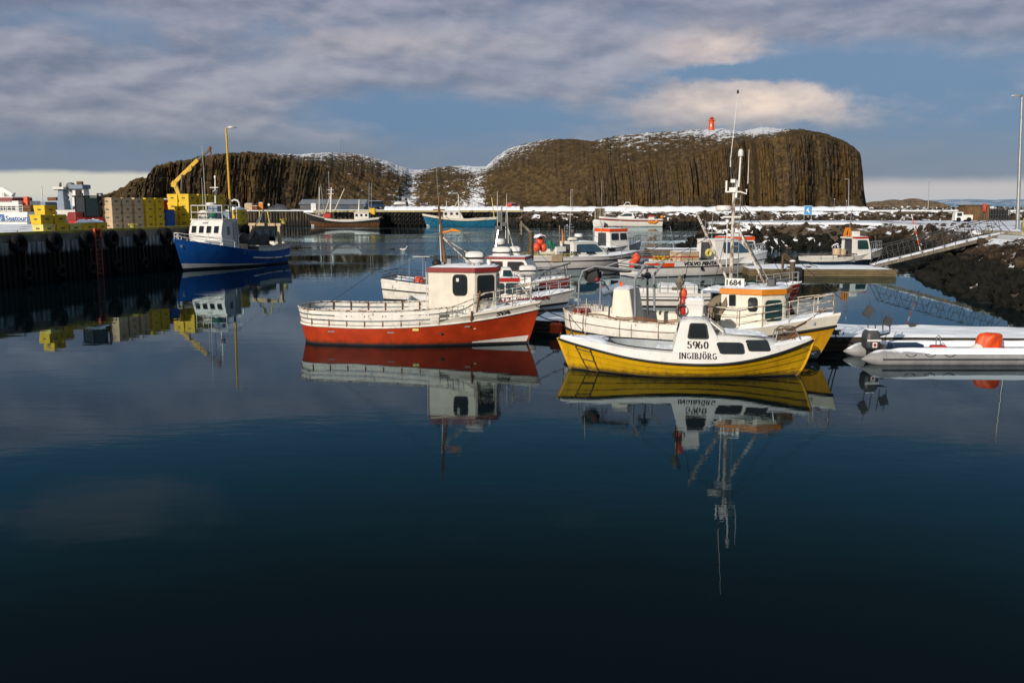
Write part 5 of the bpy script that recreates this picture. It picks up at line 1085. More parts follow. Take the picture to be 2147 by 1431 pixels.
    sidewin(X(1443), X(1484), X(1479), X(1447), 1.04, 1.40, .68, za); sidewin(X(1513), X(1561), X(1556), X(1504), .665, .93, .76, zc + .05); sidewin(X(1574), X(1617), X(1610), X(1566), .735, .97, .71, zc - .02)
    # sloping windscreen
    for s in (-1, 1):
        q = [Vector((xb + .17, -.48, zc + .11)), Vector((xb + .17, -.02, zc + .13)), Vector((xb - .14, -.02, za - .06)), Vector((xb - .14, -.42, za - .09))]
        if s > 0: q = [Vector((p.x, -p.y, p.z)) for p in (q[1], q[0], q[3], q[2])]
        window(t, q, 'clean_white', 'blue_glass', .06, .1, 'windscreen', .03)
    # registration on the side
    def sidefn(x0, zb0):
        def pt(a, b):
            x = x0 + a; z = zb0 + b; zz = zt(x) - .02; w = w0(x); zm = (zz + za) * .52; wm = w * (.35 + .65 * .68)
            tv = tof(x)
            if z < zz: k = (z - sh(tv)) / max(.02, top(tv) - sh(tv)); p = ring(tv, max(0, k), z, -1); return Vector((x, p.y - .03, z))
            return Vector((x, -(w + (wm - w) * min(1, (z - zz) / (zm - zz))) - .022, z))
        return pt
    stencil(t, '5960', .185, sidefn(X(1441), .79), 'ink', 'registration_number'); stencil(t, 'INGIBJÖRG', .142, sidefn(X(1424), .545), 'ink', 'boat_name')
    # grab rails, post with cone, roof gear
    m = MB(); m.tube([(xb + .12, -.64, zc + .0), (xb + .2, -.66, zc + .08), (xd - .62, -.58, zc + .04), (xd - .52, -.55, zc - .05)], .018, 6); m.build('grab_rail', 'stainless', t)
    m = MB(); m.tube([(xa + .0, -.52, za + .0), (xa + .03, -.53, za + .06), (xb - .3, -.53, za + .06), (xb - .25, -.52, za - .0)], .015, 6); m.build('grab_rail', 'stainless', t)
    a = Vector((X(1424), -.25, 1.45)); ap = MB(); ap.tube([a, a + Vector((-.02, 0, 1.15))], .022, 6); ap.build('signal_post', 'rust_white', t)
    MB().lathe([(.01, -.20), (.13, .02), (.12, .05), (.01, .22)], a + Vector((-.02, 0, .98)), 8).build('radar_reflector', 'grey_wood', t)
    floodlight(t, a + Vector((.05, -.02, 1.16)), (1, -.4, 0), .07, 'dark_grey'); m = MB(); m.torus((xa + .02, -.3, za + .2), .15, .035, Matrix.Rotation(R(90), 3, 'X'), 18, 8); m.cyl((xa + .02, -.3, za), (xa + .02, -.3, za + .1), .03); m.build('line_hauler', 'dark_grey', t)
    m = MB(); pts = [(xa - .1, -.35, za - .02), (xa - .1, -.35, za + .35), (xa + .1, -.35, za + .42)]; m.tube(pts, .014, 5); m.build('hauler_arm', 'rusty', t)
    m = MB(); m.tube([(xd - .25, -.32, .86), (xd - .2, -.32, 1.18), (xd + .28, -.22, 1.2), (xd + .42, -.2, .98)], .02, 6); m.tube([(xd - .25, .32, .86), (xd - .2, .32, 1.18), (xd + .28, .22, 1.2), (xd + .42, .2, .98)], .02, 6); m.tube([(xd - .2, -.32, 1.18), (xd - .2, .32, 1.18)], .02, 6); m.tube([(xd + .28, -.22, 1.2), (xd + .28, .22, 1.2)], .02, 6); m.build('bow_frame', 'steel', t)
    MB().tube([(-L/2 - .02, -.10, top(.05) + .06), (-L/2 + .05, -.10, top(.05) + .16), (-L/2 + .12, -.12, top(.08) + .06)], .012, 6).build('mooring_ring', 'dark_grey', t)
    p0 = H.pt(.07, sh(.07), -1, .05); p1 = H.pt(.13, sh(.13), -1, .05); q0 = H.pt(.085, .02, -1, .06); q1 = H.pt(.135, .0, -1, .06)
    m = MB(); m.tube([p0, q0], .016, 5); m.tube([p1, q1], .016, 5); [m.tube([p0.lerp(q0, k), p1.lerp(q1, k)], .015, 5) for k in (.15, .55, .97)]; m.build('side_ladder', 'brown_net', t)
    MB().tube([(-L/2 + .42, -.02, .78), (-L/2 + .45, 0, 1.95)], .012, 5).build('aerial_staff', 'rust_white', t)
    return t, dict(xa=xa, xb=xb, xd=xd, za=za, X=X, sh=sh, top=top)
YB, yb = yellow_boat()
def on(t, v): return gate_world(t, v)
bx = thing('life_raft_box', 'white plastic box on the roof of the small yellow boat', 'box', on(YB, ((yb['X'](1437) + yb['X'](1474)) / 2, -.12, yb['za'] + .05)), YB.rotation_euler.z)
MB().box((0, 0, .15), (.44, .40, .30), taper=1.08).build('tray', 'clean_white', bx, bevel=.03); MB().box((0, 0, .36), (.52, .46, .16), taper=.94).build('lid', 'clean_white', bx, bevel=.04); snow_cap(bx, lambda u, v: (-.25 + .5 * u, -.22 + .44 * v, .43), 12, 10, .07, 'snow_cover', 7)
fd = thing('fender', 'red and white fender standing on the small yellow boat roof', 'fender', on(YB, (yb['X'](1431), -.1, yb['za'] + .02)), YB.rotation_euler.z)
MB().lathe([(.03, 0), (.09, .03), (.115, .1), (.115, .42), (.09, .52), (.03, .56)], n=14).build('body', 'red', fd, 60); MB().lathe([(.08, .54), (.1, .58), (.1, .68), (.06, .75), (.02, .77)], n=14).build('head', 'coral', fd, 60); MB().tube([(-.12 + .02 * math.sin(i), .12 * math.cos(i * 1.3), .04 + i * .045) for i in range(11)], .014, 5).build('lashing', 'rope', fd)
nt = thing('rope_coil', 'tangle of rusty orange rope on the yellow boat foredeck', 'rope', on(YB, (yb['xd'] + .06, 0, .80)), 0); m = MB(); rs = random.Random(4)
for k in range(7): a0 = rs.random() * 6; m.tube([(.20 * math.cos(a0 + i * .55) * (1 + .3 * rs.random()), .24 * math.sin(a0 + i * .55), .06 + k * .055 + .10 * rs.random()) for i in range(14)], .019, 5)
m.build('coil', 'rope', nt, 60); m = MB()
for k in range(6): a0 = rs.random() * 6; m.tube([(.1 + .08 * math.cos(a0 + i), -.18 + .1 * math.sin(a0 + i * .8), .02 + i * .055) for i in range(9)], .016, 5)
m.build('orange_strands', 'rusty', nt, 60)

# ---------------------------------------------------------------- red boat
def red_boat():
    t, L = boat('fishing_boat', 'red hulled fishing boat with rust flecked white rails and cream wheelhouse', P(1106, 722) + Vector((0, .35, 0)), P(640, 718) + Vector((0, .75, 0))); B = 2.75
    sh = lerpf((0, .64), (.3, .60), (.55, .68), (.78, .86), (1, 1.13)); H = Hull(L, B, .5, sh, rake=.38, srake=.12, full=.40, k=2.7, flare=.16, tr=.80, rnd=.10, bexp=.85)
    H.band('hull', const(-.3), sh, 'red_hull', t, 8); H.band('waterline_stripe', const(-.3), lambda u: .055 - .0 * u, 'antifoul', t, 2, .006)
    H.band('bow_flash', const(.07), lambda u: .07 + .20 * max(0, (u - .72) / .28) ** .8, 'clean_white', t, 2, .008, t0=.76, t1=.99)
    H.strake('rub_rail', sh, .028, 'worn_white', t, .012)
    bw = lambda u: sh(u) + .03 + .19 * max(0, min(1, (u - .60) / .10)) + .02 * u; H.band('bulwark', plus(sh, .0), bw, 'white', t, 3, -.01, .0)
    H.band('gunwale_strip', plus(sh, .015), plus(sh, .06), 'worn_white', t, 1, .006, t1=.66)
    H.deck('main_deck', plus(sh, -.05), 'deck', t, 0, .70, .04); H.deck('fore_deck', lambda u: bw(u) - .01, 'white', t, .68, 1.0, .0, camber=.05)
    H.strake('bow_roll', lambda u: bw(u) - .02, .055, 'cream', t, -.03, .70, 1.0); H.snow(lambda u: bw(u) + .005, t, .69, .985, .06, .08, 3, .05)
    # boarded stern rail: posts, boards and a pipe on top
    T0, T1 = 0.0, .66; rh = .54
    for k in range(3):
        H.band('rail_board', lambda u, k=k: sh(u) + .075 + k * .155, lambda u, k=k: sh(u) + .075 + k * .155 + .112, 'worn_white', t, 1, -.02, -.03, T0, .62)
    for side in (-1, 1):
        for i in range(9):
            u = .0 + .62 * i / 8; p = H.pt(u, sh(u), side, .015); MB().tube([p, p + Vector((0, -side * .03, rh))], .022, 6).build('rail_post', 'rusty', t)
    tp = H.path(plus(sh, rh), -1, -.02, 0, .66) + []; tps = H.path(plus(sh, rh), 1, -.02, 0, .66)
    m = MB(); m.tube(tps[::-1] + tp, .026, 6); e = H.pt(.79, bw(.79) + .62, -1, -.06); m.tube([tp[-1], H.pt(.70, sh(.70) + .62, -1, -.03), e], .022, 6); m.build('top_rail', 'rust_white', t)
    m = MB(); [m.tube([H.pt(u, sh(u) + .53, -1, -.02), H.pt(u + .10, sh(u + .1) + .22, -1, -.02)], .012, 5) for u in (.64,)]; [m.tube([H.pt(.645, sh(.645) + z, -1, -.02), H.pt(.715, sh(.715) + z + .02, -1, -.04)], .010, 4) for z in (.12, .22, .32, .42, .52)]; [m.tube([H.pt(u, sh(u) + .08, -1, -.02), H.pt(u, sh(u) + .54, -1, -.03)], .010, 4) for u in (.65, .67, .69, .71)]; m.build('wire_mesh', 'grey', t)
    m = MB(); p = [H.pt(u, bw(u), -1, -.06) for u in (.755, .83, .90, .965)] ; q = [H.pt(u, bw(u), 1, -.06) for u in (.965, .90, .83, .755)]
    rail(t, p + q, lambda k: .60, 'rust_white', .018, (.36, .68)); MB().tube([H.pt(.745, sh(.745) + .02, -1, .02), H.pt(.745, sh(.745) + .34, -1, .01)], .035, 8).build('fender_pipe', 'rusty', t); MB().tube([H.pt(.765, bw(.765) - .05, -1, -.04), H.pt(.765, bw(.765) + .72, -1, -.04)], .03, 6).build('corner_post', 'rusty', t)
    # wheelhouse
    X = lambda px: (D(px, 620, 29.7).x - t.location.x) / math.cos(t.rotation_euler.z)
    xa, xb = X(906), X(1003); xc = xb + .62; w = .92; zr = 2.36; plan = [(xa, -w), (xb, -w), (xc, -.40), (xc, .40), (xb, w), (xa, w)]
    lo, hi = prism_house(t, plan, .55, zr, 'cream', 1.0)
    _, pts = roof_slab(t, hi, .15, .05, 'maroon'); roof_snow(t, pts, .07, 4)
    window(t, wall_quad(lo, hi, 0, .53, .83, .60, .955), 'black', 'glass', .05, .26); window(t, wall_quad(lo, hi, 1, .14, .86, .52, .93), 'black', 'glass', .06, .16); window(t, wall_quad(lo, hi, 2, .08, .46, .52, .93), 'black', 'glass', .06, .16); window(t, wall_quad(lo, hi, 2, .54, .92, .52, .93), 'black', 'glass', .06, .16); window(t, wall_quad(lo, hi, 3, .14, .86, .52, .93), 'black', 'glass', .06, .16)
    n = MB(); q = wall_quad(lo, hi, 0, .60, .66, .84, .90); n.add([p + Vector((0, -.022, 0)) for p in q], [(0, 1, 2, 3)]); n.build('window_sticker', 'clean_white', t)
    MB().add([p + Vector((-.012, 0, 0)) for p in wall_quad(lo, hi, 5, .3, .7, .1, .92)], [(0, 1, 2, 3)]).build('door', 'dark_grey', t); m = MB(); m.tube([(xa - .09, -w + .1, .8), (xa - .09, -w + .1, zr)], .012, 5); [m.tube([(xa - .09, -w + .1, .8 + .2 * i), (xa - .09, -w + .38, .8 + .2 * i)], .012, 5) for i in range(8)]; m.tube([(xa - .09, -w + .38, .8), (xa - .09, -w + .38, zr)], .012, 5); m.build('ladder', 'clean_white', t)
    fl = wall_quad(lo, hi, 1, .62, 1, .28, .40); lettering(t, 'SVA', .17, plane_fn(fl[0] - Vector((.05, .05, 0)), fl[1] - fl[0], (0, 0, 1), .02), 'ink', .02, 1, 'boat_name')
    hfn = lambda x0, z0, off=.012: (lambda a, b: (lambda u: H.pt(u, bw(u) - .23 + z0 + b, -1, off))(((x0 + a) + L/2 + .1) / (L + .45)))
    lettering(t, 'SVA', .19, hfn(X(1048), .03, .02), 'ink', .03, 1.2, 'bow_name')
    # mast with bracket, stays, gear on the roof
    a = Vector((xa + .38, .0, zr + .15)); b = a + Vector((-.20, .0, 1.95)); MB().tube([a, b], .052, 8, .036).build('mast', 'rusty', t)
    m = MB(); k = a.lerp(b, .55); m.tube([k, k + Vector((.12, 0, .02)), k + Vector((.36, 0, .08))], .035, 6); m.tube([k + Vector((.30, 0, .09)), k + Vector((.62, -.02, .05))], .06, 6, .02); m.build('mast_bracket', 'orange', t)
    for y in (-.25, .28): MB().tube([a.lerp(b, .48), Vector((xb - .1 + (.0 if y < 0 else .25), y * 2.2, zr + .15))], .02, 5).build('mast_stay', 'rust_white', t)
    antenna(t, (xa + .20, .25, zr + .14), 1.35, (-.05, 0), .022); raft(t, (xb - .15, .05, zr + .19), .62, .22, 'X'); m = MB(); m.sph((xa + .16, -.35, zr + .26), (.16, .16, .12), 12, 8); m.build('horn_speaker', 'black', t, 60)
    m = MB(); m.box((xa + .55, -.2, zr + .26), (.14, .14, .26)); m.build('compass_box', 'grey', t, bevel=.02); mast_light(t, (xb + .35, -.1, zr + .2), .05); m = MB(); m.tube([b, b + Vector((.02, 0, .25))], .02, 5); m.tube([a.lerp(b, .93) - Vector((.2, 0, 0)), a.lerp(b, .93) + Vector((.2, 0, 0))], .02, 5); m.build('mast_spreader', 'rusty', t)
    # scuppers, exhaust, hull plate
    for u in (.16, .42, .73): p = H.pt(u, sh(u) - .16, -1, .006); MB().box(p, (.22, .02, .035)).build('scupper', 'grey', t)
    p = H.pt(.525, sh(.525) - .10, -1, .008); MB().box(p, (.20, .02, .075)).build('hull_plate', 'tub_pale', t); p = H.pt(.63, sh(.63) - .30, -1, .0); MB().cyl(p, p + Vector((0, -.03, 0)), .045, n=12).build('exhaust_outlet', 'black', t)
    m = MB(); m.grid(lambda u, v: (X(1060) + .5 * u, -.45 + .3 * v, bw(.86) + .10 + .07 * math.sin(7 * u) * math.cos(5 * v)), 10, 8); m.build('rope_heap', 'brown_net', t)
    return t, H, bw, L
RB, RH, rbw, RL = red_boat()

# ---------------------------------------------------------------- yellow and white boat numbered 1684
def old_yellow_boat():
    t, L = boat('fishing_boat', 'old yellow and white fishing boat numbered 1684, orange roof edge and tall white mast', P(1724, 757) + Vector((-.1, .25, 0)), P(1205, 722) + Vector((0, .4, 0))); B = 2.9
    sh = lerpf((0, .62), (.3, .45), (.5, .46), (.75, .66), (1, 1.02)); H = Hull(L, B, .6, sh, rake=.50, srake=.10, full=.42, k=2.5, flare=.18, tr=.78, rnd=.09, bexp=.85)
    H.band('hull', const(-.3), sh, 'gold_hull', t, 8); H.band('waterline_stripe', const(-.3), const(.05), 'antifoul', t, 2, .006); H.band('bow_foot', const(.06), lambda u: .06 + .26 * max(0, (u - .80) / .2), 'blue_grey', t, 2, .008, t0=.82, t1=.995)
    H.strake('rub_rail', sh, .04, 'black', t, .015); bw = lambda u: sh(u) + .56 - .26 * max(0, min(1, (u - .52) / .16)) + .04 * max(0, u - .8) * 5
    H.band('bulwark', plus(sh, .02), bw, 'worn_white', t, 4, -.01, -.05, t1=.56); H.band('bow_bulwark', plus(sh, .02), bw, 'cream', t, 4, -.01, -.02, t0=.56)
    H.strake('bulwark_moulding', lambda u: sh(u) + .30, .014, 'grey_wood', t, -.012, 0, .55); H.strake('cap_rail', bw, .028, 'rust_white', t, -.05, 0, .56)
    H.deck('main_deck', plus(sh, -.02), 'deck', t, 0, .62, .05); H.deck('fore_deck', lambda u: bw(u) - .005, 'cream', t, .60, 1.0, .02, camber=.07); H.snow(lambda u: bw(u) + .003, t, .66, .985, .06, .10, 5, .07)
    H.band('inner_bulwark', lambda u: sh(u), lambda u: bw(u) - .02, 'cream', t, 2, -.12, -.12, t1=.55)
    c, s_ = math.cos(t.rotation_euler.z), math.sin(t.rotation_euler.z)
    def loc(px, py, y):                                   # boat point on the plane y seen at a photo pixel
        d = ray(px, py); o = Vector((0, 0, CH)) - Vector(t.location); n = Vector((-s_, c, 0)); k = (y - o.dot(n)) / d.dot(n); p = o + d * k; return Vector((p.x * c + p.y * s_, y, p.z))
    # wheelhouse
    w = 1.05; A = loc(1512, 612, -w); Bq = loc(1600, 612, -w); xa, xb = A.x, Bq.x; zr = 1.93; xc = xb + .55
    plan = [(xa, -w), (xb, -w), (xc, -.45), (xc, .45), (xb, w), (xa, w)]; lo, hi = prism_house(t, plan, .55, zr, 'cream', .97, -.03)
    _, pts = roof_slab(t, hi, .15, .07, 'orange'); roof_snow(t, pts, .06, 8)
    def pw(x0, x1, y0, y1): a, b, c_, d = loc(x0, y1, -w), loc(x1, y1, -w), loc(x1, y0, -w), loc(x0, y0, -w); return [p + Vector((0, .03 * (p.z - .55) / 1.4, 0)) for p in (a, b, c_, d)]
    window(t, pw(1528, 1543, 617, 642), 'cream', 'glass', .05, .12, proud=.02); window(t, pw(1567, 1590, 622, 655), 'cream', 'glass', .10, .28, proud=.02)
    window(t, wall_quad(lo, hi, 1, .10, .90, .42, .90), 'cream', 'teal_glass', .06, .2, proud=.02); window(t, wall_quad(lo, hi, 2, .06, .46, .45, .9), 'cream', 'teal_glass', .06, .15); window(t, wall_quad(lo, hi, 2, .54, .94, .45, .9), 'cream', 'teal_glass', .06, .15); window(t, wall_quad(lo, hi, 3, .1, .9, .42, .9), 'cream', 'teal_glass', .06, .2)
    MB().add([p + Vector((-.012, 0, 0)) for p in wall_quad(lo, hi, 5, .1, .6, .05, .95)], [(0, 1, 2, 3)]).build('door', 'navy', t)
    # blue-grey lean-to behind the house, tarpaulin
    bx0 = xa - .75; MB().box(((bx0 + xa) / 2, .25, zr - .02), (.8, 1.5, .05)).build('aft_awning', 'blue_grey', t); roof_snow(t, [Vector((bx0, -.5, zr + .01)), Vector((xa, -.5, zr + .01)), Vector((xa, 1.0, zr + .01)), Vector((bx0, 1.0, zr + .01))], .08, 9, 'awning_snow')
    m = MB(); [m.tube([(bx0 + .04, y, .5), (bx0 + .04, y, zr)], .03, 6) for y in (-.48, .98)]; m.tube([(bx0 + .04, -.48, zr), (bx0 + .04, .98, zr)], .03, 6); m.build('awning_frame', 'clean_white', t); MB().box((bx0 + .3, .25, 1.15), (.05, 1.3, 1.5)).build('dark_bulkhead', 'navy', t)
    tp = [loc(1472, 648, -.95), loc(1497, 622, -.6), loc(1523, 612, -1.0), loc(1524, 640, -1.12), loc(1505, 672, -1.1), loc(1490, 664, -1.1)]
    m = MB(); m.loft([[p + Vector((0, dy, 0)) for p in tp] for dy in (0, .5)]); m.build('tarpaulin', 'tarp', t, 50, bevel=.04); MB().torus(loc(1483, 654, -1.05), .17, .05, Matrix.Rotation(R(75), 3, 'Y'), 18, 8).build('chute_ring', 'dark_grey', t)
    # roof board with number
    nb = loc(1540, 592, -.75); MB().box(nb + Vector((0, .02, 0)), (.56, .03, .24)).build('number_board', 'clean_white', t); lettering(t, '1684', .23, plane_fn(nb + Vector((-.275, 0, -.085)), (1, 0, 0), (0, 0, 1), .006), 'ink', .03, 1.03, 'registration_number')
    # mast: A-frame, stays, antennas
    mb_ = Vector((loc(1532, 598, 0).x, 0, zr + .12)); mt = loc(1539, 402, 0); mt.y = 0; MB().tube([mb_, mt], .06, 10, .045).build('mast', 'rust_white', t)
    m = MB(); [m.tube([mb_.lerp(mt, k) + Vector((.06, 0, 0)), mb_.lerp(mt, k) + Vector((.2, 0, 0))], .012, 4) for k in [i / 14 for i in range(1, 14)]]; m.tube([mb_ + Vector((.2, 0, 0)), mt + Vector((.2, 0, -.1))], .016, 5); m.build('mast_ladder', 'steel', t); m2 = loc(1547, 320, 0)
    MB().tube([mt - Vector((0, 0, .2)), Vector((mt.x + .07, 0, mt.z + .35))], .04, 8).build('mast_head', 'steel', t)
    for (p, q, r) in ((loc(1544, 470, 0), loc(1603, 596, -.45), .036), (loc(1544, 470, 0), loc(1612, 590, .55), .032), (loc(1460, 446, .25), loc(1528, 594, -.4), .04)): MB().tube([p, q], r, 7, r * .85).build('mast_stay' if p.x > mt.x - .2 else 'derrick_boom', 'rust_white', t)
    m = MB(); p = loc(1537, 398, 0); m.box(p, (.2, .16, .14)); m.box(p + Vector((.0, 0, .26)), (.13, .13, .1)); m.box(p + Vector((-.2, 0, .1)), (.05, .05, .34)); m.tube([p + Vector((-.22, 0, -.06)), p + Vector((.22, 0, -.06)), p + Vector((.40, 0, -.12)), p + Vector((.40, 0, .02))], .025, 6); m.box(p + Vector((.1, 0, .02)), (.06, .06, .5)); m.build('light_cluster', 'clean_white', t)
    radar(t, loc(1533, 436, -.05) - Vector((.22, 0, .1)), .24, .17); m = MB(); q = loc(1540, 455, 0); m.tube([q - Vector((.35, 0, 0)), q + Vector((.2, 0, 0))], .03, 6); m.build('crosstree', 'clean_white', t)
    antenna(t, loc(1536, 392, 0), 1.0, (-.15, 0), .016, 'dark_grey'); aa = loc(1532, 332, 0); bb = loc(1547, 197, 0); MB().tube([loc(1542, 390, 0), aa], .014, 5).build('antenna_cable', 'dark_grey', t); MB().tube([aa + Vector((.0, 0, -.25)), aa, aa.lerp(bb, .5), bb], .016, 6, .006).build('whip_antenna', 'clean_white', t); MB().lathe([(.01, 0), (.035, .03), (.035, .08), (.01, .12)], bb, 8).build('antenna_tip', 'dark_grey', t)
    l1, l2 = loc(1549, 392, 0), loc(1553, 328, 0); MB().tube([l1, l2], .028, 6).build('lamp_staff', 'clean_white', t); mast_light(t, l2, .07)
    antenna(t, loc(1568, 385, .2), 1.0, (0, 0), .014); antenna(t, loc(1523, 560, .2), 1.3, (-.03, 0), .014); mast_light(t, loc(1525, 468, .2), .05); m = MB(); m.tube([loc(1525, 468, .2), loc(1523, 560, .2)], .016, 5); m.build('light_staff', 'clean_white', t)
    m = MB(); e = loc(1618, 592, -.3); m.box(e, (.22, .22, .2)); m.tube([e + Vector((.1, 0, .05)), e + Vector((.5, 0, .03))], .02, 5); m.tube([e + Vector((.1, .2, .05)), e + Vector((.5, .2, .1))], .02, 5); m.build('searchlight', 'dark_grey', t, bevel=.03); MB().grid(lambda u, v: loc(1562 + 30 * u, 600 - 14 * math.sin(math.pi * u) ** .5 * (1 - .3 * v), -.2 + .5 * v), 10, 5).build('net_bundle', 'green_net', t)
    # engine casing, gantry with winch at the stern
    e0, e1 = loc(1277, 668, -.75), loc(1330, 668, -.75); h = loc(1290, 606, -.75).z; x0, x1 = e0.x, e1.x
    m = MB(); m.loft([[(x0, -.75, .45), (x1 + .05, -.75, .45), (x1 + .05, .35, .45), (x0, .35, .45)], [(x0 + .10, -.7, h), (x1 - .2, -.7, h), (x1 - .2, .3, h), (x0 + .10, .3, h)]]); m.build('engine_casing', 'cream', t, bevel=.05); snow_cap(t, lambda u, v: (x0 + .1 + (x1 - x0 - .3) * u, -.7 + v, h), 14, 12, .06, 'casing_snow', 3)
    m = MB(); g = [loc(1212, 660, -1.0), loc(1214, 590, -1.0), loc(1222, 568, -1.0), loc(1248, 558, -.9), loc(1330, 566, -1.0), loc(1345, 567, -1.0)]
    for dy in (0, 1.9): m.tube([p + Vector((0, dy, 0)) for p in g], .032, 8); m.tube([loc(1332, 665, -1.0) + Vector((0, dy, 0)), loc(1331, 585, -1.0) + Vector((0, dy, 0)), loc(1352, 556, -1.0) + Vector((0, dy, 0))], .042, 8)
    for p in (g[2], g[4]): m.tube([p, p + Vector((0, 1.9, 0))], .035, 6)
    m.build('stern_gantry', 'grey', t, 60); m = MB(); wv = loc(1243, 576, -.5); m.lathe([(.10, -.2), (.24, -.18), (.24, -.12), (.12, -.1), (.12, .1), (.24, .12), (.24, .18), (.1, .2)], wv, 16, 'Y'); m.torus(wv + Vector((0, 0, .02)), .17, .08, Matrix.Rotation(R(90), 3, 'X')); m.build('net_winch', 'black', t, 60); MB().box(loc(1290, 566, -.4), (1.0, .3, .12)).build('winch_beam', 'dark_grey', t, bevel=.02)
    pst = loc(1358, 660, -.2); MB().tube([pst, loc(1357, 558, -.2)], .035, 6).build('deck_post', 'dark_grey', t); floodlight(t, loc(1357, 577, -.2), (.4, -.9, 0), .12); floodlight(t, loc(1352, 580, -.2), (-.8, -.5, 0), .11)
    MB().sph(loc(1252, 586, -1.0), .08, 10, 8).build('hauler_ball', 'dark_red', t); m = MB(); m.tube([loc(1255, 587, -1.0), loc(1266, 590, -1.0), loc(1277, 608, -1.0)], .02, 5); m.build('hauler_arm', 'black', t)
    # mesh panel, rusty guard pipes, net heaps at the stern
    m = MB(); q = [loc(1212, 650, -1.02), loc(1276, 652, -.95), loc(1276, 630, -.95), loc(1212, 632, -1.02)]
    for i in range(13): m.tube([quadmap(q, i / 12, 0), quadmap(q, i / 12, 1)], .007, 4)
    for i in range(5): m.tube([quadmap(q, 0, i / 4), quadmap(q, 1, i / 4)], .007, 4)
    m.build('mesh_panel', 'grey', t)
    m = MB(); pp = [H.pt(u, bw(u) + .06 + .03 * math.sin(40 * u), -1, -.02) for u in [.12 + .4 * i / 24 for i in range(25)]]; m.tube(pp, .022, 5); m.tube([p + Vector((0, .03, .05)) for p in pp[8:]], .018, 5); m.build('lashed_pipe', 'rusty', t)
    m = MB(); hp = H.pt(.04, bw(.04), -1, -.3); rs = random.Random(8); [m.tube([(hp.x + .2 + .24 * math.cos(a0 + i * .6) * rs.uniform(.6, 1.2), hp.y + .3 + .3 * math.sin(a0 + i * .6), hp.z - .1 + .02 * k + .06 * rs.random()) for i in range(12)], .02, 5) for k, a0 in enumerate([0, 1, 2.2, 3.1, 4, 5])]; m.build('rope_heap', 'red', t, 60)
    for u in (.12, .27, .42): p = H.pt(u, bw(u), -1, -.02); MB().tube([p, p + Vector((0, -.02, -.52))], .012, 5).build('fender_line', 'rust_white', t)
    rail(t, [H.pt(u, bw(u), -1, -.12) for u in (.60, .70, .78, .86, .93, .985)] + [H.pt(u, bw(u), 1, -.12) for u in (.985, .93, .86, .78, .70, .60)], lambda k: .62, 'rust_white', .017, (.34, .67))
    m = MB(); ap = H.pt(.955, bw(.955), -1, -.3); m.tube([ap + Vector((-.15, .25, .06)), ap + Vector((.1, .1, .2)), ap + Vector((.2, .2, .05))], .03, 6); m.tube([ap + Vector((0, 0, .04)), ap + Vector((.25, .3, .1))], .04, 6); m.build('anchor', 'rusty', t); MB().tube([ap + Vector((.05, .1, .12)), H.pt(.90, bw(.90) - .02, -1, .02), H.pt(.84, sh(.84) + .02, -1, .04)], .02, 5).build('anchor_chain', 'rusty', t)
    m = MB(); fx = xc + .15; m.box((fx + .35, 0, bw(.8) + .10), (.7, .9, .12)); m.build('fore_hatch', 'blue_grey', t, bevel=.03); snow_cap(t, lambda u, v: (fx + .7 * u, -.45 + .9 * v, bw(.8) + .16), 10, 10, .05, 'hatch_snow', 2)
    return t, H, bw
OB, OH, obw = old_yellow_boat()
# ---------------------------------------------------------------- further boats
def cabin_prof(parent, prof, w0, w1, mat, name='wheelhouse', y0=0.0):
    """side outline (x, z) pushed across the boat, leaning in towards the top"""
    z0 = min(z for _, z in prof); z1 = max(z for _, z in prof); hw = lambda z: w0 + (w1 - w0) * (z - z0) / (z1 - z0)
    MB().loft([[(x, y0 - hw(z), z) for x, z in prof], [(x, y0 + hw(z), z) for x, z in prof]]).build(name, mat, parent, bevel=.012); return hw
def side_win(parent, hw, q, frame, pane, both=True, name='window', m=.06, r=.14, y0=0.0):
    """q: (x, z) corners lower left, lower right, upper right, upper left as seen from starboard"""
    window(parent, [Vector((x, y0 - hw(z), z)) for x, z in q], frame, pane, m, r, name)
    if both: window(parent, [Vector((x, y0 + hw(z), z)) for x, z in (q[1], q[0], q[3], q[2])], frame, pane, m, r, name)
def frame_of(t):
    c, s_ = math.cos(t.rotation_euler.z), math.sin(t.rotation_euler.z)
    def loc(px, py, y=0.0):
        d = ray(px, py); o = Vector((0, 0, CH)) - Vector(t.location); n = Vector((-s_, c, 0)); k = (y - o.dot(n)) / d.dot(n); p = o + d * k; return Vector((p.x * c + p.y * s_, y, p.z))
    return loc
def hull_text(t, H, s, size, u0, z, mat, bold=.02, st=1.0, name='lettering', off=.012, side=-1, flip=False):
    x0 = H.pt(u0, z, side).x; Lx = H.pt(1, z, side).x - H.pt(0, z, side).x; xs = H.pt(0, z, side).x
    return lettering(t, s, size, (lambda a, b: H.pt((x0 + a * (-1 if flip else 1) - xs) / Lx, z + b, side, off)), mat, bold, st, name)

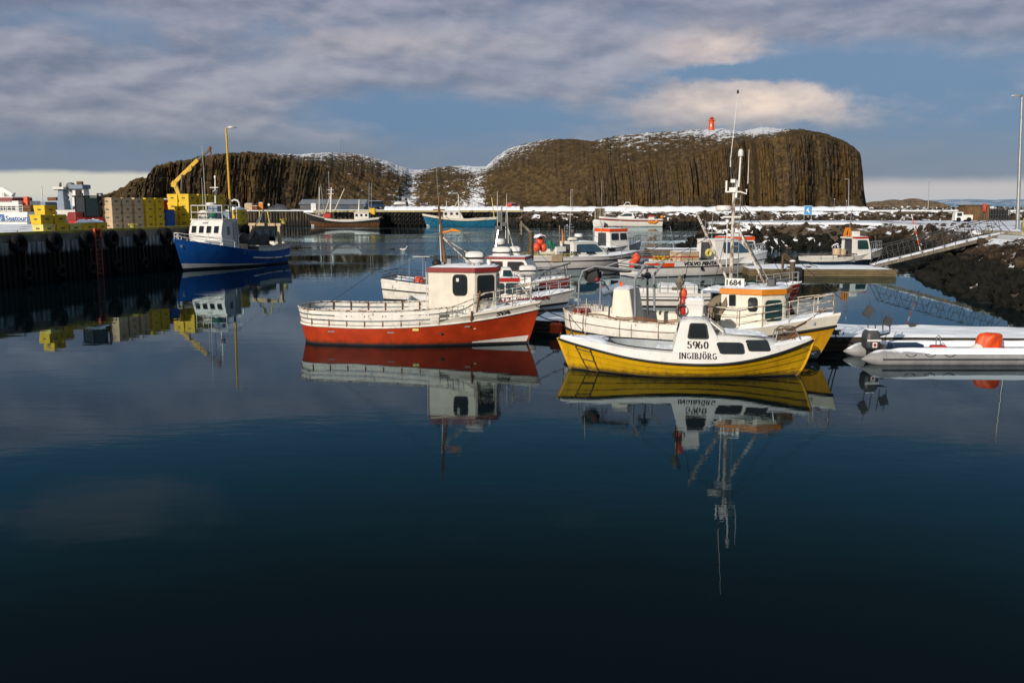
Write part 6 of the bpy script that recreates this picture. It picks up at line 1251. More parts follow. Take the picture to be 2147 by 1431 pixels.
# ---- blue trawler by the quay
def blue_trawler():
    t, L = boat('trawler', 'blue steel trawler with white wheelhouse moored along the left quay', (-22.6, 63.9, 0), (-18.6, 73.6, 0)); B = 4.2
    sh = lerpf((0, 1.22), (.25, 1.06), (.5, 1.18), (.75, 1.62), (1, 2.16)); H = Hull(L, B, .9, sh, rake=.75, srake=.15, full=.42, k=2.3, flare=.16, tr=.78, rnd=.07, bexp=.9); S = 1      # its port side faces the harbour
    H.band('hull', const(-.4), sh, 'blue_hull', t, 10); H.band('waterline_stripe', lambda u: .14, lambda u: .15 + .34 * max(0, (u - .35) / .65) ** 1.1, 'clean_white', t, 2, .01, t0=.35, t1=.995); H.band('bottom_paint', const(-.4), const(.13), 'antifoul', t, 2, .008)
    H.strake('rub_rail', lambda u: sh(u) - .62 + .1 * math.sin(math.pi * u), .055, 'clean_white', t, .03, .06, .50); bw = lambda u: sh(u) + .36; H.band('bulwark', sh, bw, 'worn_white', t, 2, .0, -.03, t1=.46); H.strake('cap_rail', bw, .035, 'rust_white', t, -.02, 0, .46); H.strake('fore_cap_rail', sh, .03, 'blue_hull', t, .0, .46, 1.0)
    for u in (.16, .29, .40): p = H.pt(u, sh(u) - .6, S, .07); MB().box(p, (.30, .08, .16)).build('scupper_flap', 'dark_grey', t)
    H.deck('main_deck', plus(sh, -.15), 'deck', t, 0, 1, .05); loc = frame_of(t)
    rail(t, [H.pt(u, sh(u), S, -.05) for u in (.66, .75, .84, .92, .98)] + [H.pt(u, sh(u), -S, -.05) for u in (.98, .92, .84, .75, .66)], lambda k: .45, 'clean_white', .025, (.5,))
    w = 1.46; f0 = loc(463, 512, w).x - .25; xa, xb = f0 - 1.75, f0; z0, z1 = 1.35, 3.40
    prof = [(xa, z0), (xb - .05, z0), (xb + .12, 2.45), (xb - .02, 3.02), (xb - .18, z1), (xa, z1)]; hw = cabin_prof(t, prof, w, w * .96, 'clean_white')
    MB().loft([[(xb - .1, -w * .85, 1.1), (xb + 1.1, -w * .48, 1.3), (xb + 1.1, w * .48, 1.3), (xb - .1, w * .85, 1.1)], [(xb - .1, -w * .85, 1.95), (xb + .9, -w * .46, 2.0), (xb + .9, w * .46, 2.0), (xb - .1, w * .85, 1.95)]]).build('fore_casing', 'clean_white', t)
    fx = lambda z: (xb - .05) + .17 * (z - z0) / (2.45 - z0) if z < 2.45 else xb + .12 - .14 * (z - 2.45) / .57
    for i in range(4):
        y0 = -w * .9 + i * w * .45 + .10; y1 = y0 + w * .45 - .22; window(t, [Vector((fx(2.47), y0, 2.47)), Vector((fx(2.47), y1, 2.47)), Vector((fx(2.98), y1, 2.98)), Vector((fx(2.98), y0, 2.98))], 'clean_white', 'glass', .04, .12, 'window', .02)
    for s in (-1, 1):
        q = [Vector((xa + 1.25, s * (hw(2.4) + .0), 2.35)), Vector((xa + .95, s * hw(2.4), 2.35)), Vector((xa + .95, s * hw(2.95), 2.95)), Vector((xa + 1.25, s * hw(2.95), 2.95))]; window(t, q if s > 0 else [q[1], q[0], q[3], q[2]], 'clean_white', 'blue_glass', .06, .1, 'side_window', .02)
    m = MB(); [m.box((xa + .38, w * .985 + .03, 1.7 + i * .22), (.42, .05, .035)) for i in range(8)]; m.box((xa + .19, w * .985 + .03, 2.4), (.03, .05, 1.7)); m.box((xa + .57, w * .985 + .03, 2.4), (.03, .05, 1.7)); m.build('wall_ladder', 'steel', t)
    m = MB(); [m.box((fx(z) + .02 if z > z0 else xb, 0, z), (.02, 2 * w, .03)) for z in (1.95, 2.2)]; m.build('front_moulding', 'steel', t)
    _, pts = roof_slab(t, [Vector((xa, -w * .96, z1)), Vector((xb - .1, -w * .96, z1)), Vector((xb - .1, w * .96, z1)), Vector((xa, w * .96, z1))], .06, .04, 'clean_white'); lettering(t, 'HVÍTÁ', .17, plane_fn((xb - .045, -.32, 3.12), (0, 1, 0), (-.16, 0, .38), .03), 'ink', .01, 1, 'boat_name')
    zr = z1 + .06; rail(t, [Vector(p) for p in ((xa + .05, -w * .93, zr), (xa + .9, -w * .93, zr), (xb - .15, -w * .93, zr), (xb - .15, 0, zr), (xb - .15, w * .93, zr), (xa + .9, w * .93, zr), (xa + .05, w * .93, zr))], .95, 'clean_white', .03, (.5,), name='roof_railing')
    raft(t, (xb - .55, -.55, zr + .1), .8, .26, 'Y', 'cream'); MB().sph((xb - .35, .42, zr + .32), .26, 14, 10).build('roof_buoy', 'green_net', t); MB().box((xa + .35, w * .55, zr + .3), (.45, .45, .5)).build('deck_locker', 'blue_grey', t, bevel=.04); MB().loft([[(xa + .5, -.5, zr), (xa + 1.1, -.5, zr), (xa + 1.1, .5, zr), (xa + .5, .5, zr)], [(xa + .6, -.4, zr + .9), (xa + .95, -.4, zr + .9), (xa + .95, .4, zr + .9), (xa + .6, .4, zr + .9)]]).build('funnel', 'blue_grey', t, bevel=.03)
    mp = Vector((xa + .75, .1, zr + .85)); mt = mp + Vector((-.1, 0, 2.0)); MB().tube([mp, mt], .06, 8, .04).build('mast', 'clean_white', t); m = MB(); k = mp.lerp(mt, .68); m.tube([k - Vector((.1, .55, 0)), k + Vector((.1, .35, 0))], .035, 6); m.tube([k - Vector((.1, .3, .25)), k + Vector((.1, .25, -.2))], .03, 6); m.build('crosstree', 'clean_white', t); mast_light(t, mt, .07); MB().box(mp.lerp(mt, .5) + Vector((0, .12, 0)), (.2, .22, .35)).build('radar_box', 'dark_grey', t)
    radar(t, (xb - .9, -.2, zr + .95), .35, .2); antenna(t, (xb - .5, -w * .4, zr), 2.9, (0, 0), .02); antenna(t, (xa + .6, -w * .6, zr), 5.2, (.0, -.1), .02); antenna(t, (xa + .1, w * .6, zr), 1.6, (0, 0), .015)
    # stern gear: net drum, derrick, gallows
    sx = -L/2; m = MB(); gx = loc(585, 515, 1.2).x; zt = 2.75
    for y in (-1.3, 1.3): m.box((gx, y, 2.0), (.22, .22, 1.9))
    m.box((gx, 0, zt + .2), (.26, 3.0, .2)); m.build('gallows', 'tub_peach', t); m = MB(); m.lathe([(.6, -1.0), (.6, -.92), (.25, -.9), (.25, .9), (.6, .92), (.6, 1.0)], (gx + 1.5, 0, 1.75), 18, 'Y'); m.build('net_drum', 'dark_grey', t, 40)
    MB().grid(lambda u, v: (gx + .4 + 2.4 * u, -1.2 + 2.4 * v, 1.1 + 1.25 * max(0, math.sin(math.pi * u) * math.sin(math.pi * v)) ** .5 * (1 + .2 * math.sin(15 * u) * math.cos(11 * v)) ), 24, 16).build('trawl_net', 'black', t, 60)
    MB().tube([Vector((gx + 2.6, .2, 1.1)), Vector((gx + 2.3, .3, 2.0)), Vector((gx + 1.9, .3, 2.6))], .14, 8).build('crane_post', 'grey_wood', t); MB().tube([Vector((gx + 2.4, .3, 2.1)), Vector((gx + .1, .0, 4.1))], .05, 6).build('derrick', 'grey_wood', t); MB().grid(lambda u, v: (gx + .05 + .9 * u + .2 * v, -.12 + .25 * v, 4.05 - .95 * u - .25 * math.sin(math.pi * u) * v), 8, 4).build('furled_net', 'blue_grey', t, 60)
    [MB().tube([Vector((gx + .1, y, 4.05)), Vector((gx + .1 + d, y2, 2.9))], .05, 6).build('gallows_leg', 'tub_pale', t) for y, y2, d in ((-.4, -.5, 0), (.3, .4, -.15))]
    MB().box((xa - .8, .9, 1.32), (.8, .7, .6)).build('fish_box', 'tub_peach', t, bevel=.03); hull_text(t, H, 'SI 7', .42, .60, .92, 'pale_ink', .03, 1.1, 'registration_number', .012, S, True); MB().lathe([(.12, 0), (.14, .03), (.05, .05)], H.pt(.97, 1.66, S, .0), 12, 'Y').build('hawse_pipe', 'clean_white', t)
    H.snow(plus(sh, -.13), t, .80, .97, .06, .2, 3)
    return t, H
BT, BH = blue_trawler()

# ---- a family of small fibreglass boats
def small_boat(label, bow, stern, B, sheer, hullmat, topmat, cab, name='motor_boat', rake=.45, bandz=None, bandmat=None, railing=None, text=(), draft=.4, topfrac=.5, rounded=False, snow=.05, striped=None, tr=.82, foredeck=.58):
    """cab: dict(x0, x1, z1, front, mat, roof, pane, w): wheelhouse along the boat as fractions of length"""
    t, L = boat(name, label, bow, stern); H = Hull(L, B, draft, sheer, rake=rake, srake=.08, full=.42, k=2.4, flare=.14, tr=tr, vee=.62)
    H.band('hull', const(-.25), (lambda u: sheer(u) * topfrac), hullmat, t, 6); H.band('topside', (lambda u: sheer(u) * topfrac), sheer, topmat, t, 4, 0, -.015); H.strake('rub_rail', (lambda u: sheer(u) * topfrac), .034, bandmat or 'black', t, .012)
    H.band('bottom_stripe', const(-.25), const(.05), 'antifoul', t, 2, .006)
    if striped: H.band('colour_stripe', lambda u: sheer(u) * striped[0], lambda u: sheer(u) * striped[1], striped[2], t, 1, .008, .004, t0=striped[3], t1=striped[4], close=False)
    H.deck('work_deck', plus(sheer, -.28), 'deck', t, 0, foredeck, .05); H.deck('fore_deck', plus(sheer, -.01), topmat, t, foredeck - .02, 1, .0, camber=.07)
    H.strake('gunwale', sheer, .022, topmat, t, -.01)
    if snow: H.snow(plus(sheer, .0), t, foredeck, .98, snow, .10, 3, .07); H.snow(plus(sheer, -.27), t, .02, foredeck - .05, snow * .8, .15, 4, name='work_deck_snow')
    xs = lambda u: -L/2 + L * u
    if cab:
        x0, x1, z1 = xs(cab['x0']), xs(cab['x1']), cab['z1']; w = cab.get('w', B * .36); fr = cab.get('front', .45); zb = min(sheer(cab['x0']), sheer(cab['x1'])) - .3; zw = sheer(cab['x1']) + .10
        prof = [(x0, zb), (x1 + .02, zb), (x1, zw), (x1 - fr, z1), (x0 + cab.get('back', 0), z1)]; hw = cabin_prof(t, prof, w, w * .86, cab['mat']); zs = zw + (z1 - zw) * cab.get('sill', .12); zt = z1 - (z1 - zw) * .12
        xf = lambda z: x1 - fr * (z - zw) / (z1 - zw)
        if cab.get('split'): xm = x0 + (x1 - x0) * cab['split']; qs = [[(x0 + .12, zs), (xm - .05, zs), (xm - .05, zt), (x0 + .12 + cab.get('back', 0), zt)], [(xm + .05, zs), (xf(zs) - .10, zs), (xf(zt) - .10, zt), (xm + .05, zt)]]
        else: qs = [[(x0 + .15 + (x1 - x0) * cab.get('winstart', 0), zs), (xf(zs) - .12, zs), (xf(zt) - .12, zt), (x0 + .15 + (x1 - x0) * cab.get('winstart', 0), zt)]]
        for q in qs: side_win(t, hw, q, cab.get('frame', 'black'), cab['pane'])
        for s in (-1, 1):
            a, b = (s * .05, s * (hw(zs) - .08)) if s > 0 else (s * (hw(zs) - .08), s * .05); c, d = (s * .05, s * (hw(zt) - .1)) if s > 0 else (s * (hw(zt) - .1), s * .05)
            window(t, [Vector((xf(zs), a, zs)), Vector((xf(zs), b, zs)), Vector((xf(zt), d, zt)), Vector((xf(zt), c, zt))], cab.get('frame', 'black'), cab['pane'], .05, .1, 'windscreen')
        a0 = x0 + cab.get('back', 0); hi = [Vector((a0, -w * .86, z1)), Vector((x1 - fr, -w * .86, z1)), Vector((x1 - fr, w * .86, z1)), Vector((a0, w * .86, z1))]; _, pts = roof_slab(t, hi, cab.get('fascia', .07), .05, cab['roof']); roof_snow(t, pts, .05, 5)
        MB().add([Vector((x0 - .012, -w * .5, zb + .1)), Vector((x0 - .012, w * .5, zb + .1)), Vector((x0 - .012 + .0, w * .45, z1 - .1)), Vector((x0 - .012, -w * .45, z1 - .1))], [(3, 2, 1, 0)]).build('door', 'dark_grey', t)
    if railing:
        u0, u1, h, mat, lv = railing; us = [u0 + (u1 - u0) * i / 5 for i in range(6)]; base = [H.pt(u, sheer(u), -1, -.06) for u in us]
        if u1 > .9: rail(t, base + [H.pt(u, sheer(u), 1, -.06) for u in us[::-1]], h, mat, .018, lv)
        else: rail(t, base, h, mat, .018, lv); rail(t, [H.pt(u, sheer(u), 1, -.06) for u in us], h, mat, .018, lv)
    for (s, size, u, k, mat) in text: hull_text(t, H, s, size, u, sheer(u) * k, mat, .02, 1.1)
    return t, H, L, xs, frame_of(t)
# white boat 6612 right behind the red boat
def boat_red_roof():
    sh = lerpf((0, .52), (.4, .46), (.7, .55), (1, .84)); t, H, L, xs, loc = small_boat('white boat with a red roof edge and red lettering, directly behind the red boat', P(1182, 648), P(862, 650), 2.7, sh, 'blue_grey', 'clean_white',
        dict(x0=.44, x1=.76, z1=1.28, front=.42, mat='clean_white', roof='red', pane='teal_glass', w=1.0, split=.52, fascia=.15), railing=(.66, .985, .42, 'stainless', (.5,)), topfrac=.36, foredeck=.42, snow=.08, name='motor_boat')
    y = -1.02; f = plane_fn(loc(1036, 632, -1.21) + Vector((0, -.02, 0)), (1, 0, 0), (0, .0, 1), .01); hull_text(t, H, '6612', .30, .52, .45, 'red_ink', .05, 1.1, 'registration_number', .03); hull_text(t, H, 'MARG', .20, .655, .50, 'red_ink', .05, 1.1, 'boat_name', .03); hull_text(t, H, 'SH 676', .21, .75, .52, 'red_ink', .05, 1.1, 'home_port', .03)
    p = loc(1064, 590, .2); m = MB(); m.loft([[(p.x - .35, -.45, 1.40), (p.x + .30, -.45, 1.40), (p.x + .30, .45, 1.40), (p.x - .35, .45, 1.40)], [(p.x - .28, -.38, 1.82), (p.x + .12, -.38, 1.82), (p.x + .12, .38, 1.82), (p.x - .28, .38, 1.82)]]); m.build('roof_box', 'clean_white', t, bevel=.05); window(t, [Vector((p.x - .22, -.445, 1.45)), Vector((p.x + .20, -.445, 1.45)), Vector((p.x + .1, -.40, 1.72)), Vector((p.x - .2, -.40, 1.72))], 'black', 'teal_glass', .05, .1)
    raft(t, (p.x + .85, 0, 1.44), .75, .24, 'X'); m = MB(); q = loc(1145, 628, -.3); m.tube([q + Vector((-.35, 0, .05)), q + Vector((.3, 0, .08))], .05, 6); m.tube([q + Vector((0, -.2, .06)), q + Vector((0, .2, .3))], .05, 6); m.tube([q + Vector((-.3, .2, .15)), q + Vector((.35, .15, .18))], .03, 6); m.build('anchor', 'green_net', t)
    return t
boat_red_roof()
# long boat with dark red bow and tripod mast behind it
def boat_dark_red():
    sh = lerpf((0, .92), (.3, .70), (.6, .72), (1, 1.18)); t, H, L, xs, loc = small_boat('dark red bowed fishing boat with tripod mast and worn white stern rails', P(1176, 632), P(818, 624), 3.0, sh, 'worn_white', 'worn_white', None, name='fishing_boat', topfrac=.55, railing=(.74, .985, .55, 'grey', (.35, .68)), foredeck=.62, snow=.06, tr=.7)
    H.band('red_bow', const(.05), plus(sh, -.06), 'dark_red', t, 4, .012, .0, t0=.86, t1=.998)
    H.band('stern_bulwark', plus(sh, -.4), plus(sh, .12), 'worn_white', t, 2, -.04, -.06, t1=.5); H.strake('cap_rail', plus(sh, .12), .03, 'navy', t, -.05, 0, .5); rail(t, [H.pt(u, sh(u) + .1, -1, -.05) for u in (.3, .2, .12, .05, .01)] + [H.pt(u, sh(u) + .1, 1, -.05) for u in (.01, .05, .12, .2, .3)], .34, 'dark_grey', .02, (.5,), name='stern_railing')
    x0, x1 = loc(1020, 580, -.9).x, loc(1092, 580, -.9).x; hw = cabin_prof(t, [(x0, .5), (x1 + .5, .5), (x1 + .45, 1.5), (x1 + .15, 2.0), (x0, 2.0)], .95, .85, 'clean_white'); side_win(t, hw, [(x0 + .2, 1.45), (x0 + .75, 1.45), (x0 + .75, 1.88), (x0 + .2, 1.88)], 'maroon', 'glass'); side_win(t, hw, [(x0 + 1.0, 1.45), (x1 + .25, 1.45), (x1 + .1, 1.88), (x0 + 1.0, 1.88)], 'maroon', 'glass')
    hi = [Vector((x0, -.85, 2.0)), Vector((x1 + .15, -.85, 2.0)), Vector((x1 + .15, .85, 2.0)), Vector((x0, .85, 2.0))]; _, pts = roof_slab(t, hi, .10, .08, 'maroon'); roof_snow(t, pts, .05, 3)
    top = loc(1052, 432, 0); 
    for q in (loc(1034, 553, -.5), loc(1038, 553, .6), loc(1084, 545, .0)): MB().tube([q, top.lerp(q, .42)], .035, 6, .03).build('mast_leg', 'stainless', t)
    MB().tube([top.lerp(loc(1050, 545, 0), .45), top], .045, 8, .03).build('mast', 'steel', t); antenna(t, loc(1060, 500, 0), 2.1, (.06, 0), .02); antenna(t, loc(1043, 500, .2), 2.2, (.0, 0), .02); antenna(t, loc(1066, 510, -.2), 1.7, (-.06, 0), .016)
    radar(t, loc(1049, 512, -.1), .22, .26); m = MB(); m.box(loc(1057, 470, 0), (.14, .14, .18)); m.box(loc(1044, 480, 0), (.22, .2, .3)); m.box(loc(1047, 455, 0), (.16, .12, .5)); m.build('mast_gear', 'dark_grey', t); m = MB(); [m.tube([loc(1036 + 4 * i, 545 - 16 * i, -.3), loc(1078 - 7 * i, 545 - 16 * i, .1)], .018, 5) for i in range(1, 4)]; m.build('mast_lattice', 'grey', t)
    raft(t, loc(1052, 541, -.4), .85, .27, 'X'); raft(t, loc(1079, 540, .0), .6, .27, 'X'); MB().grid(lambda u, v: loc(1040 + 55 * u, 549 - 9 * math.sin(math.pi * u) ** .6, -.5 + v), 12, 6).build('net_heap', 'brown_net', t)
    [MB().tube([loc(a, 590, y), loc(a, b, y)], .022, 6).build('stern_pole', 'blue_grey', t) for a, b, y in ((858, 540, .5), (887, 537, .3), (893, 537, .8))]; MB().box(loc(888, 537, .55), (.85, .8, .03)).build('stern_table', 'steel', t); MB().box(loc(860, 588, .3), (1.5, 1.2, .16)).build('hatch', 'blue_grey', t); snow_cap(t, lambda u, v: loc(860, 588, .3) + Vector((-.75 + 1.5 * u, -.6 + 1.2 * v, .08)), 14, 10, .08, 'hatch_snow', 6)
    m = MB(); a = loc(1122, 580, -.5); pts = [loc(1125, 590, -.5), loc(1146, 566, -.4), loc(1190, 554, -.4)]; m.tube(pts, .035, 6); m.tube([p + Vector((0, .9, .0)) for p in pts], .035, 6); m.tube([loc(1155, 562, -.4), loc(1152, 592, -.4)], .022, 5); m.tube([loc(1183, 556, -.4), loc(1187, 585, -.4)], .022, 5); m.tube([loc(1140, 578, -.4), loc(1186, 572, -.4)], .022, 5); m.build('bow_gantry', 'dark_grey', t)
    return t, loc
DR, drl = boat_dark_red()
buoy(on(DR, drl(879, 592, -.75)), .27, 'orange buoy lying among the white stern rails behind the red boat', 'coral')
# white boat 5029 with coral buoys on deck
def boat_5029():
    sh = lerpf((0, .90), (.4, .84), (.7, .84), (1, 1.06)); t, H, L, xs, loc = small_boat('white boat numbered 5029 with a blue tinted windscreen and coral buoys aft', P(1330, 556), P(1090, 565), 2.8, sh, 'clean_white', 'clean_white',
        dict(x0=.39, x1=.68, z1=1.80, front=.95, mat='clean_white', roof='clean_white', pane='blue_glass', w=1.05, sill=.22, winstart=.05), railing=(.0, .36, .22, 'tub_pale', (.5,)), topfrac=.66, foredeck=.40, snow=.06)
    lettering(t, '5029', .34, plane_fn((loc(1196, 536, -1.07).x, -1.085, .96), (1, 0, 0), (0, .12, 1), .02), 'ink', .06, 1.1, 'registration_number'); hull_text(t, H, 'HAFDIS SH', .13, .66, .72, 'ink', .015, 1.1, 'boat_name', .02)
    side = MB(); q = loc(1168, 533, -1.4); side.box((q.x, -1.37, .78), (.85, .05, .42)); side.build('hauling_door', 'tub_peach', t); window(t, [Vector((loc(1230, 537, -1.25).x, -1.20, 1.0)), Vector((loc(1254, 537, -1.25).x, -1.05, 1.02)), Vector((loc(1250, 530, -1.25).x, -1.0, 1.13)), Vector((loc(1233, 530, -1.25).x, -1.12, 1.16))], 'black', 'glass', .05, .1)
    radar(t, loc(1213, 497, 0), .3, .24); raft(t, loc(1200, 511, -.2), .7, .24, 'X', 'cream'); mp = loc(1193, 512, 0); MB().tube([mp, loc(1195, 466, 0)], .045, 8).build('mast', 'steel', t); antenna(t, loc(1195, 470, 0), 2.5, (.05, 0), .02); m = MB(); m.tube([loc(1186, 476, 0), loc(1204, 476, 0)], .025, 6); m.box(loc(1199, 484, 0), (.16, .14, .2)); m.build('crosstree', 'steel', t)
    for px in (1173, 1184): MB().tube([loc(px, 515, .3), loc(px, 472, .3)], .04, 6).build('stern_post', 'grey_wood', t)
    MB().tube([loc(1179, 510, .3), loc(1180, 495, .3), loc(1178, 480, .3)], .07, 6, .03).build('hung_net', 'orange', t); MB().box(loc(1170, 522, -.3) , (.8, .9, .34)).build('engine_box', 'clean_white', t, bevel=.04); return t, loc
T5, l5 = boat_5029()
for i, (px, py, r, lb) in enumerate(((1125, 519, .30, 'lower left coral buoy in the pile aboard the white boat 5029'), (1139, 519, .30, 'lower right coral buoy in the pile aboard the white boat 5029'), (1132, 507, .31, 'topmost coral buoy in the pile aboard the white boat 5029'))): buoy(on(T5, l5(px, py, -.3 + .1 * i)), r, lb, 'coral', 'buoy', 'coral buoys on boat 5029')
sc = snow_cap(None, lambda u, v: on(T5, l5(1132, 498, -.3) + Vector((-.38 + .76 * u, -.3 + .6 * v, .14 * math.sin(math.pi * u)))), 12, 10, .12, 'snow_lump', 2); tag(sc, 'lump of snow lying on top of the coral buoys', 'snow')
gn = MB().grid(lambda u, v: on(T5, l5(1152, 521, -.2) + Vector((-.42 + .84 * u, -.35 + .7 * v, .62 * max(0, math.sin(math.pi * u) * math.sin(math.pi * v)) ** .6 * (1 + .2 * math.sin(17 * u))))), 18, 14).build('net_bundle', 'green_net', None, 60); tag(gn, 'green net bundle beside the coral buoys', 'net')
# boat 7436 with orange wheelhouse roof
def boat_7436():
    sh = lerpf((0, 1.05), (.4, .95), (.7, 1.08), (1, 1.42)); t, H, L, xs, loc = small_boat('white boat numbered 7436 with orange wheelhouse roof, behind boat 5029', P(1336, 540), P(1150, 548), 2.9, sh, 'blue_grey', 'clean_white',
        dict(x0=.585, x1=.80, z1=2.28, front=.15, mat='clean_white', roof='hi_orange', pane='glass', w=1.1, split=.5, fascia=.24, frame='clean_white', sill=.28), railing=(.76, .985, .5, 'dark_grey', (.5,)), topfrac=.52, foredeck=.5, snow=.06)
    hull_text(t, H, '7436', .42, .50, .72, 'ink', .06, 1.1, 'registration_number', .02); hull_text(t, H, 'KRISTBORG SH108', .14, .60, 1.08, 'ink', .01, 1.1, 'boat_name', -.0); MB().box(loc(1288, 484, 0), (.45, .4, .22)).build('roof_box', 'clean_white', t, bevel=.03); MB().box(loc(1240, 513, .3), (.9, .7, .35)).build('blue_tub', 'blue_grey', t, bevel=.04)
    m = MB(); rs = random.Random(3); [m.tube([loc(1262 + 3 * i, 488, .0), loc(1262 + 4 * i + rs.uniform(-6, 6), 478 + rs.uniform(-3, 4), .2)], .035, 5) for i in range(6)]; m.build('roof_gear', 'orange', t); m = MB(); m.tube([loc(1266, 488, 0), loc(1258, 460, 0)], .03, 6); m.tube([loc(1272, 488, 0), loc(1285, 473, 0)], .025, 6); m.build('light_staff', 'stainless', t); antenna(t, loc(1300, 486, .3), 1.2, (0, 0), .016)
boat_7436()
# white boat with orange-red stripe and big advert lettering
def boat_advert():
    sh = lerpf((0, 1.0), (.4, .98), (.7, 1.06), (1, 1.4)); t, H, L, xs, loc = small_boat('white boat with black advert lettering and an orange red flash on its side', P(1596, 570), P(1318, 580), 3.0, sh, 'clean_white', 'clean_white',
        dict(x0=.56, x1=.84, z1=2.18, front=1.0, mat='clean_white', roof='clean_white', pane='blue_glass', w=1.12, sill=.1, winstart=.18), railing=(.02, .40, .52, 'stainless', (.5,)), topfrac=.62, foredeck=.55, snow=.06, striped=(.66, .90, 'hi_orange', .045, .235))
    hull_text(t, H, 'VOLVO PENTA', .30, .30, .70, 'ink', .05, 1.22, 'advert_lettering', .02); hull_text(t, H, 'FAXAFLÓI', .15, .60, 1.0, 'ink', .015, 1.0, 'boat_name', -.0)
    q0, q1 = loc(1425, 547, -.9).x, loc(1465, 547, -.9).x; MB().box(((q0 + q1) / 2, -.35, 1.22), (q1 - q0, 1.2, .62)).build('deck_bin', 'tub_peach', t, bevel=.03); snow_cap(t, lambda u, v: (q0 + (q1 - q0) * u, -.95 + 1.2 * v, 1.53), 12, 10, .06, 'bin_snow', 2); MB().tube([H.pt(u, sh(u) + .26, -1, -.06) for u in (.03, .15, .28, .40)], .035, 6).build('red_rail', 'red', t)
    MB().box(loc(1500, 488, 0) , (.7, .6, .05)).build('radar_shelf', 'clean_white', t); radar(t, loc(1508, 488, 0), .26, .2); [MB().tube([loc(a, 505, y), loc(b, c, y)], r, 6).build('pole_mast', 'stainless', t) for a, b, c, y, r in ((1492, 1495, 445, -.3, .035), (1483, 1486, 470, .3, .025), (1478, 1479, 462, -.3, .025))]; m = MB(); m.torus(loc(1486, 530, -1.15), .17, .10, Matrix.Rotation(R(90), 3, 'X'), 16, 8); m.build('line_roller', 'tub_pale', t); [MB().sph(loc(1372 + 7 * i, 541, -.5 + .2 * (i % 3)), .15, 8, 6).build('net_float', 'tub_yellow', t, 60) for i in range(5)]
    rail(t, [H.pt(u, sh(u), -1, -.08) for u in (.84, .90, .95, .985)] + [H.pt(u, sh(u), 1, -.08) for u in (.985, .95, .90, .84)], .5, 'stainless', .018, (.5,), name='bow_railing')
    MB().box(loc(1472, 563, -1.5), (.16, .06, .18)).build('exhaust_box', 'black', t); MB().box(loc(1350, 546, -.3), (.5, .4, .3)).build('bait_box', 'blue_grey', t, bevel=.03); return t, loc
TV, lv_ = boat_advert()
for px, py, r, lb in ((1327, 553, .26, 'lower red buoy at the stern of the advert lettered boat'), (1334, 541, .28, 'upper coral buoy at the stern of the advert lettered boat')): buoy(on(TV, lv_(px, py, -1.4)), r, lb, 'coral')
# boat with orange roof and wide dark teal windows seen bow on
def boat_teal_window():
    sh = lerpf((0, .95), (.5, 1.0), (1, 1.40)); t, H, L, xs, loc = small_boat('white boat with orange roof and broad teal windows behind the tall white mast', P(1590, 568), (14.6, 69.6, 0), 2.8, sh, 'blue_grey', 'clean_white',
        dict(x0=.40, x1=.72, z1=2.02, front=.25, mat='clean_white', roof='hi_orange', pane='teal_glass', w=1.15, fascia=.24, frame='clean_white'), railing=(.64, .985, .5, 'stainless', (.5,)), topfrac=.42, foredeck=.5, snow=.06, striped=(.16, .34, 'red', .1, .98), bandmat='maroon')
    MB().box((xs(.52), 0, 2.36), (.5, .9, .16)).build('roof_light_bar', 'clean_white', t, bevel=.03); antenna(t, (xs(.5), .5, 2.2), 1.5); return t
boat_teal_window()
# little white boat beyond the timber dock
def dock_boat():
    sh = lerpf((0, .62), (.5, .66), (1, 1.15)); t, H, L, xs, loc = small_boat('little white boat with red roof edge moored beyond the timber dock', P(1838, 553), P(1690, 556), 2.3, sh, 'navy', 'white',
        dict(x0=.58, x1=.80, z1=1.98, front=.22, mat='clean_white', roof='red', pane='teal_glass', w=.95, fascia=.12, frame='clean_white', back=.0), railing=(.78, .985, .62, 'grey', (.5,)), topfrac=.45, foredeck=.56, snow=.03)
    MB().box((xs(.655), 0, 2.28), (.62, .6, .42)).build('roof_box', 'clean_white', t, bevel=.05); m = MB(); m.loft([[(xs(.52), -.5, 1.98), (xs(.60), -.5, 1.98), (xs(.60), .5, 1.98), (xs(.52), .5, 1.98)], [(xs(.52), -.5, 2.08), (xs(.60), -.5, 2.08), (xs(.60), .5, 2.08), (xs(.52), .5, 2.08)]]); m.build('aft_awning', 'cream', t)
    m = MB(); rs = random.Random(2); [m.tube([(xs(.56) + .22 * math.cos(a) * k, .22 * math.sin(a), 2.1 + .16 * i) for i, k in ((0, 1), (1, 1.2), (2, 1.0), (3, .7), (4, .3))], .05, 5) for a in (0, .9, 1.8, 2.7, 3.6, 4.5, 5.4)]; m.build('orange_cover', 'orange', t, 60); MB().tube([(xs(.58), 0, 2.0), (xs(.60), 0, 4.0)], .03, 6).build('mast', 'steel', t); mast_light(t, (xs(.60), 0, 4.0), .06); m = MB(); [m.tube([(xs(.59) - .25, 0, z), (xs(.59) + .25, 0, z)], .02, 5) for z in (3.2, 3.55)]; m.build('crosstree', 'steel', t)
    MB().lathe([(.22, 0), (.3, .05), (.32, .5), (.25, .52)], (xs(.40), -.2, .72), 14).build('fish_tub', 'tub_peach', t); MB().lathe([(.18, 0), (.26, .05), (.28, .45)], (xs(.47), -.25, .72), 12).build('fish_tub', 'tub_peach', t); MB().torus((xs(.385), -.3, 1.35), .17, .04, Matrix.Rotation(R(90), 3, 'X')).build('tub_hoop', 'grey', t); MB().box((xs(.49), -1.08, .45), (.8, .05, .4)).build('grey_fender_board', 'grey', t)
    H.strake('upper_rail', plus(sh, .16), .025, 'grey_wood', t, -.02, 0, .55)
    for u in (.1, .25, .4, .52): p = H.pt(u, sh(u) * .8, -1, .0); MB().tube([p, p + Vector((0, 0, .3))], .03, 5).build('rail_post', 'grey_wood', t)
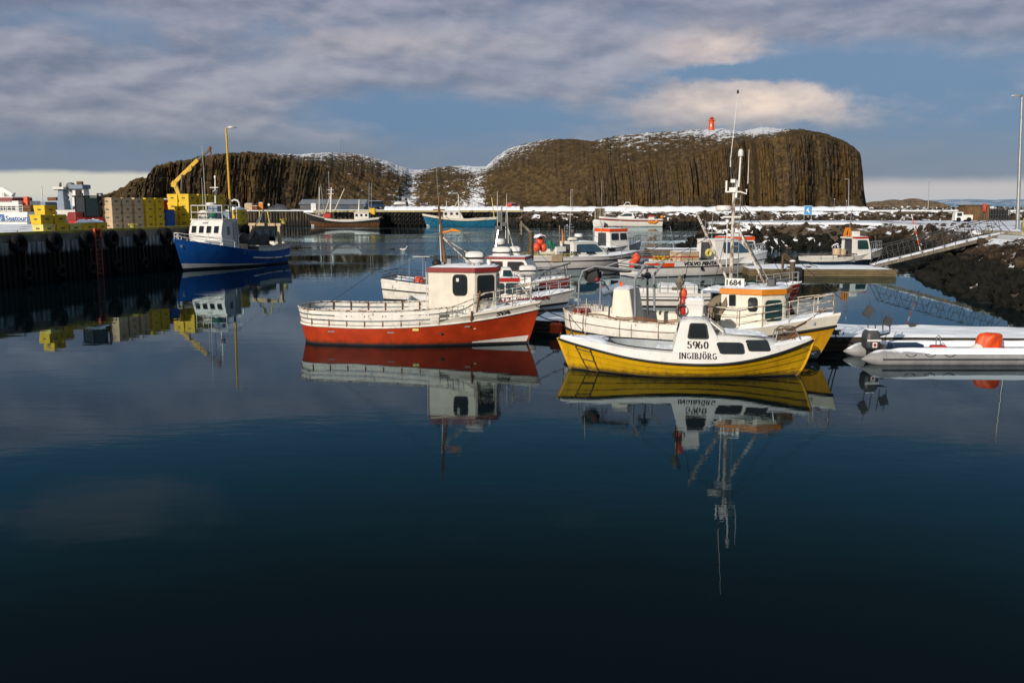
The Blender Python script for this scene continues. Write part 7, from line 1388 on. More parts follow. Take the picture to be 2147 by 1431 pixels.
dock_boat()
# snowed-in boat hidden behind the 1684
def snowed_boat():
    sh = lerpf((0, .62), (.5, .60), (.8, .72), (1, .98)); t, H, L, xs, loc = small_boat('snow covered white boat with red bow lying behind the boat numbered 1684', P(1690, 648) + Vector((0, 2.2, 0)), P(1292, 640) + Vector((0, .6, 0)), 2.6, sh, 'white', 'clean_white', None, topfrac=.5, railing=(.05, .50, .62, 'grey', (.4, .7)), foredeck=.50, snow=.10, name='motor_boat')
    H.band('red_bow', const(.05), plus(sh, -.05), 'dark_red', t, 4, .012, .0, t0=.87, t1=.998); H.strake('side_moulding', lambda u: sh(u) * .75, .02, 'grey', t, .01)
    hx = loc(1420, 640, 0).x; MB().box((hx, .1, .62), (1.7, 1.1, .5)).build('engine_box', 'clean_white', t, bevel=.05); snow_cap(t, lambda u, v: (hx - .85 + 1.7 * u, -.45 + 1.1 * v, .87), 16, 12, .09, 'box_snow', 4); MB().box((hx - .1, -.47, .75), (.5, .04, .14)).build('vent_grille', 'grey_wood', t)
    m = MB(); q = loc(1373, 600, -.5); m.tube([q + Vector((0, 0, -.4)), q, q + Vector((.12, 0, .05))], .03, 6); m.tube([q + Vector((-.06, 0, -.1)), q + Vector((.14, 0, -.06))], .03, 6); m.build('green_hook', 'green_net', t); rail(t, [H.pt(u, sh(u), -1, -.06) for u in (.80, .88, .95, .985)] + [H.pt(u, sh(u), 1, -.06) for u in (.985, .95, .88, .80)], .5, 'stainless', .016, (.5,), name='bow_railing'); MB().cyl(loc(1262, 612, .2), loc(1300, 600, .2), .2, n=12).build('canister', 'blue_grey', t, 40); MB().cyl(loc(1299, 601, .2), loc(1306, 598, .2), .205, n=12).build('canister_cap', 'hi_orange', t, 40); MB().sph(loc(1438, 618, -.3), .13, 10, 8).build('deck_float', 'coral', t)
snowed_boat()
# ---- inflatable at the right edge
def inflatable():
    Rt = .25; near = P(1858, 765); Yn = near.y + .25; x0 = near.x; t = thing('inflatable_boat', 'grey inflatable boat under snow with dark outboard motor and red tank', 'boat', (x0, Yn, 0)); Lr = 7.6; Bm = 1.45
    def tube_pts(y, n=20): return [(Lr * i / n, y, .16 + .22 * max(0, i / n - .75) ** 2 * 3) for i in range(n + 1)]
    for y, off in ((0, 0), (Bm, .0)):
        pts = tube_pts(y); m = MB(); rings = []; prof = [0.04, .35, .62, .84, .96, 1.0]
        cone = [(-.62 + .62 * (k / 5), prof[k]) for k in range(6)]
        for cx, rr in cone[:-1]: rings.append([Vector((cx, y + Rt * rr * math.cos(a), .16 - .03 * (1 - rr) + Rt * rr * math.sin(a))) for a in [2 * math.pi * j / 18 for j in range(18)]])
        for i, p in enumerate(pts):
            yy = y if i < 15 else y + (Bm / 2 - y) * ((i - 15) / 5) ** 2; rings.append([Vector((p[0], yy + Rt * math.cos(a), p[2] + Rt * math.sin(a))) for a in [2 * math.pi * j / 18 for j in range(18)]])
        m.loft(rings); m.build('side_tube', 'tubes', t, 60)
        snow_cap(t, lambda u, v, y=y: (-.35 + (Lr + .3) * u, (y if u < .77 else y + (Bm/2 - y) * ((u - .77) / .23) ** 2) + (v - .5) * Rt * 1.7 * min(1, .35 + u * 3), .16 + .22 * max(0, u - .75) ** 2 * 3 + Rt * math.sqrt(max(0, 1 - ((v - .5) * 1.7) ** 2)) * min(1, .5 + u * 5) + .004), 60, 10, .05, 'tube_snow', 5)
    for i in range(6): MB().torus((.0 + i * 1.1, 0, .16), Rt * 1.004, .006, Matrix.Rotation(R(90), 3, 'Y'), 24, 4).build('tube_seam', 'grey', t)
    MB().loft([[(x, -Rt * c_ - dd, .16 + Rt * s_ ) for c_, s_, dd in ((.995, -.10, .0), (.995, -.10, .018), (.995, .10, .018), (.995, .10, .0))] for x in (-.1, 1.5, 3.5, 5.6)]).build('rubbing_strip', 'dark_grey', t)
    MB().add([(.1, .1, .12), (Lr - .4, .1, .14), (Lr - .4, Bm - .1, .14), (.1, Bm - .1, .12)], [(0, 1, 2, 3)]).build('floor', 'deck', t); snow_cap(t, lambda u, v: (1.9 + (Lr - 2.2) * u, .15 + (Bm - .3) * v, .15), 30, 12, .12, 'floor_snow', 7); MB().box((.08, Bm/2, .25), (.07, Bm - .3, .5)).build('transom', 'dark_grey', t)
    o = MB(); cx, cy = -.16, Bm * .38; o.loft([[(cx + sx * .20 * k, cy + sy * .25 * k, z) for sx, sy in ((-1, -.8), (-.6, -1), (.8, -1), (1, -.7), (1, .7), (.8, 1), (-.6, 1), (-1, .8))] for k, z in ((.75, .34), (1.0, .42), (1.05, .66), (.95, .82), (.7, .90))]); ob = o.build('outboard_cowl', 'dark_grey', t, 50, bevel=.02); MB().box((cx - .02, cy, .0), (.16, .12, .8)).build('outboard_leg', 'black', t); m = MB(); m.box((cx, cy - .258, .62), (.40, .01, .055)); m.build('cowl_band', 'clean_white', ob); m = MB(); m.box((cx + .02, cy - .262, .49), (.13, .012, .15)); m.build('cowl_badge', 'clean_white', ob); m = MB(); m.box((cx + .02, cy - .27, .49), (.05, .012, .1)); m.box((cx + .02, cy - .27, .49), (.09, .012, .03)); m.build('badge_cross', 'red', ob)
    MB().tube([(cx + .2, cy, .72), (cx + .55, cy + .05, .8)], .03, 6).build('tiller', 'black', t); snow_cap(t, lambda u, v: (cx - .14 + .3 * u, cy - .17 + .34 * v, .90), 8, 8, .05, 'cowl_snow', 2)
    m = MB(); [m.tube([(cx - .05 + dx, cy + dy, .85), (cx - .12 + dx, cy + dy, 1.45)], .018, 5) for dx, dy in ((0, .1), (.22, .12), (.35, -.1), (.55, -.1))]; m.box((cx - .08, cy + .1, 1.42), (.22, .1, .32), ry=.5); m.box((cx + .42, cy - .1, 1.16), (.22, .1, .26), ry=.3); m.build('light_frame', 'dark_grey', t); antenna(t, (cx + .0, cy + .1, 1.5), .35, (-.1, 0), .012, 'dark_grey')
    MB().box((1.75, .42, .34), (.42, .3, .26)).build('fuel_tank', 'red', t, bevel=.04); MB().tube([(1.68, .42, .46), (1.68, .42, .7), (1.74, .42, .76), (1.80, .42, .7), (1.80, .42, .46)], .018, 6).build('tank_hoop', 'stainless', t); MB().box((1.0, .9, .30), (.9, .5, .3)).build('seat_box', 'navy', t, bevel=.03); m = MB(); [m.tube([(.55 + i * .55 + .15 * k, -Rt * .80 - .03, .30 - .07 * (1 - (k - 1) ** 2)) for k in (0, .5, 1, 1.5, 2)], .014, 5) for i in range(3)]; m.build('grab_line', 'dark_grey', t)
    return t
IN = inflatable()
cv_ = thing('orange_cover', 'crumpled bright orange cover heaped on the snowy inflatable', 'cover', gate_world(IN, (3.30, .55, .27))); MB().grid(lambda u, v: (.02 + (.36 * math.sin(math.pi * min(.999, v * .55 + .02)) ** .35 if v > .02 else 0) * (1 - .95 * max(0, 1 - (v) / .35) ** 1.5) * math.cos(2 * math.pi * u) * (1 + .10 * math.sin(10 * u * math.pi + 3 * v) + .05 * math.sin(22 * u * math.pi)) - .10 * v * v, .24 * (1 - max(0, 1 - v / .35) ** 1.5) * math.sin(2 * math.pi * u) * (1 + .12 * math.sin(8 * u * math.pi + 5 * v)), .60 * (1 - v ** 2.2) + .05 * math.sin(14 * u * math.pi + 4 * v) * v * (1 - v) - .06), 60, 18).build('sheet', 'hi_orange', cv_, 40); MB().grid(lambda u, v: (-.25 - .34 * u, -.2 + .3 * v, .12 + .22 * (1 - u) * math.sin(math.pi * v)), 8, 6).build('white_flap', 'clean_white', cv_, 60); MB().tube([(-.2, -.22, .05), (-.45, -.2, .0), (-.62, -.1, -.05)], .04, 6).build('red_strap', 'red', cv_)

# ---------------------------------------------------------------- boats along the far pier
def far_trawler(label, bowpx, stpx, ypx, hullmat, topmat, flip, house, masts, B=4.6, hgt=(1.5, 1.1, 2.4), wsp=1):
    a, b = P(bowpx, ypx), P(stpx, ypx); a.y = b.y = FP - 4.2; a.x, b.x = xw(bowpx, a.y), xw(stpx, b.y); t, L = boat('trawler', label, a, b); s0, s1, s2 = hgt; sh = lerpf((0, s0), (.45, s1), (.75, s1 + .35), (1, s2)); H = Hull(L, B, 1.0, sh, rake=.9, srake=.4, full=.45, k=2.2, flare=.18, tr=.62)
    H.band('hull', const(-.4), lambda u: sh(u) * wsp - (.45 if wsp == 1 else 0), hullmat, t, 6); H.band('bulwark', lambda u: sh(u) * wsp - (.45 if wsp == 1 else 0), sh, topmat, t, 2, .0); H.band('bow_foot', const(.05), const(.24), 'clean_white', t, 1, .012, t0=.955, t1=.998); H.strake('rub_rail', plus(sh, -.45), .06, 'black', t, .02); H.strake('cap_rail', sh, .05, 'cream', t, .0); H.deck('main_deck', plus(sh, -.5), 'deck', t, 0, 1, .06); loc = frame_of(t); S = -1 if t.location.y and math.cos(t.rotation_euler.z) > 0 else 1
    x0, x1 = sorted((loc(house[0], 460, 0).x, loc(house[1], 460, 0).x)); z1 = D(0, house[2], FP - 4).z; w = B * .28; MB().box(((x0 + x1) / 2, 0, .8 + (z1 - .8) / 2), (x1 - x0, 2 * w, z1 - .8)).build('wheelhouse', 'white', t, bevel=.04)
    for i in range(3):
        xx = x0 + (x1 - x0) * (i + .25) / 3; ww = (x1 - x0) * .17
        for s in (-1, 1):
            q = [Vector((xx, s * w, z1 - .75)), Vector((xx + ww, s * w, z1 - .75)), Vector((xx + ww, s * w, z1 - .22)), Vector((xx, s * w, z1 - .22))]; window(t, q if s < 0 else [q[1], q[0], q[3], q[2]], 'white', 'glass', .05, .1)
    MB().box(((x0 + x1) / 2, 0, z1 + .05), (x1 - x0 + .3, 2 * w + .3, .1)).build('roof', 'white', t); snow_cap(t, lambda u, v: (x0 + (x1 - x0) * u, -w + 2 * w * v, z1 + .1), 10, 8, .1, 'roof_snow', 2)
    for (pb, yb_, pt_, yt, r, mt, nm) in masts: MB().tube([loc(pb, yb_, 0), loc(pt_, yt, 0)], r, 6, r * .7).build(nm, mt, t)
    return t, H, sh, loc, L
t, H, sh, loc, L = far_trawler('brown hulled old trawler with white wheelhouse lying at the timber pier', 656, 798, 471, 'brown_hull', 'black', True, (745, 775, 446),
    [(693, 445, 695, 393, .2, 'clean_white', 'mast'), (684, 447, 685, 394, .07, 'grey_wood', 'pole'), (678, 455, 692, 412, .09, 'clean_white', 'mast_stay'), (667, 452, 668, 388, .06, 'grey', 'pole'), (669, 452, 670, 392, .09, 'cream', 'pole'), (681, 450, 672, 386, .09, 'grey', 'pole'), (702, 440, 722, 396, .10, 'cream', 'derrick'), (752, 446, 753, 418, .16, 'clean_white', 'funnel_mast'), (773, 447, 774, 383, .05, 'stainless', 'antenna'), (778, 447, 779, 384, .05, 'stainless', 'antenna')], hgt=(1.8, 1.25, 2.6), wsp=.42)
m = MB(); rs = random.Random(1); [m.tube([loc(660 + 24 * rs.random(), 452, -1), loc(655 + 24 * rs.random(), 440 + 8 * rs.random(), 0)], .05, 4) for i in range(16)]; m.build('bow_netting', 'cream', t); MB().box(loc(687, 452, -.3), (1.5, 1.4, .9)).build('red_locker', 'red', t, bevel=.05); MB().box(loc(781, 443, 0), (1.1, 1.1, 1.3)).build('tub_stack', 'tub_yellow', t, bevel=.05); m = MB(); [m.box(loc(693, y, 0), (1.3, .1, .1)) for y in (398, 406)]; m.build('crosstree', 'clean_white', t); MB().box(loc(764, 452, .5), (1.6, 1.5, 1.3)).build('galley_house', 'cream', t, bevel=.05)
H.band('white_sheer', plus(sh, -.34), plus(sh, .06), 'clean_white', t, 1, .02, t0=.02, t1=.76)
t, H, sh, loc, L = far_trawler('turquoise hulled wooden boat with cream upperworks at the far quay wall', 896, 1038, 472, 'teal_hull', 'cream', True, (930, 965, 443), [(962, 442, 961, 407, .12, 'cream', 'mast'), (952, 436, 961, 419, .07, 'cream', 'mast_stay'), (986, 435, 1004, 421, .09, 'cream', 'derrick'), (936, 440, 936, 421, .09, 'clean_white', 'pole'), (1036, 455, 1031, 414, .12, 'tub_pale', 'stern_spar'), (918, 405, 913, 326, .04, 'stainless', 'whip_antenna'), (922, 446, 918, 405, .05, 'stainless', 'antenna_base')], hgt=(1.8, 1.5, 2.5))
MB().extr([loc(x, y, -1.25) for x, y in ((938, 455), (974, 460), (966, 444), (940, 444))], (0, 2.4, 0)).build('deck_house', 'cream', t, bevel=.04); MB().box(loc(925, 455, 0), (1.2, 1.6, 1.0)).build('winch_housing', 'dark_grey', t, bevel=.05)
# red and white fast boat below the road
def far_red_white():
    Y = FP - 9.5; a, b = Vector((xw(1262, Y), Y, 0)), Vector((xw(1384, Y), Y, 0)); t, L = boat('motor_boat', 'low white boat with red stripe and yellow gear below the far riprap', a, b); sh = lerpf((0, 1.55), (.5, 1.6), (1, 2.0)); H = Hull(L, 3.6, .6, sh, rake=.8, srake=.1, k=2.0, flare=.18); S = 1
    H.band('hull', const(-.3), sh, 'clean_white', t, 6); H.band('red_stripe', lambda u: sh(u) * .66, lambda u: sh(u) * .84, 'dark_red', t, 1, .015); H.deck('fore_deck', sh, 'clean_white', t, .3, 1, 0, camber=.1); H.deck('work_deck', plus(sh, -.4), 'deck', t, 0, .32, .05); H.band('bottom_stripe', const(-.3), const(.12), 'antifoul', t, 1, .01); loc = frame_of(t)
    x0, x1 = loc(1328, 458, 0).x, loc(1296, 458, 0).x; hw = cabin_prof(t, [(x0, 1.6), (x1 + .6, 1.6), (x1, 2.1), (x1 - 1.3, 2.75), (x0 + .3, 2.75), (x0 - .1, 2.0)], 1.25, 1.0, 'clean_white'); side_win(t, hw, [(x0 + .5, 2.1), (x1 - .2, 2.1), (x1 - 1.3, 2.6), (x0 + .5, 2.6)], 'black', 'teal_glass'); roof_snow(t, [Vector((x0 + .3, -1, 2.77)), Vector((x1 - 1.3, -1, 2.77)), Vector((x1 - 1.3, 1, 2.77)), Vector((x0 + .3, 1, 2.77))], .12, 3)
    for px0, px1 in ((1303, 1312), (1314, 1322)): MB().tube([loc(px0, 458, -.6), loc(px1, 447, -.6)], .16, 6, .12).build('radar_arch', 'clean_white', t); MB().tube([loc(px0, 458, .6), loc(px1, 447, .6)], .16, 6, .12).build('radar_arch', 'clean_white', t)
    m = MB(); m.tube([loc(1305, 447, 0), loc(1322, 447, 0)], .12, 6); m.tube([loc(1309, 458, 0), loc(1308, 432, 0)], .05, 5); m.build('arch_bar', 'clean_white', t); MB().box(loc(1365, 460, 0), (1.1, 1.6, 1.6)).build('winch_house', 'clean_white', t, bevel=.05); MB().box(loc(1365, 453, 0), (1.3, 1.8, .25)).build('winch_roof', 'red', t); m = MB(); rs = random.Random(3); [MB().sph(loc(1360 + 3.3 * i, 466 + rs.uniform(-2, 2), 1.5), .32, 8, 6).build('net_float', 'orange', t, 60) for i in range(6)]; MB().box(loc(1336, 459, 0), (.6, .7, .6)).build('seat_console', 'clean_white', t, bevel=.05); MB().box(loc(1349, 460, 0), (.6, .7, .5)).build('engine_box', 'clean_white', t, bevel=.05); antenna(t, loc(1349, 456, 0), 2.3); antenna(t, loc(1333, 456, 0), 1.9); MB().sph(loc(1388, 455, 0), .35, 10, 8).build('stern_float', 'orange', t)
    rail(t, [H.pt(u, sh(u), 1, -.1) for u in (.75, .85, .95)], .6, 'stainless', .03, ())
far_red_white()
def white_skiff():
    Y = FP - 10.5; t, L = boat('skiff', 'small bluish white work float before the pale ladder tower', (xw(1243, Y), Y, 0), (xw(1264, Y), Y, 0)); sh = const(1.0); H = Hull(L, 1.6, .3, lerpf((0, 1.0), (1, 1.25)), rake=.2, k=2); H.band('hull', const(-.2), lerpf((0, 1.0), (1, 1.25)), 'clean_white', t, 4); H.deck('deck', lerpf((0, .95), (1, 1.2)), 'deck', t); H.snow(lerpf((0, 1.0), (1, 1.22)), t, .05, .95, .25, .1, 2); MB().box((0, -.82, .2), (L * .8, .05, .18)).build('fender_strip', 'green_net', t)
white_skiff()
def ladder_tower():
    Y = FP - 5.6; t = thing('ladder_tower', 'pale timber ladder tower standing against the far riprap', 'tower', (xw(1256, Y), Y, -.5)); h = D(0, 437, Y).z + .5
    for x in (-.95, .05, .95): MB().box((x, 0, h / 2), (.26, .3, h)).build('post', 'pale_concrete', t)
    MB().box((0, .25, h / 2), (1.9, .12, h * .98)).build('planking', 'grey_wood', t); m = MB(); [m.box((0, -.18, .5 + i * .45), (1.9, .08, .08)) for i in range(int(h / .45))]; m.box((0, -.14, h / 2), (.06, .06, h)); m.build('ladder_lattice', 'grey_wood', t); MB().tube([(.3, 0, h), (.32, 0, h + 6.2)], .07, 6, .03).build('signal_mast', 'stainless', t)
ladder_tower()
# ---- ships beyond the left quay
def ferry():
    Y = 84; t = thing('excursion_ship', 'white excursion ship with blue logo and red deckhouse beyond the snowy quay', 'ship', (D(-120, 480, Y).x, Y, 0), R(-3)); L = D(63, 480, Y).x - D(-120, 480, Y).x; z = lambda py: D(0, py, Y).z
    prof = [(0, -.4), (L - .3, -.4), (L + .1, z(444)), (0, z(447))]; MB().extr([(x, 0, zz) for x, zz in prof], (0, 5, 0)).build('hull', 'clean_white', t, bevel=.04); MB().box((L/2, -.03, z(464)), (L, .06, .07)).build('rub_rail', 'grey', t); MB().box((L/2, -.03, z(474)), (L, .06, .06)).build('rub_rail', 'grey', t)
    X = lambda px: D(px, 460, Y).x - t.location.x; m = MB(); fn = plane_fn((0, 0, 0), (1, 0, 0), (0, 0, 1), .03); m.add([fn(X(-8), z(464)), fn(X(15), z(464)), fn(X(13), z(449)), fn(X(-8), z(449))], [(0, 1, 2, 3)]); m.build('logo_panel', 'blue_ink', t); fw = plane_fn((0, 0, 0), (1, 0, 0), (0, 0, 1), .04)
    for zz, th in ((z(458.5), .10), (z(455), .07)): m = MB(); xs = [X(-6) + (X(11) - X(-6)) * i / 12 for i in range(13)]; up = [fw(x, zz + .10 * math.sin(i * .7)) for i, x in enumerate(xs)]; dn = [fw(x, zz + .10 * math.sin(i * .7) - th * math.sin(math.pi * i / 12)) for i, x in enumerate(xs)]; m.add(up + dn, [(i, i + 13, i + 14, i + 1) for i in range(12)]); m.build('logo_wave', 'clean_white', t)
    lettering(t, 'Seatours', .62, plane_fn((X(16), 0, z(462.5)), (1, 0, 0), (0, 0, 1), .03), 'blue_ink', .02, 1.0, 'ship_name')
    MB().box((L * .42, 2.4, z(447) + .55), (L * .9, 3.6, 1.1)).build('deckhouse', 'clean_white', t, bevel=.03); MB().box((X(-17), 2.2, z(420)), (X(26) - X(-60), 3.2, .5)).build('bridge', 'dark_red', t, bevel=.08); MB().box((X(-17), 2.2, z(414)), (X(25) - X(-60), 3.0, .12)).build('bridge_roof', 'clean_white', t)
    for i in range(4): window(t, [Vector((X(-4 + 9 * i), .59, z(442))), Vector((X(3 + 9 * i), .59, z(442))), Vector((X(3 + 9 * i), .59, z(432))), Vector((X(-4 + 9 * i), .59, z(432)))], 'clean_white', 'teal_glass', .05, .1)
    rail(t, [Vector((X(p), .15, z(446))) for p in (-20, -8, 4, 16, 28, 40, 52)], z(430) - z(446), 'clean_white', .035, (.33, .66)); MB().box((X(35), 1.6, z(438)), (.5, .5, .9)).build('vent', 'rusty', t)
    a, b = Vector((X(-2), 1.2, z(395))), Vector((X(20), 1.2, z(409))); MB().tube([a, b], .3, 6).build('crane_jib', 'clean_white', t); MB().tube([(X(-2), 1.2, z(425)), (X(-2), 1.2, z(393))], .25, 8).build('crane_post', 'clean_white', t); MB().box((X(45), 1.4, z(424)), (.38, .38, 1.0)).build('orange_locker', 'hi_orange', t, bevel=.04); MB().box((X(48), 1.4, z(437)), (.9, .9, .6)).build('deck_gear', 'rusty', t, bevel=.04)
ferry()
def white_ship():
    Y = 92; z = lambda py: D(0, py, Y).z; t = thing('fishing_ship', 'white fishing ship with twin gallows posts showing above the yellow tubs', 'ship', (D(58, 480, Y).x, Y, 0)); X = lambda px: D(px, 460, Y).x - t.location.x
    MB().loft([[(X(58), 0, 0), (X(205), 0, 0), (X(205), 6, 0), (X(58), 6, 0)], [(X(56), -.2, z(440)), (X(205), -.2, z(440)), (X(205), 6.2, z(440)), (X(56), 6.2, z(440))]]).build('hull', 'white', t); MB().box((X(82), 1.5, (z(423) + z(441)) / 2), (X(94) - X(69), 2.4, z(423) - z(441))).build('deck_tank', 'blue_grey', t, bevel=.05); MB().box((X(62), 1.6, (z(423) + z(441)) / 2), (.7, 2.4, z(423) - z(441))).build('deck_tank', 'clean_white', t, bevel=.05)
    def post(p0, p1, y0, y1, nm, mat='blue_grey'): x0, x1 = X(p0), X(p1); MB().loft([[(x0, .8, z(y1)), (x1, .8, z(y1)), (x1, 2.2, z(y1)), (x0, 2.2, z(y1))], [(x0 + .15, .9, z(y0)), (x1 - .1, .9, z(y0)), (x1 - .1, 2.1, z(y0)), (x0 + .15, 2.1, z(y0))]]).build(nm, mat, t, bevel=.04)
    post(113, 129, 395, 440, 'gallows_post'); post(145, 172, 388, 432, 'gallows_post', 'clean_white'); MB().box((X(121), 1.4, z(394)), (X(133) - X(111), 1.8, .22)).build('platform', 'clean_white', t); MB().box((X(158), 1.4, z(391)), (X(174) - X(145), 1.8, .4)).build('platform', 'blue_grey', t)
    m = MB(); m.box((X(160), .75, (z(398) + z(428)) / 2), (.5, .1, z(398) - z(428))); m.box((X(167), .75, (z(404) + z(428)) / 2), (.25, .1, z(404) - z(428))); m.build('dark_opening', 'black', t); m = MB(); m.tube([(X(130), 1.4, z(394)), (X(137), 1.4, z(400)), (X(146), 1.4, z(403))], .12, 6); m.tube([(X(130), 1.4, z(405)), (X(146), 1.4, z(420))], .07, 6); m.tube([(X(133), 1.4, z(420)), (X(146), 1.4, z(405))], .07, 6); m.build('cross_bracing', 'clean_white', t)
    m = MB(); m.lathe([(.1, -.3), (.38, -.25), (.38, .25), (.1, .3)], (X(139), 1.4, z(390)), 14, 'Y'); m.build('net_block', 'dark_grey', t); m = MB(); m.tube([(X(105), 1.2, z(397)), (X(117), 1.2, z(396))], .07, 5); m.tube([(X(118), 1.2, z(395)), (X(120), 1.2, z(382))], .16, 6, .1); m.box((X(161), 1.2, z(383)), (.5, .4, .3)); m.build('signal_gear', 'brown_net', t)
    MB().tube([(X(76), 1.5, z(424)), (X(76), 1.5, z(389))], .05, 6).build('aerial', 'steel', t); MB().box((X(103), 1.2, z(417)), (.9, .8, .35)).build('winch', 'rusty', t, bevel=.05); m = MB(); m.tube([(X(171), .8, z(389)), (X(172), .8, z(430))], .06, 5); m.tube([(X(164), .8, z(415)), (X(172), .8, z(415))], .06, 5); m.build('ladder_rail', 'clean_white', t)
white_ship()
# ---------------------------------------------------------------- birds on the water, ropes
def duck(p, label, mat, s=1.0):
    t = thing('duck', label, 'duck', p, R(20)); MB().loft([[Vector((x * s, r * s * math.cos(a), (.03 + r * .75 * math.sin(a) + up) * s)) for a in [2 * math.pi * j / 12 for j in range(12)]] for x, r, up in ((-.30, .01, .10), (-.24, .06, .07), (-.12, .13, .04), (.04, .15, .03), (.16, .12, .05), (.20, .07, .12), (.21, .05, .20), (.235, .055, .25), (.27, .05, .27), (.30, .03, .265), (.32, .005, .26))]).build('body', mat, t, 60); MB().loft([[Vector((x * s, r * s * math.cos(a), (.255 + r * .5 * math.sin(a)) * s)) for a in [2 * math.pi * j / 8 for j in range(8)]] for x, r in ((.30, .025), (.36, .022), (.385, .004))]).build('beak', 'rusty', t, 60)
duck(P(822, 522), 'dark duck swimming alone on the open water', 'dark_grey', 1.2); duck(P(846, 525), 'white and black eider swimming right of the dark duck', 'clean_white', 1.3)
line_rope(on(RB, RH.pt(.97, rbw(.97), -1, -.1)), (3.9, 30.2, .52), .25, 'mooring_rope', 'dark mooring rope from the red bow down to the snowy dock'); line_rope(on(RB, RH.pt(.93, rbw(.93), 1, -.1)), (2.2, 32.4, .52), .3, 'mooring_rope', 'thin rope from the red boat crossing the snowy dock'); line_rope(on(OB, OH.pt(.97, obw(.97), -1, -.1)), (10.1, 28.75, .58), .22, 'mooring_rope', 'upper dark rope from the 1684 bow to the right dock cleat'); line_rope(on(OB, OH.pt(.985, obw(.985) - .1, 1, -.1)), (10.35, 28.75, .55), .45, 'mooring_rope', 'slack dark rope hanging below the 1684 bow'); line_rope(on(YB, (-2.9, .1, .8)), on(OB, (-3.6, -1.0, 1.1)), .15, 'mooring_rope', 'pale rope between the yellow stern and the 1684', .014, 'rope'); line_rope(gate_world(IN, (-.1, 1.4, .4)), (10.1, 28.75, .56), .12, 'mooring_rope', 'short dark rope from the inflatable to the dock cleat'); line_rope(Qp(19, .1, 2.9), on(BT, BH.pt(.97, 2.1, 1, -.1)), .4, 'mooring_rope', 'slack rope from the quay to the blue trawler bow', .03)
st = thing('striped_pole', 'leaning thin red and white striped pole over the gangway', 'pole', D(1932, 535, 61.5)); dd = D(1911, 449, 61.5) - D(1932, 535, 61.5)
for i in range(8): MB().tube([dd * (i / 8), dd * ((i + 1) / 8)], .035, 6).build('red_band' if i % 2 == 0 else 'white_band', 'hi_orange' if i % 2 == 0 else 'clean_white', st)
for px, y0, y1, Y, lb in ((1413, 522, 474, 86, 'white staff standing at the far dock, left one'), (1374, 522, 487, 86, 'short pale staff at the far dock')): s9 = thing('staff', lb, 'pole', D(px, y0, Y)); MB().tube([(0, 0, 0), D(px - 8, y1, Y) - D(px, y0, Y)], .05, 6, .03).build('pole', 'stainless', s9); MB().sph((0, 0, .02), .09, 8, 6).build('foot', 'grey', s9)

# ---------------------------------------------------------------- rigging wires
def stay(t, a, b, r=.008, name='rigging_wire', mat='dark_rope', sag=.0):
    a, b = Vector(a), Vector(b); MB().tube([a.lerp(b, k / 6) - Vector((0, 0, sag * 4 * (k / 6) * (1 - k / 6))) for k in range(7)], r, 4).build(name, mat, t)
ol = frame_of(OB)
for a, b, sg_ in ((ol(1539, 410), OH.pt(.98, obw(.98) + .5, -1, 0), .1), (ol(1538, 430), ol(1215, 575, .3), .25), (ol(1538, 450), ol(1462, 450, .25), .02), (ol(1540, 405), ol(1655, 604, .6), .0), (ol(1462, 450, .25), ol(1425, 640, .2), .05), (ol(1539, 460), ol(1352, 560, -.2), .15), (ol(1540, 420), OH.pt(.5, obw(.5), 1, 0), .0)): stay(OB, a, b, .009, sag=sg_)
rl = frame_of(RB)
for a, b, sg_ in ((rl(928, 445), RH.pt(.97, rbw(.97) + .4, -1, -.5), .12), (rl(928, 445), RH.pt(.03, 1.1, 1, -.8), .2), (rl(929, 455), rl(906, 566, .7), .0)): stay(RB, a, b, .007, sag=sg_)
for a, b in ((drl(1051, 440), drl(1190, 592)), (drl(1051, 440), drl(806, 578, .3)), (drl(1050, 470), drl(1000, 560, .6)), (drl(1055, 470), drl(1100, 556, -.6))): stay(DR, a, b, .008, sag=.05)
stay(TV, lv_(1495, 448, -.1), lv_(1330, 535, 0), .008, sag=.2); stay(T5, l5(1195, 468), l5(1095, 535, .2), .008, sag=.1); stay(T5, l5(1195, 468), l5(1325, 528), .008, sag=.1)
for t_, pairs in ((BT, ((484, 398), (560, 462))),): bl = frame_of(BT); stay(BT, bl(468, 404), bl(585, 470), .012, sag=.2); stay(BT, bl(468, 404), bl(372, 495), .012, sag=.1); stay(BT, bl(575, 440), bl(610, 515), .012)

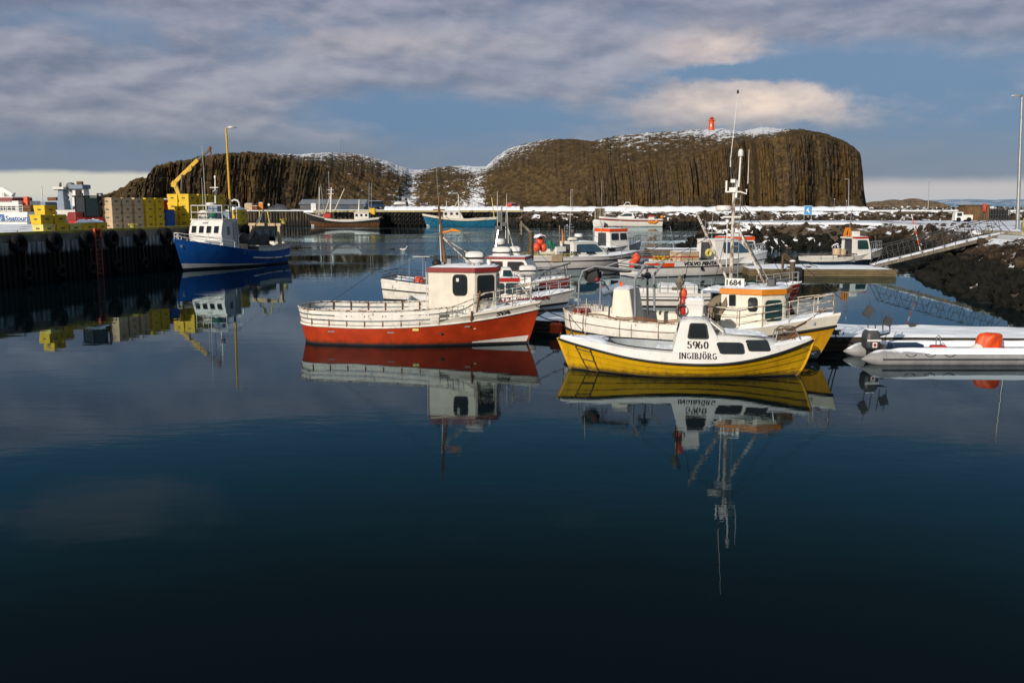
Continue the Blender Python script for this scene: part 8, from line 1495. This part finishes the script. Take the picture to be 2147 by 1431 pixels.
# ---------------------------------------------------------------- loose gear lying aboard: things of their own
def loose(root, name, labels, cat):
    ch = sorted((o for o in root.children if o.name.split('.')[0] == name), key=lambda o: o.name)
    if len(ch) != len(labels): print('loose', name, len(ch), len(labels))
    for o, lb in zip(ch, labels):
        W = Matrix.Translation(root.location) @ Matrix.Rotation(root.rotation_euler.z, 4, 'Z'); o.parent = None; o.matrix_world = W; tag(o, lb, cat)
def root_of(part): return next(o for o in bpy.data.objects if o.parent is None and part in str(o.get('label', '')))
loose(OB, 'rope_heap', ['heap of red rope at the stern of the boat numbered 1684'], 'rope'); loose(OB, 'net_bundle', ['green net bundle on the orange edged wheelhouse roof'], 'net'); loose(RB, 'rope_heap', ['low heap of brown rope on the red boat foredeck'], 'rope'); loose(DR, 'net_heap', ['brown net heap at the foot of the tripod mast'], 'net')
loose(BT, 'trawl_net', ['black trawl net heaped on the blue trawler stern'], 'net'); loose(BT, 'roof_buoy', ['round green buoy on the blue trawler wheelhouse roof'], 'buoy'); loose(BT, 'fish_box', ['peach fish box on deck behind the blue trawler wheelhouse'], 'box')
loose(TV, 'net_float', ['small yellow net float lying on the advert lettered boat'] * 5, 'float'); loose(TV, 'deck_bin', ['peach coloured bin topped with snow on the advert lettered boat'], 'bin'); loose(TV, 'bait_box', ['blue grey bait box at the stern of the advert lettered boat'], 'box')
for o in bpy.data.objects:
    if o.parent is None and o.name.startswith('net_float') and o.get('category') == 'float': o['group'] = 'yellow floats on the advert lettered boat'
q = root_of('little white boat with red roof'); loose(q, 'orange_cover', ['rumpled orange cover on the little white boat behind its cabin'], 'cover'); loose(q, 'fish_tub', ['round peach tub with a grey hoop on the little white boat', 'round peach tub next to the cabin of the little white boat'], 'tub')
q = root_of('low white boat with red stripe'); loose(q, 'net_float', ['orange float in the cluster aboard the low red striped boat'] * 6, 'float')
for o in bpy.data.objects:
    if o.parent is None and 'low red striped boat' in str(o.get('label', '')): o['group'] = 'orange floats on the low red striped boat'
q = root_of('brown hulled old trawler'); loose(q, 'tub_stack', ['yellow tub at the stern of the brown trawler'], 'tub')
q = root_of('boat 5029' if False else 'white boat numbered 7436'); loose(q, 'blue_tub', ['blue grey tub on deck behind the orange roofed wheelhouse'], 'tub')
